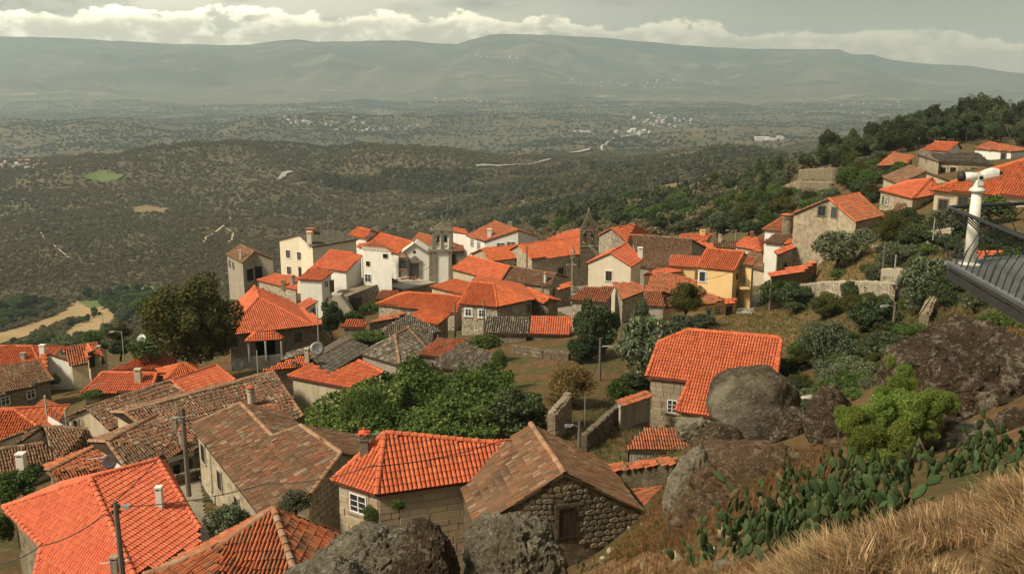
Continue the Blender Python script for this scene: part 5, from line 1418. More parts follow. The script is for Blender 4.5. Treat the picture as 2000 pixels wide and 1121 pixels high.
for x, y in ((922, 474), (935, 480)): W_(h, x, y, w=1.0, h=1.2, st='w')
C_(h, 956, 463, 447, 8, 'plaster', 'plaster_white'); C_(h, 996, 444, 434, 7, 'plaster', 'plaster_gray')
h = reg('nave', gab('stone_church', 'old stone church with a long orange roof in the village centre', (1038, 507), (1156, 494), (1011, 478), (1132, 464), Y=176, pitch=24, roof='tile_orange', wall='stone_pale', cat='church', he=5, verge=True))
W_(h, 1137, 511, w=1.2, h=2.4, st='doork'); W_(h, 1095, 533, w=1.1, h=1.9, st='doork')
h = reg('chancel', gab('church_chancel', 'lower orange roofed end of the old stone church', (957, 511), (1029, 503), (942, 486), (1008, 479), Y=178, pitch=22, roof='tile_orange', wall='stone_pale', cat='church', he=4.5, verge=True))
h = reg('redb', poly('tiled_house', 'bright orange hipped roof behind the old stone belfry', [(1062, 470, 0), (1140, 466, 0), (1140, 448, 0), (1104, 452, 1.2), (1130, 447, 1.2)], [(0, 1, 4, 3), (1, 2, 4)], [0, 1, 2], Y=205, anchor=0, roof='tile_new', wall='plaster_white'))
h = reg('stn', poly('tiled_house', 'rubble gabled house with an orange roof right of the old belfry', [(1167, 460, 0), (1223, 473, 0), (1266, 452, 0), (1215, 444, 0), (1193, 446, 2.6), (1240, 438, 2.6)], [(1, 2, 5, 4), (3, 0, 4, 5)], [0, 4, 1, 2, 5, 3], Y=190, anchor=1, roof='tile_new', wall='rubble_pale', he=5))
h = reg('creamg', gab('gabled_house', 'plain cream gabled house with one small window and orange roof', (1254, 508), (1234, 521), (1223, 475), (1191, 494), Y=137, pitch=27, roof='tile_new', wall='plaster_cream', he=5.5, inset=.2, verge=True))
W_(h, 1189, 539, w=.85, h=1.35, st='b', trim='plaster_white'); C_(h, 1250, 504, 483, 9, 'plaster', 'plaster_white')
h = reg('brn', gab('tiled_house', 'big weathered brown roof with a grey gable behind the cream gabled house', (1248, 521), (1352, 531), (1233, 459), (1351, 467), Y=151, pitch=25, roof='tile_brown', wall='plaster_gray', capmat='cap_pale', sag=.1))
if False: h = reg('brn', poly('tiled_house', 'big weathered brown roof with a grey gable behind the cream gabled house', [(1258, 524, 0), (1326, 497, 0), (1366, 496, 0), (1352, 467, 4.4), (1233, 459, 4.4), (1215, 475, 0)],
    [(0, 1, 3, 4), (1, 2, 3)][:1], [0, 1, 3, 4], Y=153, anchor=0, roof='tile_brown', wall='plaster_gray', caps=[(3, 4), (1, 3)], capmat='cap_pale', sag=.1))
h = reg('gg', gab('grey_gable', 'plain grey gable end of the big weathered brown roof', (1324, 498), (1367, 497), (1340, 467), (1352, 467), Y=152, pitch=40, ends='gg', roof='tile_brown', wall='plaster_gray')) if False else None
h = reg('om', shed('tiled_house', 'orange roof seen between the brown roof and the yellow house', (1305, 520), (1361, 523), (1312, 498), (1369, 501), Y=143, pitch=16, roof='tile_new', wall='plaster_yellow'))
h = reg('om2', shed('tiled_house', 'low orange roof with a cream wall left of the yellow house', (1256, 537), (1332, 531), (1276, 527), (1336, 521), Y=141, pitch=12, roof='tile_new', wall='plaster_yellow'))
h = reg('or2', shed('tiled_house', 'small orange roof among the far roofs right of the stone belfry', (1356, 497), (1402, 492), (1353, 470), (1392, 476), Y=165, pitch=16, roof='tile_new', wall='plaster_beige'))
h = reg('or1', gab('tiled_house', 'low orange roof with a small brick chimney far behind the yellow house', (1320, 468), (1378, 472), (1330, 458), (1392, 458), Y=185, pitch=18, roof='tile_new', wall='plaster_beige'))
C_(h, 1372, 460, 449, 9, 'plaster', 'plaster_yellow')
h = reg('or3', poly('tiled_house', 'bright orange hipped roof behind the yellow house', [(1433, 480, 0), (1488, 493, 0), (1492, 468, 0), (1456, 462, 1.3), (1480, 464, 1.3)], [(0, 1, 4, 3), (1, 2, 4)], [0, 1, 2], Y=165, anchor=1, roof='tile_new', wall='plaster_beige'))
C_(h, 1468, 465, 452, 6, 'plaster', 'tile_brick')
h = reg('or4', shed('tiled_house', 'long brown roof strip behind the yellow house with a small red chimney', (1392, 484), (1470, 487), (1395, 470), (1440, 470), Y=172, pitch=12, roof='tile_brown', wall='stone_gray'))
C_(h, 1406, 474, 458, 5, 'plaster', 'plaster_beige')
h = reg('br5', shed('tiled_house', 'worn brown roof touching the right side of the yellow house', (1456, 520), (1505, 534), (1462, 492), (1500, 500), Y=147, pitch=16, roof='tile_brown', wall='plaster_beige'))
h = reg('yel', gab('yellow_house', 'tall yellow house with an orange ridged roof', (1361, 522), (1433, 530), (1381, 486), (1453, 492), Y=130, pitch=26, roof='tile_orange', wall='plaster_yellow', he=7, inset=.15, verge=True))
W_(h, 1372, 540, w=.8, h=1.3, st='bl', trim='plaster_white'); W_(h, 1439, 540, w=.5, h=.8, st='k', trim=None); W_(h, 1439, 574, w=.5, h=.8, st='k', trim=None)
h = reg('balc', shed('tiled_porch', 'small brick red tiled canopy over the balcony of the yellow house', (1452, 517), (1471, 520), (1458, 499), (1478, 506), Y=131, pitch=24, roof='tile_brick', wall='plaster_yellow', cat='canopy', base_drop=0))
pts, nn = planar((1290, 601), (1391, 594), [(1258, 570), (1290, 601), (1391, 594), (1433, 579), (1362, 549), (1290, 531), (1276, 534)], Y=127, pitch=15)
h = reg('yel2', make_house('yellow_annex', 'lower yellow annex with a broad rusty roof at the foot of the yellow house', 'house', pts, [(0, 1, 2, 3, 4, 5, 6)], [0, 1, 2, 3, 4, 5, 6], roof='tile_brick', wall='plaster_yellow', caps=[(4, 5)]))
W_(h, 1402, 609, w=.8, h=1.1, st='w'); W_(h, 1384, 613, w=.6, h=1.2, st='bl')
h = reg('yel3', shed('yellow_porch', 'yellow entrance bay with a dark door beside the meadow', (1414, 595), (1435, 593), (1418, 584), (1440, 582), Y=127, pitch=20, roof='tile_orange', wall='plaster_yellow', cat='porch'))
W_(h, 1423, 612, w=1.1, h=1.9, st='doork', trim=None)
h = reg('l2', shed('tiled_house', 'red brown roof with pale rubble walls left of the tall dark tree', (1111, 587), (1185, 592), (1139, 561), (1200, 560), Y=127, pitch=16, roof='tile_brick', wall='rubble_pale', sag=.05))
h = reg('l3', shed('tiled_house', 'red brown roof right of the top of the tall dark tree', (1215, 586), (1262, 568), (1197, 553), (1245, 552), Y=127, pitch=16, roof='tile_brick', wall='rubble_pale'))
h = reg('l4', gab('tiled_house', 'dull red roof half hidden behind the small reddish tree', (1262, 596), (1300, 600), (1256, 568), (1292, 570), Y=125, pitch=18, roof='tile_brick', wall='plaster_gray'))

# --- right slope
h = reg('two', gab('gabled_house', 'tan stone gabled house with two dark windows on the right slope', (1724, 421), (1673, 434), (1676, 377), (1619, 388), Y=134, pitch=28, roof='tile_brick', wall='stone_pale', he=4, inset=.25, verge=True, capmat='tile_new'))
W_(h, 1605, 412, w=.95, h=1.3, st='k'); W_(h, 1630, 415, w=.95, h=1.3, st='k')
h = reg('big2', gab('tiled_house', 'brown red roof with a massive stone chimney left of the olive tree', (1488, 449), (1584, 459), (1527, 425), (1593, 433), Y=147, pitch=20, roof='tile_brick', wall='plaster_white', he=4, verge=True, capmat='tile_orange'))
C_(h, 1537, 453, 418, 20, 'round', 'stone_gray'); C_(h, 1595, 455, 424, 9, 'plaster', 'stone_gray')
h = reg('br6', shed('tiled_house', 'small brown roof with a white wall right of the yellow house', (1490, 474), (1526, 478), (1514, 456), (1550, 461), Y=143, pitch=16, roof='tile_brown', wall='plaster_white'))
h = reg('or7', shed('tiled_house', 'jumbled orange roof pieces under the massive chimney', (1530, 478), (1576, 472), (1552, 455), (1592, 458), Y=142, pitch=14, roof='tile_orange', wall='plaster_white'))
h = reg('rub', shed('rubble_house', 'pale rubble walled house left of the olive terrace', (1519, 498), (1578, 474), (1512, 492), (1568, 468), Y=135, pitch=20, roof='tile_new', wall='rubble_pale', he=4))
W_(h, 1533, 519, w=1.2, h=.7, st='d')
h = reg('longo', shed('tiled_house', 'long narrow orange roof along the edge of the olive terrace', (1506, 541), (1566, 532), (1500, 534), (1597, 510), Y=128, pitch=14, roof='tile_new', wall='stone_gray'))
h = reg('lowb', shed('tiled_shed', 'little brick red tiled shed at the end of the dry stone wall', (1530, 556), (1545, 560), (1535, 541), (1550, 540), he=1.8, pitch=20, roof='tile_brick', wall='stone_gray', cat='shed'))
h = reg('redh', poly('tiled_house', 'house with green shutters and an orange hipped roof on the right', [(1716, 372, 0), (1783, 389, 0), (1818, 382, 0), (1840, 372, 0), (1821, 348, 1.7), (1775, 352, .2)], [(0, 1, 4), (1, 2, 4), (2, 3, 4), (5, 0, 4)], [0, 1, 2, 3, 5], Y=138, anchor=1, roof='tile_new', wall='stone_pale', caps=[(1, 4)], he=4))
W_(h, 1732, 393, w=.8, h=1.2, st='w'); W_(h, 1725, 391, w=.35, h=1.2, st='g', trim=None, name='shutter'); W_(h, 1805, 404, w=1.2, h=1.3, st='g', trim=None)
h = reg('brh', gab('tiled_house', 'house with a plain brown roof and pale walls above the green shutters', (1722, 346), (1753, 360), (1776, 324), (1808, 336), Y=160, pitch=20, roof='tile_brown', wall='plaster_beige', he=4))
h = reg('bigo', gab('tiled_house', 'largest orange roofed house behind the observation platform', (1816, 372), (2330, 410), (2080, 288), (2240, 300), Y=112, pitch=24, ends='hh', roof='tile_orange', wall='plaster_beige', he=5, inset=.5))
W_(h, 1842, 400, w=1.1, h=1.3, st='b'); W_(h, 1881, 394, w=1.2, h=1.2, st='b')
h = reg('grey', shed('stone_building', 'old stone building with a sagging grey roof on the upper right', (1836, 317), (1943, 324), (1818, 300), (1911, 299), Y=172, pitch=13, roof='slate', wall='stone_gray', cat='building', he=4, sag=.15))
W_(h, 1842, 335, w=1.0, h=1.5, st='d', trim='plaster_beige'); W_(h, 1861, 339, w=1.1, h=2.2, st='d', trim='plaster_beige'); W_(h, 1905, 335, w=1.6, h=1.2, st='b')
h = reg('grey2', shed('stone_building', 'square stone wing on the left of the sagging grey roof', (1792, 302), (1834, 318), (1800, 293), (1822, 298), Y=176, pitch=8, roof='tile_gray', wall='stone_pale', cat='building', he=4))
W_(h, 1795, 304, w=.8, h=1.2, st='d'); W_(h, 1810, 308, w=.8, h=1.2, st='d')
h = reg('ub', gab('white_house', 'white house with a brown roof at the top right', (1902, 291), (1976, 297), (1930, 278), (1958, 283), Y=190, pitch=18, ends='hh', roof='tile_brick', wall='plaster_white', he=6, inset=.2))
W_(h, 1960, 306, w=.9, h=1.3, st='k')
h = reg('uo', gab('white_house', 'small white house with a bright orange roof below the wood', (1825, 288), (1880, 291), (1826, 277), (1872, 279), Y=205, pitch=20, roof='tile_new', wall='plaster_white', he=3))
C_(h, 1898, 0, 0, 1) if False else None
h = reg('uo2', shed('tiled_house', 'partly collapsed tiled roof on dark stone walls on the upper right', (1712, 325), (1770, 322), (1745, 298), (1786, 305), Y=185, pitch=16, roof='tile_brick', wall='stone_gray'))
h = reg('us', shed('tiled_house', 'tiny house with a brown roof at the edge of the pines', (1672, 316), (1699, 317), (1674, 308), (1699, 309), Y=245, pitch=18, roof='tile_brown', wall='plaster_cream'))
h = reg('low5', shed('ruined_shed', 'brown tiled ruin below the house with green shutters', (1740, 415), (1778, 416), (1752, 397), (1770, 399), Y=130, pitch=16, roof='tile_brown', wall='rubble', cat='shed'))
h = reg('or9', shed('tiled_house', 'orange roof glimpsed low behind the balusters of the platform', (1896, 507), (1985, 505), (1915, 492), (1960, 490), Y=78, pitch=14, roof='tile_new', wall='plaster_beige'))

# ------------------------------------------------------------------ church fronts and other masonry
def slab_holes(name, outer, holes, mat, parent, n=(0, -1, 0), thick=.5):
    """a wall of any outline with openings; outer and holes are rings of world points in one upright plane"""
    n = np.asarray(n, float); mb = MB(); loops = [[np.asarray(p, float) for p in l] for l in [outer] + holes]
    flat = [p for l in loops for p in l]
    tr = tessellate_polygon([[Vector(p) for p in l] for l in loops])
    for t_ in tr:
        mb.poly([flat[i] for i in t_]); mb.poly([flat[i] - n * thick for i in t_][::-1])
    for l in loops:
        for i in range(len(l)):
            a, b = l[i], l[(i + 1) % len(l)]; mb.poly([a, b, b - n * thick, a - n * thick])
    return mb.build(name, mat, parent)
def pl(Y): return lambda px, py: P(px, py, Y)
def arch(Q, cx, y0, y1, w):
    """an arched opening: foot row y0, crown row y1"""
    pts = [Q(cx - w / 2, y0), Q(cx + w / 2, y0)]
    for k in range(7):
        a = math.pi * k / 6; pts.append(Q(cx + w / 2 * math.cos(a), y1 + w / 2 - w / 2 * math.sin(a)))
    return pts
def quadbox(mb, Q, x0, x1, y0, y1, d0, d1, m=0):
    """picture rectangle on the plane Q, between d0 and d1 metres in front of it"""
    a, b, c, d = Q(x0, y1), Q(x1, y1), Q(x1, y0), Q(x0, y0)
    f = np.array([0, -1.0, 0]); mb.hull8([p + f * d0 for p in (a, b, c, d)], [p + f * d1 for p in (a, b, c, d)], m)

Q = pl(184.0)
ch = thing('chapel', 'white baroque chapel front with a carved stone doorway', 'chapel', Q(809, 546))
slab_holes('wall', [Q(781, 560), Q(838, 560), Q(838, 496), Q(809, 478), Q(781, 497)], [arch(Q, 809.5, 496, 489.5, 6)], 'plaster_white', ch, thick=6)
mb = MB(); quadbox(mb, Q, 804, 815, 488, 498, -1.1, -.9); mb.build('rose_window', 'glass', ch)
mb = MB()
for a, b in (((778.5, 497), (809, 475)), ((809, 475), (841, 496))):
    mb.hull8([Q(*a) + (0, .3, 0), Q(*b) + (0, .3, 0), Q(b[0], b[1] + 3) + (0, .3, 0), Q(a[0], a[1] + 3) + (0, .3, 0)], [Q(*a) + (0, -.35, 0), Q(*b) + (0, -.35, 0), Q(b[0], b[1] + 3) + (0, -.35, 0), Q(a[0], a[1] + 3) + (0, -.35, 0)])
quadbox(mb, Q, 779, 783, 498, 560, -.1, .2); quadbox(mb, Q, 808, 810, 466, 476, -.1, .15); quadbox(mb, Q, 806.5, 811.5, 469, 471, -.12, .17)
mb.build('cornice', 'stone_trim', ch)
mb = MB(); quadbox(mb, Q, 801, 819, 515, 546, .02, .12); d_ = mb.build('door', 'paint_dark', ch)
mb = MB(); quadbox(mb, Q, 798, 801, 512, 546, .01, .3); quadbox(mb, Q, 819, 822, 512, 546, .01, .3); quadbox(mb, Q, 797, 823, 508, 512, .01, .42)
mb.hull8([Q(799, 508), Q(821, 508), Q(815, 502), Q(810, 499), Q(805, 502)], [Q(x, y) + (0, -.4, 0) for x, y in ((799, 508), (821, 508), (815, 502), (810, 499), (805, 502))])
mb.build('door_surround', 'stone_trim', d_)
mb = MB(); quadbox(mb, Q, 783, 793, 508, 523, .3, .8); mb.build('oriel', 'paint_dark', ch)
mb = MB(); quadbox(mb, Q, 780, 796, 523, 527, .05, 1.0); mb.hull8([Q(779, 501) + (0, -1.2, 0), Q(797, 501) + (0, -1.2, 0), Q(797, 500), Q(779, 500)], [Q(786, 494) + (0, -.3, 0), Q(790, 494) + (0, -.3, 0), Q(790, 494), Q(786, 494)]); mb.build('oriel_roof', 'tile_brown', ch)
tw = thing('bell_tower', 'white bell tower with two open arches and a carved stone top', 'bell tower', Q(862, 546))
slab_holes('wall', [Q(840, 560), Q(880, 560), Q(880, 490), Q(840, 490)], [], 'plaster_white', tw, thick=4)
mb = MB()
for x0, x1 in ((838.5, 842), (846, 852), (876, 882)): quadbox(mb, Q, x0, x1, 491, 560, -.1, .3)
quadbox(mb, Q, 836, 884, 486.5, 491, -4, .5); quadbox(mb, Q, 839, 884, 447, 451, -1.6, .5)
mb.build('cornice', 'stone_trim', tw)
slab_holes('belfry', [Q(844, 487), Q(881, 487), Q(881, 450), Q(844, 450)], [arch(Q, 855, 484, 459, 8), arch(Q, 870, 484, 459, 8)], 'plaster_white', tw, thick=1.3)
mb = MB()
for x in (846, 862.5, 879): quadbox(mb, Q, x - 1.8, x + 1.8, 451, 487, .0, .3)
for cx in (855, 870):
    A_ = arch(Q, cx, 484, 458, 9.5)[2:]; B_ = arch(Q, cx, 484, 457, 12)[2:]
    for i in range(6): mb.hull8([A_[i], A_[i + 1], B_[i + 1], B_[i]], [p + (0, -.28, 0) for p in (A_[i], A_[i + 1], B_[i + 1], B_[i])])
mb.build('pier', 'stone_trim', tw)
o_ = [Q(842, 447), Q(883, 447), Q(879, 443), Q(874, 443), Q(868, 437), Q(862.5, 435), Q(857, 437), Q(851, 443), Q(846, 443)]
slab_holes('pediment', o_, [], 'stone_trim', tw, thick=1.0)
mb = MB(); quadbox(mb, Q, 861.8, 863.2, 417, 436, -.1, .1); quadbox(mb, Q, 859.5, 865.5, 423, 424.3, -.08, .08)
for x in (844, 881): quadbox(mb, Q, x - .9, x + .9, 438, 447, -.1, .1)
mb.build('cross', 'stone_trim', tw)
for cx in (855, 870):
    mb = MB(); c = Q(cx, 468) + (0, .6, 0); mb.lathe(c, [(.08, .15), (.2, .1), (.26, -.25), (.4, -.6)], 10); mb.tube([c + (-.5, 0, .2), c + (.5, 0, .2)], .06, 5); mb.build('bell', 'metal_dark', tw)

Q = pl(176.5)
bf = thing('stone_belfry', 'pointed old stone belfry with two arches and a tiny upper one', 'belfry', Q(1150, 520))
slab_holes('wall', [Q(1134, 530), Q(1168, 530), Q(1168, 470), Q(1167, 452), Q(1156, 424), Q(1152, 415), Q(1149, 415), Q(1146, 424), Q(1134, 450), Q(1133, 470)],
    [arch(Q, 1142.5, 478, 446, 7), arch(Q, 1157, 478, 448, 7), arch(Q, 1149.5, 441, 432, 4)], 'stone_dark', bf, thick=1.2)
mb = MB(); quadbox(mb, Q, 1132, 1169, 480, 482, -1.3, .15); quadbox(mb, Q, 1132.5, 1168.5, 449, 450.5, -1.3, .12); mb.lathe(Q(1150.5, 414) + (0, .5, 0), [(.3, 0), (.12, .15), (.22, .35), (.05, .7)], 8); mb.build('cornice', 'stone_trim', bf)
for cx in (1142.5, 1157):
    mb = MB(); c = Q(cx, 458) + (0, .6, 0); mb.lathe(c, [(.06, .1), (.16, .05), (.22, -.25), (.33, -.5)], 10); mb.build('bell', 'metal_dark', bf)
mb = MB()
for k in range(5): quadbox(mb, Q, 1150 + k * 4, 1158 + k * 4, 478 + k * 5, 483 + k * 5, .05, .9)
mb.build('step', 'stone_trim', bf)
pb = P(1118, 566, 170.0)
pl_ = thing('pillory', 'carved stone pillory column on round steps in the square', 'pillory', pb)
for k in range(3):
    mb = MB(); mb.lathe(pb + (0, 0, k * .22 - .1), [(1.5 - k * .38, 0), (1.5 - k * .38, .22)], 8); mb.build('step', 'stone_trim', pl_)
mb = MB(); mb.lathe(pb + (0, 0, .5), [(.36, 0), (.36, .2), (.25, .35), (.22, 4.9), (.32, 5.1), (.42, 5.3), (.42, 5.45)], 8); mb.build('column', 'stone_trim', pl_)
mb = MB(); c = pb + (0, 0, 5.95)
for sx in (-1, 1):
    for sy in (-1, 1): mb.tube([c + (sx * .3, sy * .3, 0), c + (sx * .3, sy * .3, 1.0)], .07, 5)
mb.lathe(c + (0, 0, 1.0), [(.5, 0), (.42, .1), (.12, .5), (.05, .9)], 8); mb.build('lantern', 'stone_trim', pl_)

# ------------------------------------------------------------------ free-standing walls of stones
def stonewall(label, pts, h, thick=.5, mat='rubble_light', core='mortar', size=(.3, .6), rh=.3, name='stone_wall', Ymin=20, drop=.5, n=150, Ys=None, cap=None):
    """pts: picture points along the foot of the wall's near face"""
    W = [ground(x, y, Ymin) for x, y in pts] if Ys is None else [P(x, y, Y) for (x, y), Y in zip(pts, Ys)]
    r = thing(name, label, 'wall', W[0]); mb = MB(); cnt = 0
    for a, b in zip(W, W[1:]):
        d = unit((b - a) * (1, 1, 0)); nn = np.array([d[1], -d[0], 0])
        if nn @ (a + b) > 0: nn = -nn
        base = [a - (0, 0, drop), b - (0, 0, drop), b - nn * thick - (0, 0, drop), a - nn * thick - (0, 0, drop)]
        mb.hull8(base, [p + np.array([0, 0, h + drop]) for p in base])
    core_ = mb.build('wall_core', core, r)
    for a, b in zip(W, W[1:]):
        d = unit(b - a); dh = unit((b - a) * (1, 1, 0)); L_ = np.linalg.norm(b - a); nn = np.array([dh[1], -dh[0], 0])
        if nn @ (a + b) > 0: nn = -nn
        if dh[0] < 0: dd = -dh
        else: dd = dh
        z = 0
        while z < h and cnt < n:
            x = random.random() * .2
            while x < L_ and cnt < n:
                l = random.uniform(*size); c = a + d * (x + l / 2) + np.array([0, 0, z + rh / 2]); x += l
                place(stone_mesh('rubble', mat, random.randrange(6)), 'stone', c, dd, -nn, (0, 0, 1.0), core_, (l * 1.0, random.uniform(.05, .13), rh * random.uniform(.85, 1.1))); cnt += 1
            z += rh
        x = 0
        while x < L_ and cnt < n + 40:
            l = random.uniform(size[0], size[1] * 1.2); c = a + d * (x + l / 2) + np.array([0, 0, h]) - nn * (thick * .5) ; x += l
            place(stone_mesh('rubble', mat, random.randrange(6)), 'stone', c - np.array([0, 0, .04]), dd, np.cross((0, 0, -1.0), dd) if False else (0, 0, -1.0), np.cross(dd, (0, 0, -1.0)), core_, (l, random.uniform(.10, .22), thick * 1.15)); cnt += 1
    return r
stonewall('dry stone wall with pale round stones under the olive terrace', [(1556, 592), (1610, 590), (1680, 594), (1735, 602)], 2.5, mat='rubble_light', core='rubble_pale', size=(.5, 1.0), rh=.5, n=150)
stonewall('tall pale stone wall below the right end of the olive terrace', [(1716, 584), (1752, 588)], 3.2, mat='rubble_light', core='mortar', size=(.5, .9), rh=.42, n=70)
stonewall('long stone wall along the sunken lane beside the plank gate', [(1146, 884), (1180, 852), (1214, 818)], 1.3, .45, mat='rubble_dark', core='stone_dark', size=(.3, .6), rh=.3, n=110)
stonewall('broken stone wall with a flat slab coping right of the dark round tree', [(1084, 868), (1100, 848), (1114, 828)], 2.4, .6, mat='rubble_stone', core='stone_gray', size=(.4, .8), rh=.35, n=70)
stonewall('low mossy garden wall behind the long grey brown roof', [(1000, 690), (1055, 700), (1110, 705)], .9, .4, mat='rubble_dark', core='stone_dark', size=(.5, .9), rh=.4, n=40)
stonewall('ruined stone wall standing high on the hillside in front of the pines', [(1558, 362), (1624, 364)], 3.6, .9, mat='rubble_stone', core='stone_gray', size=(.9, 1.6), rh=.8, n=60, Ymin=150)
stonewall('lower ruined wall below the hilltop ruin', [(1528, 382), (1560, 372), (1618, 378)], 2.0, .9, mat='rubble_stone', core='stone_gray', size=(.9, 1.6), rh=.8, n=50, Ymin=150)
stonewall('curving dry stone wall on the slope below the platform', [(1812, 640), (1822, 612), (1850, 590), (1868, 588)], .9, .6, mat='rubble_stone', core='stone_gray', size=(.4, .8), rh=.35, n=70)
stonewall('tile capped rubble wall right of the little shed under the platform', [(1808, 492), (1850, 486)], 2.2, .4, mat='rubble_light', core='mortar', size=(.4, .8), rh=.4, n=50)
stonewall('low edge wall round the yard in front of the white arcade', [(318, 962), (345, 950), (388, 938)], .7, .4, mat='rubble_dark', core='stone_dark', size=(.3, .6), rh=.3, n=50)

# plank gate with a tiled top
g0, g1 = ground(1213, 838), ground(1264, 840); z_ = (g0[2] + g1[2]) / 2
gt = thing('plank_gate', 'pale grey plank gate with a tiled top left of the stone block house', 'gate', (g0 + g1) / 2)
d = unit((g1 - g0) * (1, 1, 0)); Lg = np.linalg.norm((g1 - g0)[:2]); nn = np.array([d[1], -d[0], 0]); nn = nn if nn[1] < 0 else -nn
for k in range(11):
    mb = MB(); c = g0 + d * (k + .5) * Lg / 11; mb.box((c[0], c[1], z_ + 1.35), d * (Lg / 22 - .012), nn * (.02 + .006 * (k % 3)), (0, 0, .95)); mb.build('plank', 'wood_gray', gt)
mb = MB()
for s in (-.12, Lg + .12):
    c = g0 + d * s; mb.box((c[0], c[1], z_ + 1.1), d * .1, nn * .1, (0, 0, 1.35))
c = (g0 + g1) / 2; mb.box((c[0], c[1], z_ + 2.42), d * (Lg / 2 + .3), nn * .14, (0, 0, .1)); mb.build('frame', 'wood_gray', gt)
mb = MB(); mb.box((c[0], c[1], z_ + .15), d * (Lg / 2), nn * .12, (0, 0, .25)); mb.build('threshold', 'stone_gray', gt)
r_ = tiles([np.array([*(g0 + nn * .45 - d * .3)[:2], z_ + 2.55]), np.array([*(g1 + nn * .45 + d * .3)[:2], z_ + 2.55]), np.array([*(g1 - nn * .45 + d * .3)[:2], z_ + 2.78]), np.array([*(g0 - nn * .45 - d * .3)[:2], z_ + 2.78])], .22, .4, 4, .07, .02, np.array(gt.location))
o = link('roof_tiles', npmesh('roof_tiles', r_[0], r_[1], 'tile_brick'), gt); o['kind'] = 'stuff'
# planks under the lean-to roof
H = HS['lean']; a, b, n, bz = H.W[0]
for a, b, n, bz in H.W:
    if n[1] < -.6:
        e = unit((b - a) * (1, 1, 0)); L_ = np.linalg.norm((b - a)[:2]); k = 0; x = .1
        while x < L_ - .1:
            mb = MB(); wd = random.uniform(.16, .26); c = a + e * (x + wd / 2)
            mb.box((c[0], c[1], c[2] - 1.1), e * (wd / 2 - .015), n * .03 * random.uniform(.7, 1.5), (0, 0, 1.1 - random.uniform(0, .08))); mb.build('plank', 'wood_gray', H.root); x += wd
# tile-capped wall by the ruin
p0, p1 = P(1190, 918, 50.5), P(1322, 902, 49.0)
cw = thing('tile_capped_wall', 'dark stone wall capped with orange tiles behind the broken shed roof', 'wall', (p0 + p1) / 2)
d = unit((p1 - p0) * (1, 1, 0)); nn = np.array([d[1], -d[0], 0]); mb = MB()
mb.hull8([p0 - nn * .25 - (0, 0, 3.0), p1 - nn * .25 - (0, 0, 3.0), p1 + nn * .25 - (0, 0, 3.0), p0 + nn * .25 - (0, 0, 3.0)], [p0 - nn * .25, p1 - nn * .25, p1 + nn * .25, p0 + nn * .25]); mb.build('wall', 'stone_dark', cw)
r_ = tiles([p0 + nn * .45 + (0, 0, .04), p1 + nn * .45 + (0, 0, .04), p1 - nn * .3 + (0, 0, .2), p0 - nn * .3 + (0, 0, .2)], .22, .38, 4, .07, .025, np.array(cw.location))
o = link('roof_tiles', npmesh('roof_tiles', r_[0], r_[1], 'tile_brick'), cw); o['kind'] = 'stuff'
# railed terrace, far left
a0, a1 = P(92, 812, 88), P(131, 836, 86); rl = thing('terrace_railing', 'dark railing on a white parapet along the left roof terrace', 'railing', a0)
mb = MB(); mb.hull8([a0 - (0, 0, 1.2), a1 - (0, 0, 1.2), a1 - (0, -.15, 1.2), a0 - (0, -.15, 1.2)], [a0, a1, a1 + (0, .15, 0), a0 + (0, .15, 0)]); mb.build('parapet', 'plaster_white', rl)
mb = MB(); mb.tube([a0 + (0, .07, .9), a1 + (0, .07, .9)], .04, 5); mb.tube([a0 + (0, .07, .45), a1 + (0, .07, .45)], .02, 5); mb.build('handrail', 'metal_dark', rl)
for k in range(9):
    p = a0 + (a1 - a0) * k / 8 + (0, .07, 0); mb = MB(); mb.tube([p, p + (0, 0, .9)], .025, 5); mb.build('baluster', 'metal_dark', rl)
mb = MB()
for px, py in ((92, 775), (131, 800)):
    p = P(px, py + 40, 88); mb.tube([p, p + (0, 0, 2.2)], .1, 6)
mb.build('post', 'plaster_beige', rl)
# porch of the hipped house
r = thing('porch_balustrade', 'pale stone balustrade and posts under the orange porch roof', 'porch', P(517, 700, 121.5))
mb = MB(); 
for x in (485, 518, 549):
    t0 = P(x, 667, 121.4); mb.tube([t0 - (0, 0, 2.6), t0], .12, 6)
mb.build('post', 'plaster_white', r)
mb = MB(); a0, a1 = P(484, 698, 121.4), P(551, 692, 121.6); mb.hull8([a0 - (0, 0, 1.6), a1 - (0, 0, 1.6), a1 + (0, .2, -1.6), a0 + (0, .2, -1.6)], [a0, a1, a1 + (0, .2, 0), a0 + (0, .2, 0)]); mb.build('parapet', 'concrete', r)
# stairs of the white house
st = thing('stone_stairs', 'stone outside stairs going down from the white annex', 'stairs', P(662, 600, 151))
for k in range(9):
    mb = MB(); p = P(655 + k * 2.6, 574 + k * 3.6, 151.5 - k * .1); mb.abox(p[0] - .35, p[0] + 1.0, p[1] - .9, p[1] + .9, p[2] - 3, p[2]); mb.build('step', 'concrete', st)
bw = thing('stone_building', 'rough stone lower building under the white house beside the stairs', 'building', P(700, 600, 153))
mb = MB(); a0, a1, a2 = P(634, 584, 154.0), P(680, 578, 153.0), P(765, 545, 162.0)
mb.hull8([p - (0, 0, 4) for p in (a0, a1, a2, a2 + (-4, 6, 0))], [p + (0, 0, .0) for p in (a0, a1, a2, a2 + (-4, 6, 0))]); mb.build('wall', 'stone_gray', bw)
mb = MB(); p = P(699, 590, 153.6); mb.abox(p[0] - .6, p[0] + .6, p[1] - .9, p[1] + .4, p[2] - 1.2, p[2] + 1.0); mb.build('doorway', 'dark_opening', bw)
tp = thing('tile_heap', 'heap of spare red roof tiles on the flat concrete roof', 'tile heap', P(770, 553, 161))
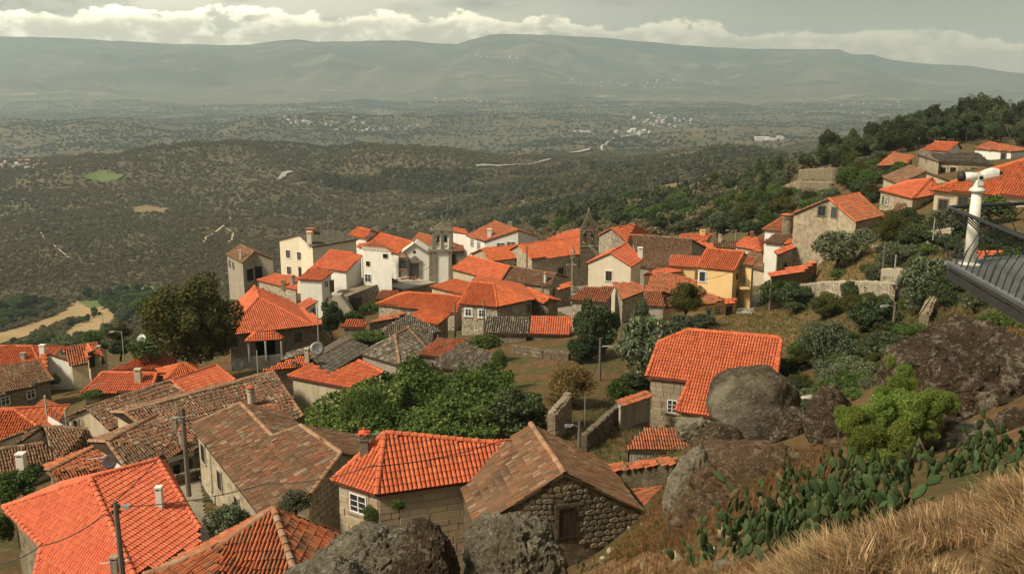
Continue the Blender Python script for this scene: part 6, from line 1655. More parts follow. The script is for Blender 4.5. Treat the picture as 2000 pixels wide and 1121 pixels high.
for k in range(90):
    c = P(770 + random.gauss(0, 7), 553 + random.gauss(0, 2.2), 161.2) + (0, 0, .1 + abs(random.gauss(0, .2)))
    a = random.uniform(0, 3.14); place(single_tile(.3, .5, 'tile_brick', .09, 3), 'roof_tile', c, (math.cos(a), math.sin(a), 0), (-math.sin(a), math.cos(a), 0), (0, 0, 1.0), tp)
tp = thing('tile_heap', 'flat scatter of broken tiles at the back of the concrete roof', 'tile heap', P(800, 546, 166))
for k in range(60):
    c = P(800 + random.gauss(0, 10), 546 + random.gauss(0, 1.6), 166) + (0, 0, .15)
    a = random.uniform(0, 3.14); place(single_tile(.3, .5, 'tile_brick', .09, 3), 'roof_tile', c, (math.cos(a), math.sin(a), 0), (-math.sin(a), math.cos(a), 0), (0, 0, 1.0), tp)
# yellow house balcony
bl = thing('balcony', 'yellow balcony slab with dark railing on the side of the yellow house', 'balcony', P(1452, 560, 131))
mb = MB(); a0 = P(1443, 561, 131.5); mb.abox(a0[0], a0[0] + 1.3, a0[1] - 1, a0[1] + 2.5, a0[2] - .1, a0[2] + .1); mb.build('floor', 'plaster_yellow', bl)
mb = MB()
for k in range(8): mb.tube([a0 + (1.25, -1 + k * .5, .1), a0 + (1.25, -1 + k * .5, 1.05)], .025, 4)
mb.tube([a0 + (1.25, -1, 1.05), a0 + (1.25, 2.5, 1.05)], .035, 5); mb.build('railing', 'metal_dark', bl)
stp = thing('lane_steps', 'stone lane rising past the right side of the yellow house', 'steps', ground(1470, 600))
for k in range(12):
    p = ground(1452 + k * 4.2, 612 - k * 4.0); mb = MB(); mb.abox(p[0] - .9, p[0] + 1.1, p[1] - .5, p[1] + .9, p[2] - .3, p[2] + .16); mb.build('step', 'concrete', stp)

# ------------------------------------------------------------------ poles, lamps, wires, dishes, antennas
def pole(label, px, pyb, pyt, Y=None, r=.11, mat='wood_pole', lamp=None, name='utility_pole', cat='utility pole', arms=False):
    b = P(px, pyb, Y) if Y else ground(px, pyb); 
    Yb = b[1]; top = P(px, pyt, Yb); t_ = np.array([b[0], b[1], top[2]])
    o = thing(name, label, cat, b)
    mb = MB(); mb.tube([b - (0, 0, .6), (b + t_) / 2, t_], [r * 1.15, r, r * .8], 8); mb.build('pole', mat, o)
    if lamp:
        s, row = lamp; z = P(px, row, Yb)[2]; a = np.array([b[0], b[1], z]); k = Yb / F
        e = a + np.array([s * 14 * k * (1 if Yb > 55 else 1.1), -.1, .35]); mb = MB(); mb.tube([a, a + (s * .25, 0, .3), e], .03, 5); mb.build('arm', 'metal_zinc', o)
        mb = MB(); d = unit(np.array([s, 0, -.12])); ls = min(.34, 9 * k)
        mb.hull8([e - d * .05 + (0, -.09, -.03), e + d * ls * 2 + (0, -.12, -.04), e + d * ls * 2 + (0, .12, -.04), e - d * .05 + (0, .09, -.03)], [e + (0, -.08, .07), e + d * ls * 1.8 + (0, -.1, .08), e + d * ls * 1.8 + (0, .1, .08), e + (0, .08, .07)])
        hd = mb.build('lamp_head', 'metal_zinc', o)
        mb = MB(); mb.box(e + d * ls * 1.1 + np.array([0, 0, -.07]), d * ls * .7, (0, .08, 0), (0, 0, .035)); mb.build('lamp_glass', 'lamp_glass', hd)
    if arms:
        mb = MB()
        for z in (-.25, -.55): mb.tube([t_ + (-.14, 0, z), t_ + (.14, 0, z)], .03, 5); mb.lathe(t_ + (.16, 0, z - .05), [(.05, 0), (.07, .06), (.04, .14)], 6); mb.lathe(t_ + (-.16, 0, z - .05), [(.05, 0), (.07, .06), (.04, .14)], 6)
        mb.build('insulator', 'black_rubber', o)
    return t_
pA = pole('dark wooden pole with a lamp standing against the large fresh orange roof', 247, 1200, 978, 41, .14, lamp=(1, 1000), arms=True)
pB = pole('weathered wooden pole in the lane beside the white arcade', 368, 952, 796, 61, .16, arms=True)
pC = pole('short wooden pole with a curved white lamp behind the stone barn', 1131, 882, 820, None, .13, lamp=(-1, 838), arms=True)
pD = pole('wooden pole with a lamp in front of the dark tall tree', 1171, 742, 660, 92, .13, lamp=(1, 682), arms=True)
pE = pole('leaning lamp post on the slope above the dark lichen rock', 1744, 642, 590, None, .11, lamp=(-1, 604), arms=True)
pF = pole('thin pole with a lamp rising from the dry stone wall', 1720, 575, 472, 104, .11, lamp=(-1, 486))
pole('slim metal pole left of the dark tall tree', 1141, 718, 626, 104, .06, 'metal_zinc')
pG = pole('concrete pole in front of the worn brown roof right of the yellow house', 1509, 540, 478, None, .15, 'concrete', lamp=(-1, 484))
pole('pole beside the stone church nave', 1029, 525, 481, 170, .13, lamp=(1, 485)); pole('tall pole in front of the brown house near the pillory', 1060, 618, 532, 146, .13)
pole('wooden pole at the corner of the rubble house with small white windows', 946, 655, 588, 118, .12); pole('wooden pole where the long centre roof meets the rubble house', 889, 650, 590, 124, .12)
pole('slim lamp post right of the large hipped house', 622, 662, 586, 128, .08, 'concrete', lamp=(1, 606)); pole('dark pole at the edge of the stubble field', 204, 655, 612, None, .14, lamp=None)
pole('thin grey lamp pole left of the big brown tree', 243, 706, 646, 118, .07, 'metal_zinc', lamp=(-1, 652)); pole('grey post in front of the stone facade of the hipped house', 504, 728, 684, 104, .07, 'concrete')
pole('grey lamp post on the upper right slope by the platform', 1823, 458, 426, 102, .07, 'metal_zinc'); pole('little white topped post on the olive terrace', 1749, 512, 498, 98, .08, 'metal_zinc')
pole('slender pole with lamp near the pillory', 1104, 560, 516, 165, .06, 'metal_dark', lamp=(1, 520)); pole('thin lamp post among the roofs under the dark hillside trees', 1436, 478, 448, 185, .09, 'metal_zinc', lamp=(-1, 453))
pole('leaning bare stick pole behind the dry bush', 1142, 822, 772, 71, .04, 'metal_zinc')
def wire(label, pts, sag=.6, r=.022):
    mb = MB(); P_ = []
    for a, b in zip(pts, pts[1:]):
        for k in range(13):
            t_ = k / 12; P_.append(np.asarray(a) * (1 - t_) + np.asarray(b) * t_ - np.array([0, 0, sag * 4 * t_ * (1 - t_)]))
    mb.tube(P_, r, 4); o = mb.build('overhead_wire', 'wire'); tag(o, label, 'wire')
wire('black wire from the near lamp pole out to the lower left', [pA - (0, 0, .3), P(205, 1003, 41), P(78, 1066, 41), P(-20, 1100, 41)], .25, .028)
wire('long black wire from the near lamp pole across the roofs to the barn', [pA - (0, 0, .3), P(520, 944, 43), P(720, 911, 42.5), P(975, 862, 48), pC], .25, .024)
wire('pale wire running up from the near pole towards the lane pole', [pA, P(330, 868, 52), pB - (0, 0, .5)], .2, .03)
wire('wire from the slope lamp post up to the observation platform', [pE - (0, 0, .2), P(1850, 528, 22)], 1.6, .018)
wire('thin wire across the yellow house front', [P(1373, 545, 129), P(1432, 528, 129), pG - (0, 0, .3)], .3, .03)
wire('thin wire crossing the white chapel front', [P(800, 548, 178), P(880, 482, 178)], .4, .04)
wire('stay wire beside the pole at the dark tall tree', [P(1160, 732, 92), pD - (0, 0, .2)], 0, .03)
def dish(label, px, py, Y, rad, ax=(.5, -1, .35)):
    p = P(px, py, Y); o = thing('satellite_dish', label, 'satellite dish', p); a = unit(ax); mb = MB()
    mb.lathe(p, [(.02, 0), (rad * .6, .04), (rad, .16), (rad, .17), (rad * .6, .06), (.02, .02)], 14, axis=a); mb.build('reflector', 'metal_zinc', o, smooth=True)
    mb = MB(); mb.tube([p, p + a * rad * .9 - (0, 0, rad * .5)], .02, 4); mb.tube([p, p - (0, 0, rad * 1.6)], .03, 5); mb.build('bracket', 'metal_dark', o)
dish('pale satellite dish on the slate roof corner', 619, 681, 96, .75); dish('small satellite dish on the old roof behind the large fresh orange roof', 212, 902, 56, .45, (.9, -1, .4)); dish('big satellite dish under the left edge of the brown tree', 277, 666, 120, .9, (-.6, -1, .6))
dish('white satellite dish on the wall behind the largest brown tree', 466, 712, 118, .8, (0, -1, .3))
def antenna(label, px, pyb, pyt, Y, l=1.6, yaw=.5):
    b = P(px, pyb, Y); t_ = np.array([b[0], b[1], P(px, pyt, Y)[2]]); o = thing('tv_antenna', label, 'antenna', b); mb = MB(); mb.tube([b, t_], .022, 5); mb.build('mast', 'metal_zinc', o)
    d = np.array([math.cos(yaw), math.sin(yaw), .08]); s = np.array([-d[1], d[0], 0]); mb = MB(); a = t_ - (0, 0, .12); mb.tube([a - d * l / 2, a + d * l / 2], .02, 4)
    for k in range(9):
        c = a + d * l * (k / 8 - .5); mb.tube([c - s * (.16 + .02 * k), c + s * (.16 + .02 * k)], .010, 3)
    mb.build('boom', 'metal_zinc', o)
antenna('tall antenna among the two round chimneys in front of the lane pole', 352, 846, 812, 60, 2.0, .3); antenna('antenna in front of the old roof next to the small dish', 196, 921, 890, 57, 1.3, .2)
antenna('antenna on the old mottled roof under the small orange gable', 320, 776, 743, 88, 2.2, .5); antenna('antenna rising from the largest brown tree', 312, 690, 672, 112, 3.2, .35)
antenna('second thin antenna in front of the brown tree', 322, 688, 664, 116, 3.0, -.5); antenna('antenna beside the star topped chimney', 735, 858, 843, 49, .8, .2)
antenna('small antenna on the chimney at the bottom left', 226, 1121, 1092, 43, 1.3, .15); antenna('little antenna in front of the orange hipped roof on the left', 192, 768, 748, 96, 1.4, .4)
b = ground(1588, 614); fl = thing('flag', 'small red and green flag at the edge of the meadow', 'flag', b)
mb = MB(); mb.tube([b, b + (0, 0, 1.9)], .025, 5); mb.build('pole', 'metal_zinc', fl)
for mm, z0, z1 in (('flag_green', 1.15, 1.85), ('flag_red', .35, 1.15)):
    mb = MB(); mb.hull8([b + (.02, 0, z0), b + (.30 if z0 < 1 else .22, .05, z0 + .05), b + (.30, .08, z0 + .05), b + (.02, .02, z0)], [b + (.02, 0, z1), b + (.22 if z0 < 1 else .08, .05, z1), b + (.24, .08, z1), b + (.02, .02, z1)]); mb.build('cloth', mm, fl)

# ------------------------------------------------------------------ boulders
def boulder(label, cx, cy_, w, h, Y, seed, mat='rock', depth=.9, planes=16, sharp=.13, amp=.05, cut=None, res=6, name='boulder', tilt=0):
    c = P(cx, cy_, Y); k = Y / F; rx, rz = w * k / 2, h * k / 2 / math.cos(PITCH + .12); ry = rx * depth
    bm = bmesh.new(); bmesh.ops.create_icosphere(bm, subdivisions=res, radius=1); d = np.array([v.co[:] for v in bm.verts])
    r = np.random.default_rng(seed); n = r.normal(size=(planes, 3)); n /= np.linalg.norm(n, axis=1)[:, None]; o = r.uniform(.78, 1.0, planes)
    if cut is not None:
        for cn, co in cut: n = np.vstack([n, unit(cn)]); o = np.append(o, co)
    dn = np.maximum(d @ n.T, .04); q = o / dn; q = np.hstack([q, np.full((len(d), 1), 1.06)])
    rad = (q ** -12).sum(1) ** (-1 / 12.0)
    rad = rad * (1 + amp * 1.5 * fbm(d * 1.7 + seed, 3) + amp * 1.3 * (fbm(d * 4.3 + seed, 4)) - amp * .9 * np.abs(fbm(d * 6 + seed, 4, .6)) - amp * 1.2 * np.maximum(0, .12 - np.abs(fbm(d * 2.1 + seed * 2, 2))) * 5 + amp * .35 * fbm(d * 17 + seed, 4, .65))
    V = d * rad[:, None]
    ex = np.abs(V).max(0); V = V / ex * [rx, ry, rz]
    if tilt:
        a = math.radians(tilt); V = V @ np.array([[math.cos(a), 0, math.sin(a)], [0, 1, 0], [-math.sin(a), 0, math.cos(a)]]).T
    for v, p in zip(bm.verts, V): v.co = p
    me = bpy.data.meshes.new(name); bm.to_mesh(me); bm.free(); me.materials.append(MATS[mat])
    for p in me.polygons: p.use_smooth = True
    o_ = link(name, me, None, tuple(c)); tag(o_, label, 'boulder'); return o_
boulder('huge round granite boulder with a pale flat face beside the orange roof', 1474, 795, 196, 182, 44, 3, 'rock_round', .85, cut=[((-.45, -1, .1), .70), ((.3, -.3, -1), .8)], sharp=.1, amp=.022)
boulder('dark cracked rock wedged under the left of the round boulder', 1408, 858, 110, 70, 41.5, 8, 'rock_dark', .9)
boulder('pale block of rock between the stone house and the round boulder', 1352, 838, 72, 62, 58, 4, 'rock_pale', .8, cut=[((0, 0, 1), .6), ((0, -1, 0), .7)])
boulder('mossy flat rock shelf below the round boulder', 1455, 905, 250, 92, 37, 12, 'rock_brown', .8)
boulder('dark rock in the shadow right of the round boulder', 1545, 838, 90, 100, 41, 15, 'rock_dark', .8)
boulder('upright brown rock between the round boulder and the green shrub', 1625, 832, 118, 168, 34, 21, 'rock_dark', .7, tilt=-14)
boulder('pale slanting rock at the foot of the upright brown rock', 1645, 885, 100, 60, 31, 23, 'rock_brown', .8, tilt=18)
boulder('enormous dark rock speckled with lichen on the right', 1875, 758, 380, 290, 29, 31, 'rock_dark', .8, cut=[((-.1, -.35, 1), .62), ((-.3, -1, .2), .66)], planes=12, res=7, amp=.045)
boulder('low pale brown rock under the enormous lichen rock', 1915, 862, 190, 84, 24.0, 33, 'rock_pale', .8)
boulder('dark overhung rock between the green shrub and the pale low rock', 1838, 858, 150, 112, 24.4, 71, 'rock_dark', .8)
boulder('dark rock at the right edge under the enormous lichen rock', 1985, 845, 130, 110, 23.0, 73, 'rock_dark', .8)
boulder('dark mossy rock behind the cactus clump', 1782, 880, 160, 120, 25, 36, 'rock_dark', .8, cut=[((0, 0, 1), .7)])
boulder('tall pale lichen rock at the left end of the rocky slope', 1345, 965, 112, 215, 35, 41, 'rock_pale', .8, tilt=8)
boulder('brown earthy rock slope behind the cactus', 1500, 965, 350, 230, 27.0, 44, 'rock_brown', .6, cut=[((0, -.5, 1), .62)], res=7, amp=.06)
boulder('long brown rock low on the slope left of the cactus', 1395, 1035, 230, 170, 25.0, 47, 'rock_brown', .7, amp=.06)
boulder('narrow grey rock rib running down the slope', 1330, 1065, 70, 140, 27, 49, 'rock_pale', .7, tilt=22)
boulder('broad lichen covered boulder at the bottom centre', 998, 1112, 262, 262, 26, 52, 'rock', .9, cut=[((0, -.4, 1), .80)], res=7)
boulder('domed dark boulder left of the broad one at the bottom', 836, 1108, 158, 244, 25, 55, 'rock_dark', .9, res=7, cut=[((-.2, -1, .2), .72)])
boulder('long sloping lichen boulder at the bottom left of centre', 712, 1136, 310, 236, 26, 58, 'rock', .8, tilt=-22, res=7)
boulder('grey fissured boulder at the bottom between the roofs and the dome', 640, 1140, 200, 130, 24, 61, 'rock', .8)
_st = random.Random(77)
for k in range(46):
    x, y = _st.uniform(1150, 1700), _st.uniform(900, 1110)
    if y < 900 + (1400 - x) * .35 or (x > 1450 and y > 1060 - (x - 1450) * .35): continue
    g = ground(x, y, 8, 60); s_ = _st.uniform(.12, .42)
    o = link('loose_stone', stone_mesh('rubble', _st.choice(['rubble_light', 'rubble_stone', 'block_tan']), _st.randrange(6)), None, tuple(g)); o.scale = (s_, s_ * .5, s_ * .7); o.rotation_euler = (-1.2 + _st.uniform(-.4, .4), _st.uniform(-.4, .4), _st.uniform(0, 6)); tag(o, 'loose angular stone on the brown slope', 'stone', 'loose stones on the brown slope')
boulder('small flat pale stone lying in the dry grass', 1420, 1104, 60, 22, 17, 63, 'rock_pale', 1, res=4); boulder('small stone half hidden in the grass near the right edge', 1992, 1060, 34, 30, 9.5, 64, 'rock_pale', 1, res=4)
boulder('pale stone lying above the green cactus pads', 1665, 925, 48, 26, 22, 66, 'rock_pale', 1, res=4)
boulder('grey leaning slab of rock behind the white trimmed boulder gap', 1580, 790, 60, 40, 58, 67, 'concrete', .5, res=4)
# ------------------------------------------------------------------ trees and shrubs one can tell apart
t = tree
t('brown', 'huge spreading brown green tree left of the large hipped house', 372, 722, 226, 208, trunk=.02, var=0, Y=113)
t('brown', 'lower right half of the brown green tree mass by the hipped house', 418, 712, 110, 110, trunk=0, var=1, Y=111); t('green', 'lower green part of the tree clump left of the huge brown tree', 292, 712, 90, 70, trunk=.1, Y=120); t('brown', 'rusty bush at the far left of the huge brown tree', 232, 668, 60, 38, trunk=.05, Y=140, name='bush', cat='bush')
t('green', 'round bush above the small dormer house', 178, 672, 60, 30, trunk=.05, Y=150, name='bush', cat='bush'); t('dark', 'dark bush right of the dormer house', 235, 700, 50, 44, trunk=.05, Y=126, name='bush', cat='bush')
t('dark', 'dark leafy tree below the stairs of the white house', 648, 655, 56, 76, trunk=.1, Y=128); t('green', 'rounded green bush right of the stairs', 688, 640, 62, 38, trunk=.02, Y=130, name='bush', cat='bush')
t('green', 'green vine covered bush in the yard under the white house', 725, 612, 60, 26, trunk=.02, Y=146, name='bush', cat='bush')
t('dark', 'tall dark broadleaf tree in front of the rubble walled houses', 1168, 722, 116, 165, trunk=.1, var=1, Y=104)
t('dark', 'lower dark half of the clump under the tall dark tree', 1136, 722, 70, 90, trunk=.05, Y=101)
for a in (('largest grey green olive behind the stone block house', 1262, 762, 164, 172, 88), ('tall narrow olive right of the dark tall tree', 1250, 662, 46, 95, 108), ('olive crown between the dark tree and the reddish tree', 1296, 700, 110, 92, 102), ('olive touching the left hip of the orange roof', 1330, 664, 84, 58, 110), ('low olive right of the reddish tree trunk', 1372, 648, 70, 40, 113)):
    t('olive', a[0], a[1], a[2], a[3], a[4], Y=a[5], trunk=.15)
t('brown', 'small reddish brown tree in front of the rusty yellow annex roof', 1338, 636, 92, 92, trunk=.3, var=1, Y=116)
t('olive', 'round grey green olive tree on the terrace', 1634, 534, 128, 92, trunk=.30, var=0); t('olive', 'olive crown peeping behind the round terrace olive', 1688, 500, 78, 62, trunk=.1, Y=132)
t('olive_near', 'wide feathery olive right of the meadow', 1612, 735, 158, 122, trunk=.12, Y=76); t('olive_near', 'pale olive bush in front of the wide feathery one', 1650, 775, 132, 92, trunk=.05, Y=66)
t('green', 'bushy green mass left of the feathery olive roots', 1540, 748, 70, 60, trunk=.02, Y=80, name='bush', cat='bush')
t('willow', 'spiky green bush at the right side of the yellow house', 1520, 598, 64, 66, trunk=.1, name='bush', cat='bush')
for lb, x, y, w_, h_, kd in (('dark bush below the dry stone wall at its left', 1556, 612, 62, 44, 'green'), ('brown green bush under the middle of the dry stone wall', 1612, 622, 92, 56, 'brown'), ('large dark bush right of the little flag', 1700, 660, 116, 94, 'dark'), ('mixed bush at the right end of the dry stone wall', 1672, 622, 84, 58, 'brown'),
    ('tall olive bush left of the observation platform', 1808, 602, 128, 116, 'olive'), ('dark lower bush under the platform corner', 1850, 606, 90, 80, 'dark'), ('olive bush right under the platform beams', 1905, 612, 82, 52, 'olive'), ('green bush above the tall pale stone wall', 1704, 560, 40, 34, 'green'),
    ('dark tree behind the olive terrace', 1790, 498, 96, 64, 'dark'), ('brown green tree right of the two windowed gable', 1740, 480, 92, 72, 'brown'), ('olive tree before the largest orange roofed house', 1845, 470, 100, 70, 'olive'), ('green tree behind the telescope post', 1930, 440, 120, 66, 'green'), ('dark shrubs seen through the platform balusters', 1950, 500, 130, 60, 'dark'),
    ('big dark bush hiding the wall under the long narrow orange roof', 1552, 616, 104, 72, 'dark'), ('upright green bush at the foot of the long narrow orange roof', 1506, 604, 66, 74, 'green'), ('olive bush half way between the feathery olives and the lamp post', 1712, 705, 84, 70, 'olive'), ('dark thicket behind the upright brown rock', 1590, 812, 90, 46, 'dark'), ('green thicket right of the orange roof verge', 1560, 705, 60, 46, 'green'), ('dark undergrowth beneath the largest olive', 1235, 775, 100, 50, 'dark'), ('olive undergrowth by the narrow lane', 1290, 772, 60, 60, 'olive'), ('green bush right of the jumbled roofs', 1648, 452, 50, 34, 'green'), ('dark tree below the house with green shutters', 1770, 450, 70, 48, 'dark'), ('small weed tree on the terrace path', 1728, 482, 36, 34, 'green')):
    t(kd, lb, x, y, w_, h_, trunk=.05, name='bush' if 'bush' in lb else None, cat='bush' if 'bush' in lb else 'tree', Ymin=30)
t('dark', 'round dark glossy tree at the right end of the vine garden', 1012, 872, 164, 134, trunk=.05, Y=71, var=0); t('willow', 'soft feathery green shrub among the grape vines', 720, 852, 136, 108, trunk=.02, Y=73)
t('dry', 'big rusty brown dry bush right of the vine garden', 1106, 806, 160, 112, trunk=.05, Y=80); t('green', 'green yellow bush between the dry bush and the plank gate', 1205, 792, 62, 66, trunk=.02, Y=79, name='bush', cat='bush')
t('willow', 'wispy dark green shrub at the upper right of the vine garden', 972, 740, 50, 66, trunk=.05, Y=90); t('green', 'grassy green mound left of the ridged grey shed', 948, 690, 80, 46, trunk=.0, Y=108, name='bush', cat='bush')
t('olive', 'olive shrub against the brown tiled verge by the cream rubble wall', 450, 1062, 116, 100, trunk=.05, Y=49); t('olive', 'small olive shrub in front of the rubble gable', 576, 1006, 80, 58, trunk=.05, Y=47.5)
t('willow', 'bare stemmed shrub on the boulder below the white window', 724, 1036, 50, 62, trunk=.1, Y=31); t('green', 'tiny bright pine seedling on top of the boulder', 779, 1010, 38, 42, trunk=.45, Y=29, name='small_tree')
t('green', 'overgrown bushes at the lower left edge', 30, 985, 110, 78, trunk=.02, Y=62, name='bush', cat='bush'); t('dark', 'darker bush between the lower left roofs', 75, 935, 60, 38, trunk=.02, Y=68, name='bush', cat='bush'); t('green', 'dark green bushes at the bottom left corner', 10, 1070, 60, 90, trunk=.02, Y=50, name='bush', cat='bush')
t('green', 'climbing plant on the beige terrace behind the cream gable', 180, 778, 60, 20, trunk=.0, Y=93, name='bush', cat='bush'); t('dark', 'dark garden bush next to the railed terrace', 105, 755, 40, 30, trunk=0, Y=118, name='bush', cat='bush')
t('green', 'green tuft on the ridge between pyramid roof and slate roof', 720, 668, 90, 26, trunk=0, Y=108, name='bush', cat='bush')
_sh = thing('shrub', 'bright green leafy shrub spreading over the dark rocks and up the enormous lichen rock', 'shrub', ground(1740, 905))
for k, (x, y, w_, h_, Yk) in enumerate(((1668, 822, 104, 100, 22.6), (1712, 800, 110, 96, 22.9), (1762, 796, 120, 104, 23.0), (1815, 792, 110, 92, 23.3), (1848, 782, 70, 58, 23.6), (1690, 856, 120, 90, 22.3), (1745, 850, 120, 100, 22.5), (1795, 838, 90, 76, 22.9), (1752, 756, 100, 66, 23.8), (1726, 770, 66, 54, 23.6), (1764, 728, 60, 52, 24.4), (1736, 706, 36, 42, 24.8), (1776, 748, 44, 36, 24.2), (1642, 806, 50, 48, 22.8), (1718, 895, 90, 70, 22.0), (1752, 898, 60, 60, 22.0))):
    p_ = P(x, y + h_ / 2, Yk) - np.array(_sh.location); k_ = Yk / F; c = link('foliage', crown('bright', k % 3), _sh); c.location = tuple(p_); c.scale = (w_ * k_, w_ * k_ * .8, h_ * k_); c.rotation_euler = (0, 0, k * 1.3)
t('willow', 'yellow green weeds on the slope under the platform', 1935, 672, 170, 66, trunk=.0, Y=33); t('dry', 'brown dead bracken behind the enormous lichen rock', 1985, 700, 120, 70, trunk=.0, Y=31); t('willow', 'yellowish weeds beside the curving dry stone wall', 1790, 665, 90, 36, trunk=0, Y=52)
t('green', 'small leafy seedling standing in the dry grass', 1790, 1112, 66, 58, trunk=.2, Y=10.5, name='seedling', cat='seedling')

GROVES = set()
def grove(n, reg, kinds, wr, hr, labels, group, Ymin, seed, trunk=.15, cat='tree', name=None):
    GROVES.add(group); rr = np.random.default_rng(seed); W = []; k = 0; tries = 0
    xs = [p[0] for p in reg]; ys = [p[1] for p in reg]
    while k < n and tries < n * 30:
        tries += 1; x = rr.uniform(min(xs), max(xs)); y = rr.uniform(min(ys), max(ys))
        if not inpoly(np.array([x]), np.array([y]), xs, ys)[0]: continue
        kd = kinds[rr.integers(len(kinds))]; w_ = rr.uniform(*wr); g = ground(x, y, Ymin)
        if any(np.hypot(*(g - q)[:2]) < w_ * g[1] / F * .42 for q in W): continue
        W.append(g); t(kd, labels.get(kd, labels['*']), x, y, w_, rr.uniform(*hr) * w_ / np.mean(wr), at=g, trunk=trunk, group=group, cat=cat, name=name); k += 1
grove(95, [(1000, 462), (1060, 440), (1300, 392), (1480, 360), (1530, 395), (1640, 430), (1560, 440), (1490, 452), (1420, 466), (1300, 470), (1200, 450)], ['green', 'brown', 'dark', 'olive', 'dark', 'green'], (26, 54), (24, 40),
    {'green': 'green broadleaf tree on the bushy slope behind the village', 'brown': 'brownish tree on the bushy slope behind the village', 'dark': 'dark round tree on the bushy slope behind the village', 'olive': 'grey green olive on the bushy slope behind the village', '*': 'tree'}, 'trees on the slope behind the village', 200, 31)
grove(40, [(1640, 380), (1660, 330), (1720, 325), (1790, 345), (1720, 350), (1700, 400), (1650, 372)], ['green', 'olive', 'brown', 'dark'], (30, 54), (20, 36), {'*': 'dark bush on the bank between ruin and brown roof', 'green': 'green bush on the bank between ruin and brown roof', 'olive': 'olive bush on the bank between ruin and brown roof', 'brown': 'brown bush on the bank between ruin and brown roof'}, 'bushes on the upper bank', 140, 52, .03, 'bush', 'bush')
grove(40, [(1480, 345), (1540, 330), (1540, 400), (1700, 400), (1700, 420), (1560, 430), (1480, 400)], ['olive', 'green', 'dark'], (30, 56), (24, 40),
    {'olive': 'olive shrub beside the hillside ruin', 'green': 'green shrub beside the hillside ruin', '*': 'dark shrub beside the hillside ruin'}, 'shrubs round the hillside ruin', 140, 32, .05)
grove(240, [(1568, 335), (1600, 316), (1700, 285), (1800, 258), (1900, 238), (2060, 236), (2060, 305), (1985, 290), (1890, 284), (1830, 284), (1760, 300), (1690, 312), (1640, 340)], ['pine', 'pineround', 'pineround', 'dark'], (26, 44), (34, 54),
    {'pine': 'pointed pine on the wooded crest at the right', 'pineround': 'round topped pine on the wooded crest at the right', '*': 'dark leafy tree on the wooded crest at the right'}, 'trees of the wooded crest', 200, 33, .3)
grove(14, [(1690, 262), (1780, 250), (1780, 275), (1700, 280)], ['brown'], (24, 34), (26, 34), {'*': 'rust coloured tree on the wooded crest at the right'}, 'trees of the wooded crest', 200, 34, .2)
grove(12, [(1455, 365), (1500, 350), (1530, 350), (1500, 385), (1460, 390)], ['pine'], (20, 30), (34, 50), {'*': 'dark pointed tree at the left foot of the wooded crest'}, 'pointed trees at the foot of the crest', 240, 35, .2)
grove(34, [(0, 690), (60, 672), (110, 650), (150, 628), (212, 602), (216, 607), (160, 636), (115, 660), (60, 684), (0, 700)], ['green', 'olive', 'dark'], (10, 19), (10, 17), {'green': 'green field tree in the hedge below the village', 'olive': 'pale field tree in the hedge below the village', '*': 'dark field tree in the hedge below the village'}, 'hedge trees along the stubble fields', 300, 36, .1)
grove(40, [(0, 605), (30, 585), (110, 592), (92, 612), (40, 632), (0, 645)], ['green', 'dark'], (18, 30), (15, 22), {'*': 'rounded dark tree left of the stubble field', 'green': 'rounded green tree left of the stubble field'}, 'trees left of the stubble field', 300, 37, .05)
grove(40, [(170, 580), (230, 575), (290, 560), (300, 600), (240, 640), (215, 610)], ['green', 'olive', 'dark'], (22, 34), (20, 28), {'*': 'dark tree beyond the stubble field', 'green': 'green tree beyond the stubble field', 'olive': 'grey green tree beyond the stubble field'}, 'trees beyond the stubble field', 300, 38, .05)
grove(40, [(0, 700), (130, 660), (230, 650), (260, 690), (120, 690), (0, 720)], ['green', 'olive', 'brown'], (24, 40), (16, 26), {'*': 'brown bush on the slope just below the left houses', 'green': 'green bush on the slope just below the left houses', 'olive': 'pale bush on the slope just below the left houses'}, 'bushes below the left houses', 130, 39, .02, 'bush', 'bush')
grove(30, [(1380, 430), (1500, 400), (1640, 425), (1620, 450), (1480, 465), (1400, 470)], ['dark', 'green', 'brown'], (30, 55), (26, 40), {'*': 'dark crown right above the far roofs', 'green': 'green crown right above the far roofs', 'brown': 'brownish crown right above the far roofs'}, 'crowns above the far roofs', 180, 40, .1)
grove(44, [(1540, 700), (1700, 640), (1790, 620), (1760, 700), (1700, 760), (1640, 800), (1560, 800)], ['green', 'olive', 'brown', 'dark'], (44, 84), (26, 44), {'*': 'dark bush on the slope behind the round boulder', 'green': 'green bush on the slope behind the round boulder', 'olive': 'grey green bush on the slope behind the round boulder', 'brown': 'brown bush on the slope behind the round boulder'}, 'bushes behind the round boulder', 40, 53, .02, 'bush', 'bush')
grove(66, [(1620, 540), (1780, 470), (2000, 470), (2000, 560), (1900, 600), (1780, 620), (1700, 640)], ['green', 'brown', 'olive', 'dark'], (40, 80), (26, 46), {'*': 'dark bush on the slope left of the platform', 'green': 'green bush on the slope left of the platform', 'olive': 'grey green bush on the slope left of the platform', 'brown': 'brown bush on the slope left of the platform'}, 'bushes on the right slope', 40, 41, .02, 'bush', 'bush')

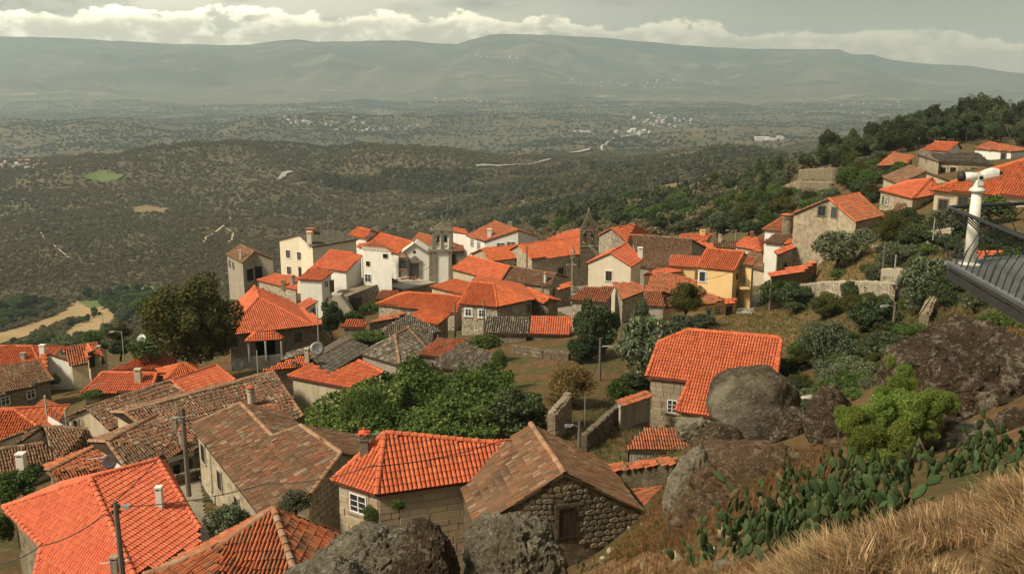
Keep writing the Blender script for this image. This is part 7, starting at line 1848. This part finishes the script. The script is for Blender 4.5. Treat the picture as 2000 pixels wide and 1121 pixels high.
# ------------------------------------------------------------------ grape vines on their trellis
def vines(label, reg, n, seed, Y0, mat='leaf_vine', h=2.1):
    rr = np.random.default_rng(seed); W = np.array([atheight(x, y, h, 50, 140) for x, y in reg]); pu, pv = W[:, 0], W[:, 1]
    x = rr.uniform(pu.min(), pu.max(), n * 2); y = rr.uniform(pv.min(), pv.max(), n * 2); k = inpoly(x, y, pu, pv); x, y = x[k][:n], y[k][:n]
    z = T(x, y) + h + 1.25 * fbm(np.stack([x / 2.6, y / 1.7, 0 * x + seed], 1), 3) - rr.random(len(x)) ** 2 * 1.5 - 1.8 * (fbm(np.stack([x / 3.3, y / 2.2, 0 * x + seed + 40], 1), 2) > .42)
    g = W.mean(0); root = thing('grape_vine', label, 'grape vine', (g[0], g[1], T1(g[0], g[1])))
    c = np.stack([x, y, z], 1) - np.array(root.location); m = len(c)
    nr = rr.normal(size=(m, 3)) * .6 + [0, -.2, .8]; nr /= np.linalg.norm(nr, axis=1)[:, None]; t1 = np.cross(nr, rr.normal(size=(m, 3))); t1 /= np.linalg.norm(t1, axis=1)[:, None]; t2 = np.cross(nr, t1)
    s = .19 * rr.uniform(.5, 1.35, m)[:, None]
    V = np.stack([c - t2 * s * .7, c + t1 * s * .6, c + t2 * s * .7, c - t1 * s * .6], 1).reshape(-1, 3)
    o = link('foliage', npmesh('foliage', V, np.arange(m * 4).reshape(-1, 4), mat), root); o['kind'] = 'stuff'
    for k in range(8):
        a, b = pu.min() + rr.random() * (pu.max() - pu.min()), pv.min() + rr.random() * (pv.max() - pv.min())
        if inpoly(np.array([a]), np.array([b]), pu, pv)[0]:
            mb = MB(); p = np.array([a, b, T1(a, b)]); mb.tube([p - (0, 0, .2), p + (0, 0, h - .1)], .07, 5); mb.build('post', 'wood_pole', root)
vines('bright yellow green grape vines at the left tip of the garden', [(592, 806), (655, 770), (740, 742), (800, 735), (780, 790), (700, 830), (640, 838)], 14000, 1, 75)
vines('dense dark green grape vines along the upper garden edge', [(740, 742), (800, 716), (900, 722), (1000, 730), (1008, 768), (940, 785), (880, 770), (800, 772)], 16000, 2, 85)
vines('broad green grape vines in the middle of the garden', [(700, 832), (780, 792), (860, 778), (950, 785), (1000, 770), (960, 850), (940, 862), (800, 858), (720, 856)], 20000, 3, 75)

# ------------------------------------------------------------------ prickly pears
def pad_mesh(i, mat):
    r = random.Random(i); mb = MB(); n = 10; F_ = []; B_ = []
    for k in range(n):
        a = 2 * math.pi * k / n; x = .235 * math.sin(a) * (1 + .0); z = .5 - .5 * math.cos(a); x *= .55 + .45 * math.sin(min(1, z * 1.3) * math.pi / 2)
        F_.append((x, 0, z))
    c0 = (0, -.085, .55); c1 = (0, .085, .55); i0 = 0
    ring = [(x * .62, -.07, .55 + (z - .55) * .62) for x, _, z in F_]; ring2 = [(x, .07, z) for x, _, z in [(p[0], 0, p[2]) for p in ring]]
    mb.v = [*F_, *ring, *ring2]; 
    for k in range(n):
        j = (k + 1) % n; mb.f.append((k, j, n + j, n + k)); mb.f.append((j, k, 2 * n + k, 2 * n + j)); mb.m += [0, 0]
    mb.f.append(tuple(n + k for k in range(n))); mb.f.append(tuple(2 * n + n - 1 - k for k in range(n))); mb.m += [0, 0]
    return mb.mesh('pad', mat, smooth=True)
PAD = [pad_mesh(i, 'cactus') for i in range(2)]; PADD = pad_mesh(5, 'cactus_dry')
CACT = [(1430, 1080, 9), (1470, 1060, 14), (1500, 1085, 14), (1530, 1040, 16), (1560, 1070, 15), (1590, 1030, 16), (1560, 962, 12), (1600, 948, 12), (1645, 938, 12), (1580, 992, 14), (1505, 1032, 12), (1482, 1012, 8), (1540, 1004, 12), (1452, 1048, 9), (1620, 975, 12), (1545, 1005, 12), (1620, 1060, 13), (1640, 1010, 16), (1680, 1030, 14), (1700, 990, 16), (1660, 960, 12), (1725, 1010, 12), (1690, 940, 10), (1740, 950, 12), (1790, 930, 10), (1840, 935, 11), (1880, 915, 12), (1915, 905, 12), (1950, 890, 11), (1985, 880, 12), (1600, 985, 10), (1380, 1095, 6), (1142, 1117, 6), (1720, 925, 8), (1960, 925, 7)]
CL = ['leftmost low', 'dark', 'broad', 'tall', 'crowded', 'upright', 'outlying', 'topmost left', 'topmost right', 'sturdy', 'half bare', 'lone upper', 'knotty', 'low western', 'steep growing', 'upper left', 'leaning', 'full', 'thick', 'central', 'small upper', 'right hand', 'sparse', 'silvery', 'ragged', 'short', 'dense', 'rounded', 'bushy', 'rightmost', 'narrow', 'tiny lower', 'isolated lower left', 'thin', 'yellowing']
for i, (px, py, n) in enumerate(CACT):
    g = ground(px, py); rr = random.Random(900 + i)
    o = thing('prickly_pear', '%s prickly pear %s' % (CL[i], 'beside the broad bottom boulder' if px < 1200 else 'in the band of cactus on the rocky slope' if px < 1640 else 'in the cactus clump between the rocks and dry grass' if px < 1760 else 'at the foot of the enormous lichen rock'), 'cactus', g, 'prickly pears on the slope')
    k = 0; n = int(n * 2.7 * (1 + .35 * math.sin(i * 2.1)))
    while k < n:
        b = np.array([rr.gauss(0, .40), rr.gauss(0, .28), -.06]); u_ = unit([rr.gauss(0, .30), rr.gauss(0, .22), 1]); s = rr.uniform(.20, .40)
        for q in range(rr.choice((1, 2, 3, 3))):
            fx = unit(np.cross(u_, [rr.gauss(0, .7), -1, 0])); fy = np.cross(u_, fx)
            c = link('pad', PAD[k % 2] if rr.random() > .03 else PADD, o); c.rotation_mode = 'QUATERNION'
            c.rotation_quaternion = Matrix((tuple(fx), tuple(fy), tuple(u_))).transposed().to_quaternion(); c.location = tuple(b); c.scale = (s * rr.uniform(.8, 1.1), s * .55, s); k += 1
            b = b + u_ * s * .93 + fx * rr.gauss(0, s * .16); u_ = unit(u_ + np.array([rr.gauss(0, .42), rr.gauss(0, .3), .1])); s *= rr.uniform(.72, .95)

# ------------------------------------------------------------------ dry grass
def tuft(seed, n=34, mat='grass_dry'):
    r = np.random.default_rng(seed); a = r.uniform(0, 6.28, n); d = np.stack([np.cos(a), np.sin(a), 0 * a], 1); b = r.normal(0, .10, (n, 3)) * [1, 1, 0]
    h = r.uniform(.45, 1.0, n)[:, None]; le = r.uniform(.1, .75, n)[:, None] ; bias = np.array([[-.28, -.05, 0]])
    m = b + d * le * .28 * h + bias * h * .4 + [0, 0, 1] * h * .6; t_ = b + d * le * .85 * h + bias * h + [0, 0, 1] * h * (1.0 - le * .35)
    w = .011 * r.uniform(.7, 1.3, n)[:, None]; s = np.stack([-np.sin(a), np.cos(a), 0 * a], 1) + r.normal(0, .3, (n, 3))
    V = np.stack([b - s * w, b + s * w, m + s * w * .8, m - s * w * .8, t_], 1).reshape(-1, 3); i = np.arange(n)[:, None] * 5
    return npmesh('grass_tuft', V, np.hstack([i, i + 1, i + 2, i + 3]), mat, np.hstack([i + 3, i + 2, i + 4]))
TU = [tuft(i) for i in range(5)]
def patch(n, reg, seed, Ymin=5, Ymax=60):
    W = np.array([ground(x, y, Ymin, Ymax) for x, y in reg]); rr = np.random.default_rng(seed); pu, pv = W[:, 0], W[:, 1]
    x = rr.uniform(pu.min(), pu.max(), n * 4); y = rr.uniform(pv.min(), pv.max(), n * 4); k = inpoly(x, y, pu, pv); x, y = x[k][:n], y[k][:n]
    return np.stack([x, y, T(x, y) - .04], 1), rr
pt, rr = patch(9500, [(1400, 1200), (1560, 1150), (1680, 1118), (1770, 1075), (1840, 1020), (1910, 985), (2060, 965), (2300, 940), (2400, 1300), (1500, 1300)], 5)
kk = fbm(np.stack([pt[:, 0] / .7, pt[:, 1] / .7, 0 * pt[:, 0] + 8], 1), 3) > rr.uniform(-.75, .05, len(pt)); pt = pt[kk]
TU2 = TU + [tuft(60, 30, 'grass_brown'), tuft(61, 22, 'grass_brown'), tuft(62, 26, 'leaf_scrub')]
gs = .16 + .38 * np.clip(.5 + .8 * fbm(np.stack([pt[:, 0] / .9, pt[:, 1] / .9, 0 * pt[:, 0] + 2], 1), 3), 0, 1) + rr.uniform(-.06, .12, len(pt))
scatter('dry_grass', 'tall straw coloured dry grass over the bottom right slope', 'grass', pt, gs, TU2, 9)
pt, rr = patch(2600, [(1120, 1160), (1150, 1085), (1260, 1060), (1330, 1090), (1420, 1075), (1500, 1110), (1400, 1200)], 6)
scatter('short_dry_grass', 'short dry grass and bracken left of the cactus', 'grass', pt, rr.uniform(.08, .24, len(pt)), [TU[0], tuft(40, 30, 'leaf_rust'), tuft(41, 30, 'leaf_rust'), TU[1]], 10)
pt, rr = patch(4200, [(1260, 1000), (1320, 930), (1480, 890), (1640, 900), (1660, 960), (1520, 1010), (1400, 1080), (1330, 1110), (1180, 1110)], 7, 5, 60)
scatter('bracken', 'rusty low bracken among the brown rocks', 'bracken', pt + [0, 0, .3], rr.uniform(.12, .3, len(pt)), [tuft(i + 9, 24, 'leaf_rust') for i in range(3)] + [tuft(55, 20, 'leaf_brown')], 11)
pt, rr = patch(20000, [(1060, 880), (1180, 780), (1250, 720), (1500, 560), (1560, 520), (1700, 480), (1850, 470), (1990, 560), (2060, 700), (1700, 760), (1560, 800), (1300, 900), (1120, 960)], 8, 40, 150)
scatter('weeds', 'low mixed weeds over the middle slope', 'weeds', pt, rr.uniform(.2, .55, len(pt)), [tuft(30, 26, 'leaf_green'), tuft(31, 24, 'leaf_dry'), tuft(32, 24, 'leaf_brown'), tuft(33, 20, 'leaf_scrub')], 12)

pt, rr = patch(5000, [(1990, 640), (2100, 520), (2480, 470), (2480, 960), (2100, 900)], 18, 8, 130)
scatter('roadside_weeds', 'dry weeds on the slope under and beyond the platform', 'weeds', pt, rr.uniform(.25, .6, len(pt)), [tuft(70, 26, 'leaf_dry'), tuft(71, 26, 'grass_brown'), tuft(72, 20, 'leaf_scrub')], 13)

# ------------------------------------------------------------------ observation platform and telescope
YP = 18.6
c0 = P(1850, 512, YP); zf = c0[2]; e1 = PZ(2060, 622, zf); zr = zf + 1.12
f1 = P(1853, 405, YP); zr = f1[2]
r0 = PZ(1853, 405, zr); rn = PZ(2100, 505, zr); rb = PZ(2100, 392.5, zr)
pf = thing('observation_platform', 'dark steel viewing platform with bent balusters jutting in from the right', 'platform', c0)
dn = unit((rn - r0) * (1, 1, 0)); db = unit((rb - r0) * (1, 1, 0)); Ln = np.linalg.norm(rn - r0); Lb = min(16.0, np.linalg.norm(rb - r0)); rb = r0 + db * Lb
inn = unit(dn + db)
fa = np.array([c0[0], c0[1], zf]); fn = fa + dn * Ln; fb = fa + db * Lb
mb = MB(); mb.hull8([fa - (0, 0, .05), fn - (0, 0, .05), fb - (0, 0, .05)], [fa, fn, fb]); mb.build('floor', 'grating', pf)
nnl = np.array([dn[1], -dn[0], 0]); nnl = nnl if nnl[1] < 0 else -nnl
nbl = np.array([db[1], -db[0], 0]); nbl = nbl if nbl[1] > 0 else -nbl
for k in range(95):    # grating bars seen on the deck
    a = fa + (fn - fa) * (k + .6) / 95; b = fa + (fb - fa) * (k + .6) / 95
    mb = MB(); mb.hull8([a + (0, 0, .0), a + dn * .012, b + db * .012, b], [p + np.array([0, 0, .022]) for p in (a, a + dn * .012, b + db * .012, b)]); mb.build('grating_bar', 'metal_zinc', pf)
def beam(mb, a, b, n, z0, z1, t_): mb.hull8([a + (0, 0, z0), b + (0, 0, z0), b + n * t_ + (0, 0, z0), a + n * t_ + (0, 0, z0)], [a + (0, 0, z1), b + (0, 0, z1), b + n * t_ + (0, 0, z1), a + n * t_ + (0, 0, z1)])
mb = MB(); beam(mb, fa, fn, nnl, -.055, .015, .10); beam(mb, fa, fb, nbl, -.055, .015, .08); mb.build('edge_rail', 'grating', pf)
mb = MB(); beam(mb, fa + dn * .1, fn, nnl, -.12, -.06, .12); beam(mb, fa + dn * .1, fn, nnl * 1.0, -.27, -.15, .04); beam(mb, fa + dn * .1, fn, nnl, -.31, -.27, .12); beam(mb, fa, fb, -nbl, -.25, -.11, .05); mb.build('support_beam', 'metal_dark', pf)
for s in (.15, 1.35, 2.6, 3.8, 5.0):
    mb = MB(); a = fa + dn * s + nnl * .11; mb.box(a + np.array([0, 0, -.12]), dn * .04, nnl * .02, (0, 0, .12)); br = mb.build('bracket', 'metal_dark', pf)
    for q in (.55, .68):
        for z in (-.18, -.24): mb = MB(); mb.lathe(fa + dn * (s + q) + nnl * .05 + np.array([0, 0, z]), [(.018, 0), (.018, .02)], 6, axis=nnl); mb.build('bolt', 'paint_white', br)
Hh = zr - zf
def baluster(base, top, out, r_=.016):
    m = base * .42 + top * .58 + out * .40; m[2] = zf + Hh * .62
    mb = MB(); mb.tube([base + out * .02, base * .72 + top * .28 + out * .14, m, top], r_, 5); mb.build('baluster', 'metal_dark', pf)
nb = int(Ln / .27)
for k in range(nb):
    s = k * .27; b_ = fa + dn * (s + .0) + nnl * .04; baluster(b_, r0 + dn * s - (0, 0, .03), nnl * 1.0 - dn * .25)
for k in range(int(Lb / .3)):
    s = k * .3 + .1; baluster(fa + db * s + nbl * .04, r0 + db * s - (0, 0, .03), nbl * 1.0)
mb = MB(); mb.tube([rb, r0 + db * .12 + (0, 0, 0), r0 + (dn + db) * .02, r0 + dn * .12, rn], .038, 8); mb.build('handrail', 'metal_dark', pf, smooth=True)
# telescope
tb = PZ(1893, 517, zf); tp_ = np.array([tb[0], tb[1], P(1893, 372, tb[1])[2]])
ts = thing('coin_telescope', 'white coin operated viewing telescope on a pillar at the platform corner', 'telescope', tb)
mb = MB(); mb.lathe(tb, [(.20, 0), (.20, .02), (.12, .05), (.105, .06)], 16); mb.build('base_plate', 'telescope_white', ts, smooth=False)
hh = tp_[2] - tb[2]; kx = tb[1] / F
mb = MB(); mb.lathe(tb, [(.115, .05), (.11, hh * .5), (.088, hh - .02)], 16); mb.build('pillar', 'telescope_white', ts, smooth=True)
mb = MB(); mb.lathe(tp_, [(.09, -.03), (.14, -.02), (.15, .01), (.13, .03), (.08, .07), (.065, .14), (.06, .2)], 16); mb.build('collar', 'telescope_white', ts, smooth=True)
hc = tp_ + (0, 0, .27); ax = unit([-1, .15, -.06]); bk = -ax
mb = MB(); mb.tube([hc + bk * .02 + (0, 0, .0), hc + ax * .1, hc + ax * .12, hc + ax * .26], [.075, .075, .082, .082], 14); hd = mb.build('barrel', 'telescope_white', ts, smooth=True)
mb = MB(); mb.tube([hc + ax * .255, hc + ax * .36], .088, 14); mb.build('lens_hood', 'black_rubber', hd, smooth=True)
mb = MB(); u2 = unit(np.cross(ax, (0, 0, 1.0))); 
S_ = [(0.0, .10, .07, -.03), (.10, .13, .09, .02), (.22, .135, .09, .05), (.34, .10, .08, .045)]
rings = []
for s, hz, wy, dz in S_:
    ring = []
    for q in range(12):
        a = 2 * math.pi * q / 12; ring.append(hc + bk * s + np.array([0, 0, dz]) + u2 * wy * math.copysign(abs(math.cos(a)) ** .6, math.cos(a)) + np.array([0, 0, 1]) * hz * .75 * math.copysign(abs(math.sin(a)) ** .6, math.sin(a)))
    rings.append(ring)
for A_, B_ in zip(rings, rings[1:]):
    for q in range(12): mb.poly([A_[q], A_[(q + 1) % 12], B_[(q + 1) % 12], B_[q]])
mb.poly(rings[0][::-1]); mb.poly(rings[-1]); mb.build('housing', 'telescope_white', hd)
for s in (-.045, .045):
    mb = MB(); e = hc + bk * .34 + u2 * s + (0, 0, .05); mb.tube([e - bk * .03, e + bk * .06], .032, 10); mb.build('eyepiece', 'black_rubber', hd)
mb = MB(); mb.lathe(hc - np.array([0, .085, .02]), [(.035, 0), (.035, .03)], 10, axis=(0, -1, 0)); mb.build('pivot', 'black_rubber', hd)
mb = MB()
for s in (-1, 1): mb.hull8([tp_ + (-.06, s * .08, .1), tp_ + (.06, s * .08, .1), tp_ + (.06, s * .095, .1), tp_ + (-.06, s * .095, .1)], [hc + (-.05, s * .08, .04), hc + (.05, s * .08, .04), hc + (.05, s * .095, .04), hc + (-.05, s * .095, .04)])
mb.build('yoke', 'telescope_white', hd)

# ------------------------------------------------------------------ far settlements
def house_mesh(wall, roof):
    mb = MB(); mb.abox(-.5, .5, -.35, .35, -.2, .5, 0)
    mb.hull8([(-.54, -.4, .5), (.54, -.4, .5), (.54, .4, .5), (-.54, .4, .5)], [(-.5, -.02, .78), (.5, -.02, .78), (.5, .02, .78), (-.5, .02, .78)], 1); return mb.mesh('far_house', [wall, roof])
FH = [house_mesh('far_white', 'far_roof'), house_mesh('far_white', 'far_white')]
def town(n, cx, cy_, sx, sy, label, group, size, seed, ym, red=.5):
    r_ = random.Random(seed)
    GROVES.add(group)
    for k in range(n):
        x, y = r_.gauss(cx, sx), r_.gauss(cy_, sy); g = ground(x, y, ym, 12500)
        o = link('distant_house', FH[0 if r_.random() < red else 1], None, tuple(g)); tag(o, label, 'house', group); o['label'] = label + (' at its left end' if x < cx - sx * .5 else ' at its right end' if x > cx + sx * .5 else ' in its middle'); s = size * g[1] / F * r_.uniform(.6, 1.4)
        o.scale = (s, s, s * .8); o.rotation_euler = (0, 0, r_.uniform(0, 3.1))
town(40, 1290, 238, 30, 6, 'small pale house of the white town in the valley', 'houses of the valley town', 5, 1, 3000, .2)
town(14, 1235, 260, 14, 2, 'pale building strung along the valley road', 'houses on the valley road', 7, 2, 3000, .1)
for k, (x, y, w_) in enumerate(((1488, 273, 26), (1506, 276, 20), (1523, 272, 12))):
    g = ground(x, y, 2600); mb = MB(); k_ = g[1] / F; mb.abox(-w_ * k_ / 2, w_ * k_ / 2, -14, 14, -4, 9); o = mb.build('warehouse', 'far_white', None, loc=None); o.location = tuple(g); tag(o, ('widest', 'middle', 'smallest right hand')[k] + ' white warehouse of the three beyond the pine ridge', 'warehouse')
g = ground(1136, 259, 3000); mb = MB(); mb.abox(-34, 34, -12, 12, -3, 7); o = mb.build('warehouse', 'far_white'); o.location = tuple(g); tag(o, 'long white shed standing alone left of the valley road', 'warehouse')
town(34, 600, 240, 45, 4, 'tiny house of the village on the second hill', 'houses on the second hill', 5, 3, 3000, .3); town(18, 740, 250, 45, 4, 'scattered pale house right of the hill village', 'houses right of the hill village', 4.5, 4, 3000, .3)
town(26, 40, 324, 24, 4, 'reddish house of the hamlet at the left edge', 'houses of the left hamlet', 6.5, 5, 1500, .7); town(34, 890, 198, 40, 3, 'rosy speck of a house in the hazy far town', 'houses of the hazy far town', 3.2, 6, 6000, .8)
town(26, 960, 112, 25, 3, 'faint house high under the mountain peak', 'houses under the peak', 2.6, 7, 9000, .5); town(40, 1250, 165, 80, 6, 'faint house at the foot of the mountains', 'houses at the mountain foot', 2.8, 8, 8000, .4)
town(26, 1700, 205, 60, 8, 'pale house on the far right plain', 'houses on the right plain', 3.0, 9, 4500, .3); town(20, 350, 213, 90, 4, 'pale house in the hazy left valley', 'houses in the left valley', 3.0, 10, 5000, .4)
town(10, 905, 312, 20, 5, 'white house near the valley bridge', 'houses near the bridge', 5, 11, 2500, .2); town(16, 1060, 316, 22, 3, 'pale roof by the river road', 'roofs by the river road', 5, 12, 2000, .3)
town(2, 1357, 352, 4, 1, 'pinkish farmhouse below the pine ridge', 'farmhouses below the pine ridge', 10, 13, 500, 1)

# labels of the groves: say where each one stands
LMK = [(1150, 450, 'stone belfry'), (1233, 440, 'rubble gable by the belfry'), (1350, 466, 'big weathered brown roof'), (1460, 455, 'far orange roofs'), (1537, 425, 'massive stone chimney'), (1640, 385, 'two windowed stone gable'),
       (1592, 350, 'hillside ruin'), (1770, 335, 'brown roofed house'), (1850, 285, 'small white house'), (1940, 300, 'white house at the top right'), (1745, 300, 'collapsed roof'), (1685, 312, 'tiny house by the pines'), (1500, 330, 'end of the crest'),
       (60, 650, 'left stubble field'), (180, 630, 'right stubble field'), (240, 600, 'side of the huge brown tree'), (60, 690, 'leftmost orange roof'), (165, 680, 'dormer house'), (1650, 560, 'dry stone wall'), (1745, 610, 'slope lamp post'), (1850, 560, 'platform corner'),
       (1900, 450, 'telescope'), (1720, 500, 'terrace lamp'), (1610, 690, 'feathery olives'), (1100, 430, 'road in the side valley'), (1200, 420, 'pine forest edge'), (1340, 400, 'upper end of the wood'), (1430, 400, 'hillside meadow'), (1262, 1040, 'barn corner'), (1345, 960, 'tall pale rock'), (1500, 950, 'brown rock'), (1430, 1090, 'lowest cactus'), (1600, 960, 'cactus band'), (1200, 1100, 'broad bottom boulder'),
  (1290, 238, 'white valley town'), (600, 240, 'second hill village'), (740, 250, 'hill village end'), (40, 324, 'left edge hamlet'), (890, 198, 'hazy far town'), (960, 112, 'mountain peak'), (1250, 165, 'mountain foot'), (1180, 168, 'mountain spur'), (1340, 168, 'right mountain foot'), (1700, 205, 'right plain'), (350, 213, 'hazy left valley'), (270, 213, 'left valley end'), (440, 213, 'middle left valley'), (905, 312, 'valley bridge'), (1060, 316, 'river road'), (1235, 260, 'valley road')]
_grp = {}; GROVES.add('loose stones on the brown slope')
_ORD = 'first second third fourth fifth sixth seventh eighth ninth tenth eleventh twelfth thirteenth fourteenth fifteenth sixteenth seventeenth eighteenth nineteenth twentieth'.split() + ['twenty-' + q for q in 'first second third fourth fifth sixth seventh eighth ninth'.split()] + ['thirtieth'] + ['thirty-' + q for q in 'first second third fourth fifth sixth seventh eighth ninth'.split()]
for o in list(COL.objects):
    if o.parent is None and o.get('group') in GROVES: _grp.setdefault(o['group'], []).append(o)
for g_, L_ in _grp.items():
    seen = {}
    for o in L_:
        x, y = pix(o.location); w_ = max((c.scale[0] for c in o.children if c.name.startswith(('crown', 'foliage'))), default=1) * F / o.location.y
        lx, ly, ln = min(LMK, key=lambda q: (q[0] - x) ** 2 + 2.5 * (q[1] - y) ** 2)
        rel = 'left of' if x < lx - 22 else 'right of' if x > lx + 22 else 'above' if y < ly else 'below'
        if rel in ('left of', 'right of') and abs(y - ly) > 22: rel = ('above ' if y < ly else 'below ') + 'and ' + rel
        k = ' '.join(o['label'].split(' ')[:3]).replace(' on', '').replace(' in', '').replace(' the', '').replace(' beside', '').replace(' right', '').replace(' just', '').replace(' left', '')
        seen.setdefault((k, rel, ln), []).append((x, w_, o))
    for (k, rel, ln), it in seen.items():
        it.sort(key=lambda q: q[0]); n_ = len(it)
        for i, (x, w_, o) in enumerate(it):
            rk = '' if n_ == 1 else ('left hand ' if i == 0 else 'right hand ') if n_ == 2 else ('leftmost ' if i == 0 else 'rightmost ' if i == n_ - 1 else _ORD[min(i, 38)] + ' ')
            lb = (rk + k + ' ' + rel + ' the ' + ln).strip()
            if n_ > 3 and 0 < i < n_ - 1:
                l2 = lb + ', counted from left'
                lb = l2 if len(l2.split()) <= 16 else lb
            o['label'] = ' '.join(lb.split()[:16])

# ------------------------------------------------------------------ air
hz = MB(); hz.abox(-11500, 11500, -70, 15600, -440, 470)
hb = hz.build('haze', 'wire'); hb.data.materials.clear()
m = bpy.data.materials.new('haze_air'); m.use_nodes = True; nt2 = m.node_tree; nt2.nodes.clear()
oo = nt2.nodes.new('ShaderNodeOutputMaterial'); vv = nt2.nodes.new('ShaderNodeVolumePrincipled')
HAZE_D = 8.8e-5
vv.inputs['Color'].default_value = (.76, .93, .97, 1); vv.inputs['Density'].default_value = HAZE_D; vv.inputs['Anisotropy'].default_value = 0.1
nt2.links.new(vv.outputs[0], oo.inputs['Volume']); hb.data.materials.append(m); hb['kind'] = 'stuff'; hb['label'] = 'blue green haze over the whole valley'
cy.volume_step_rate = 1.0
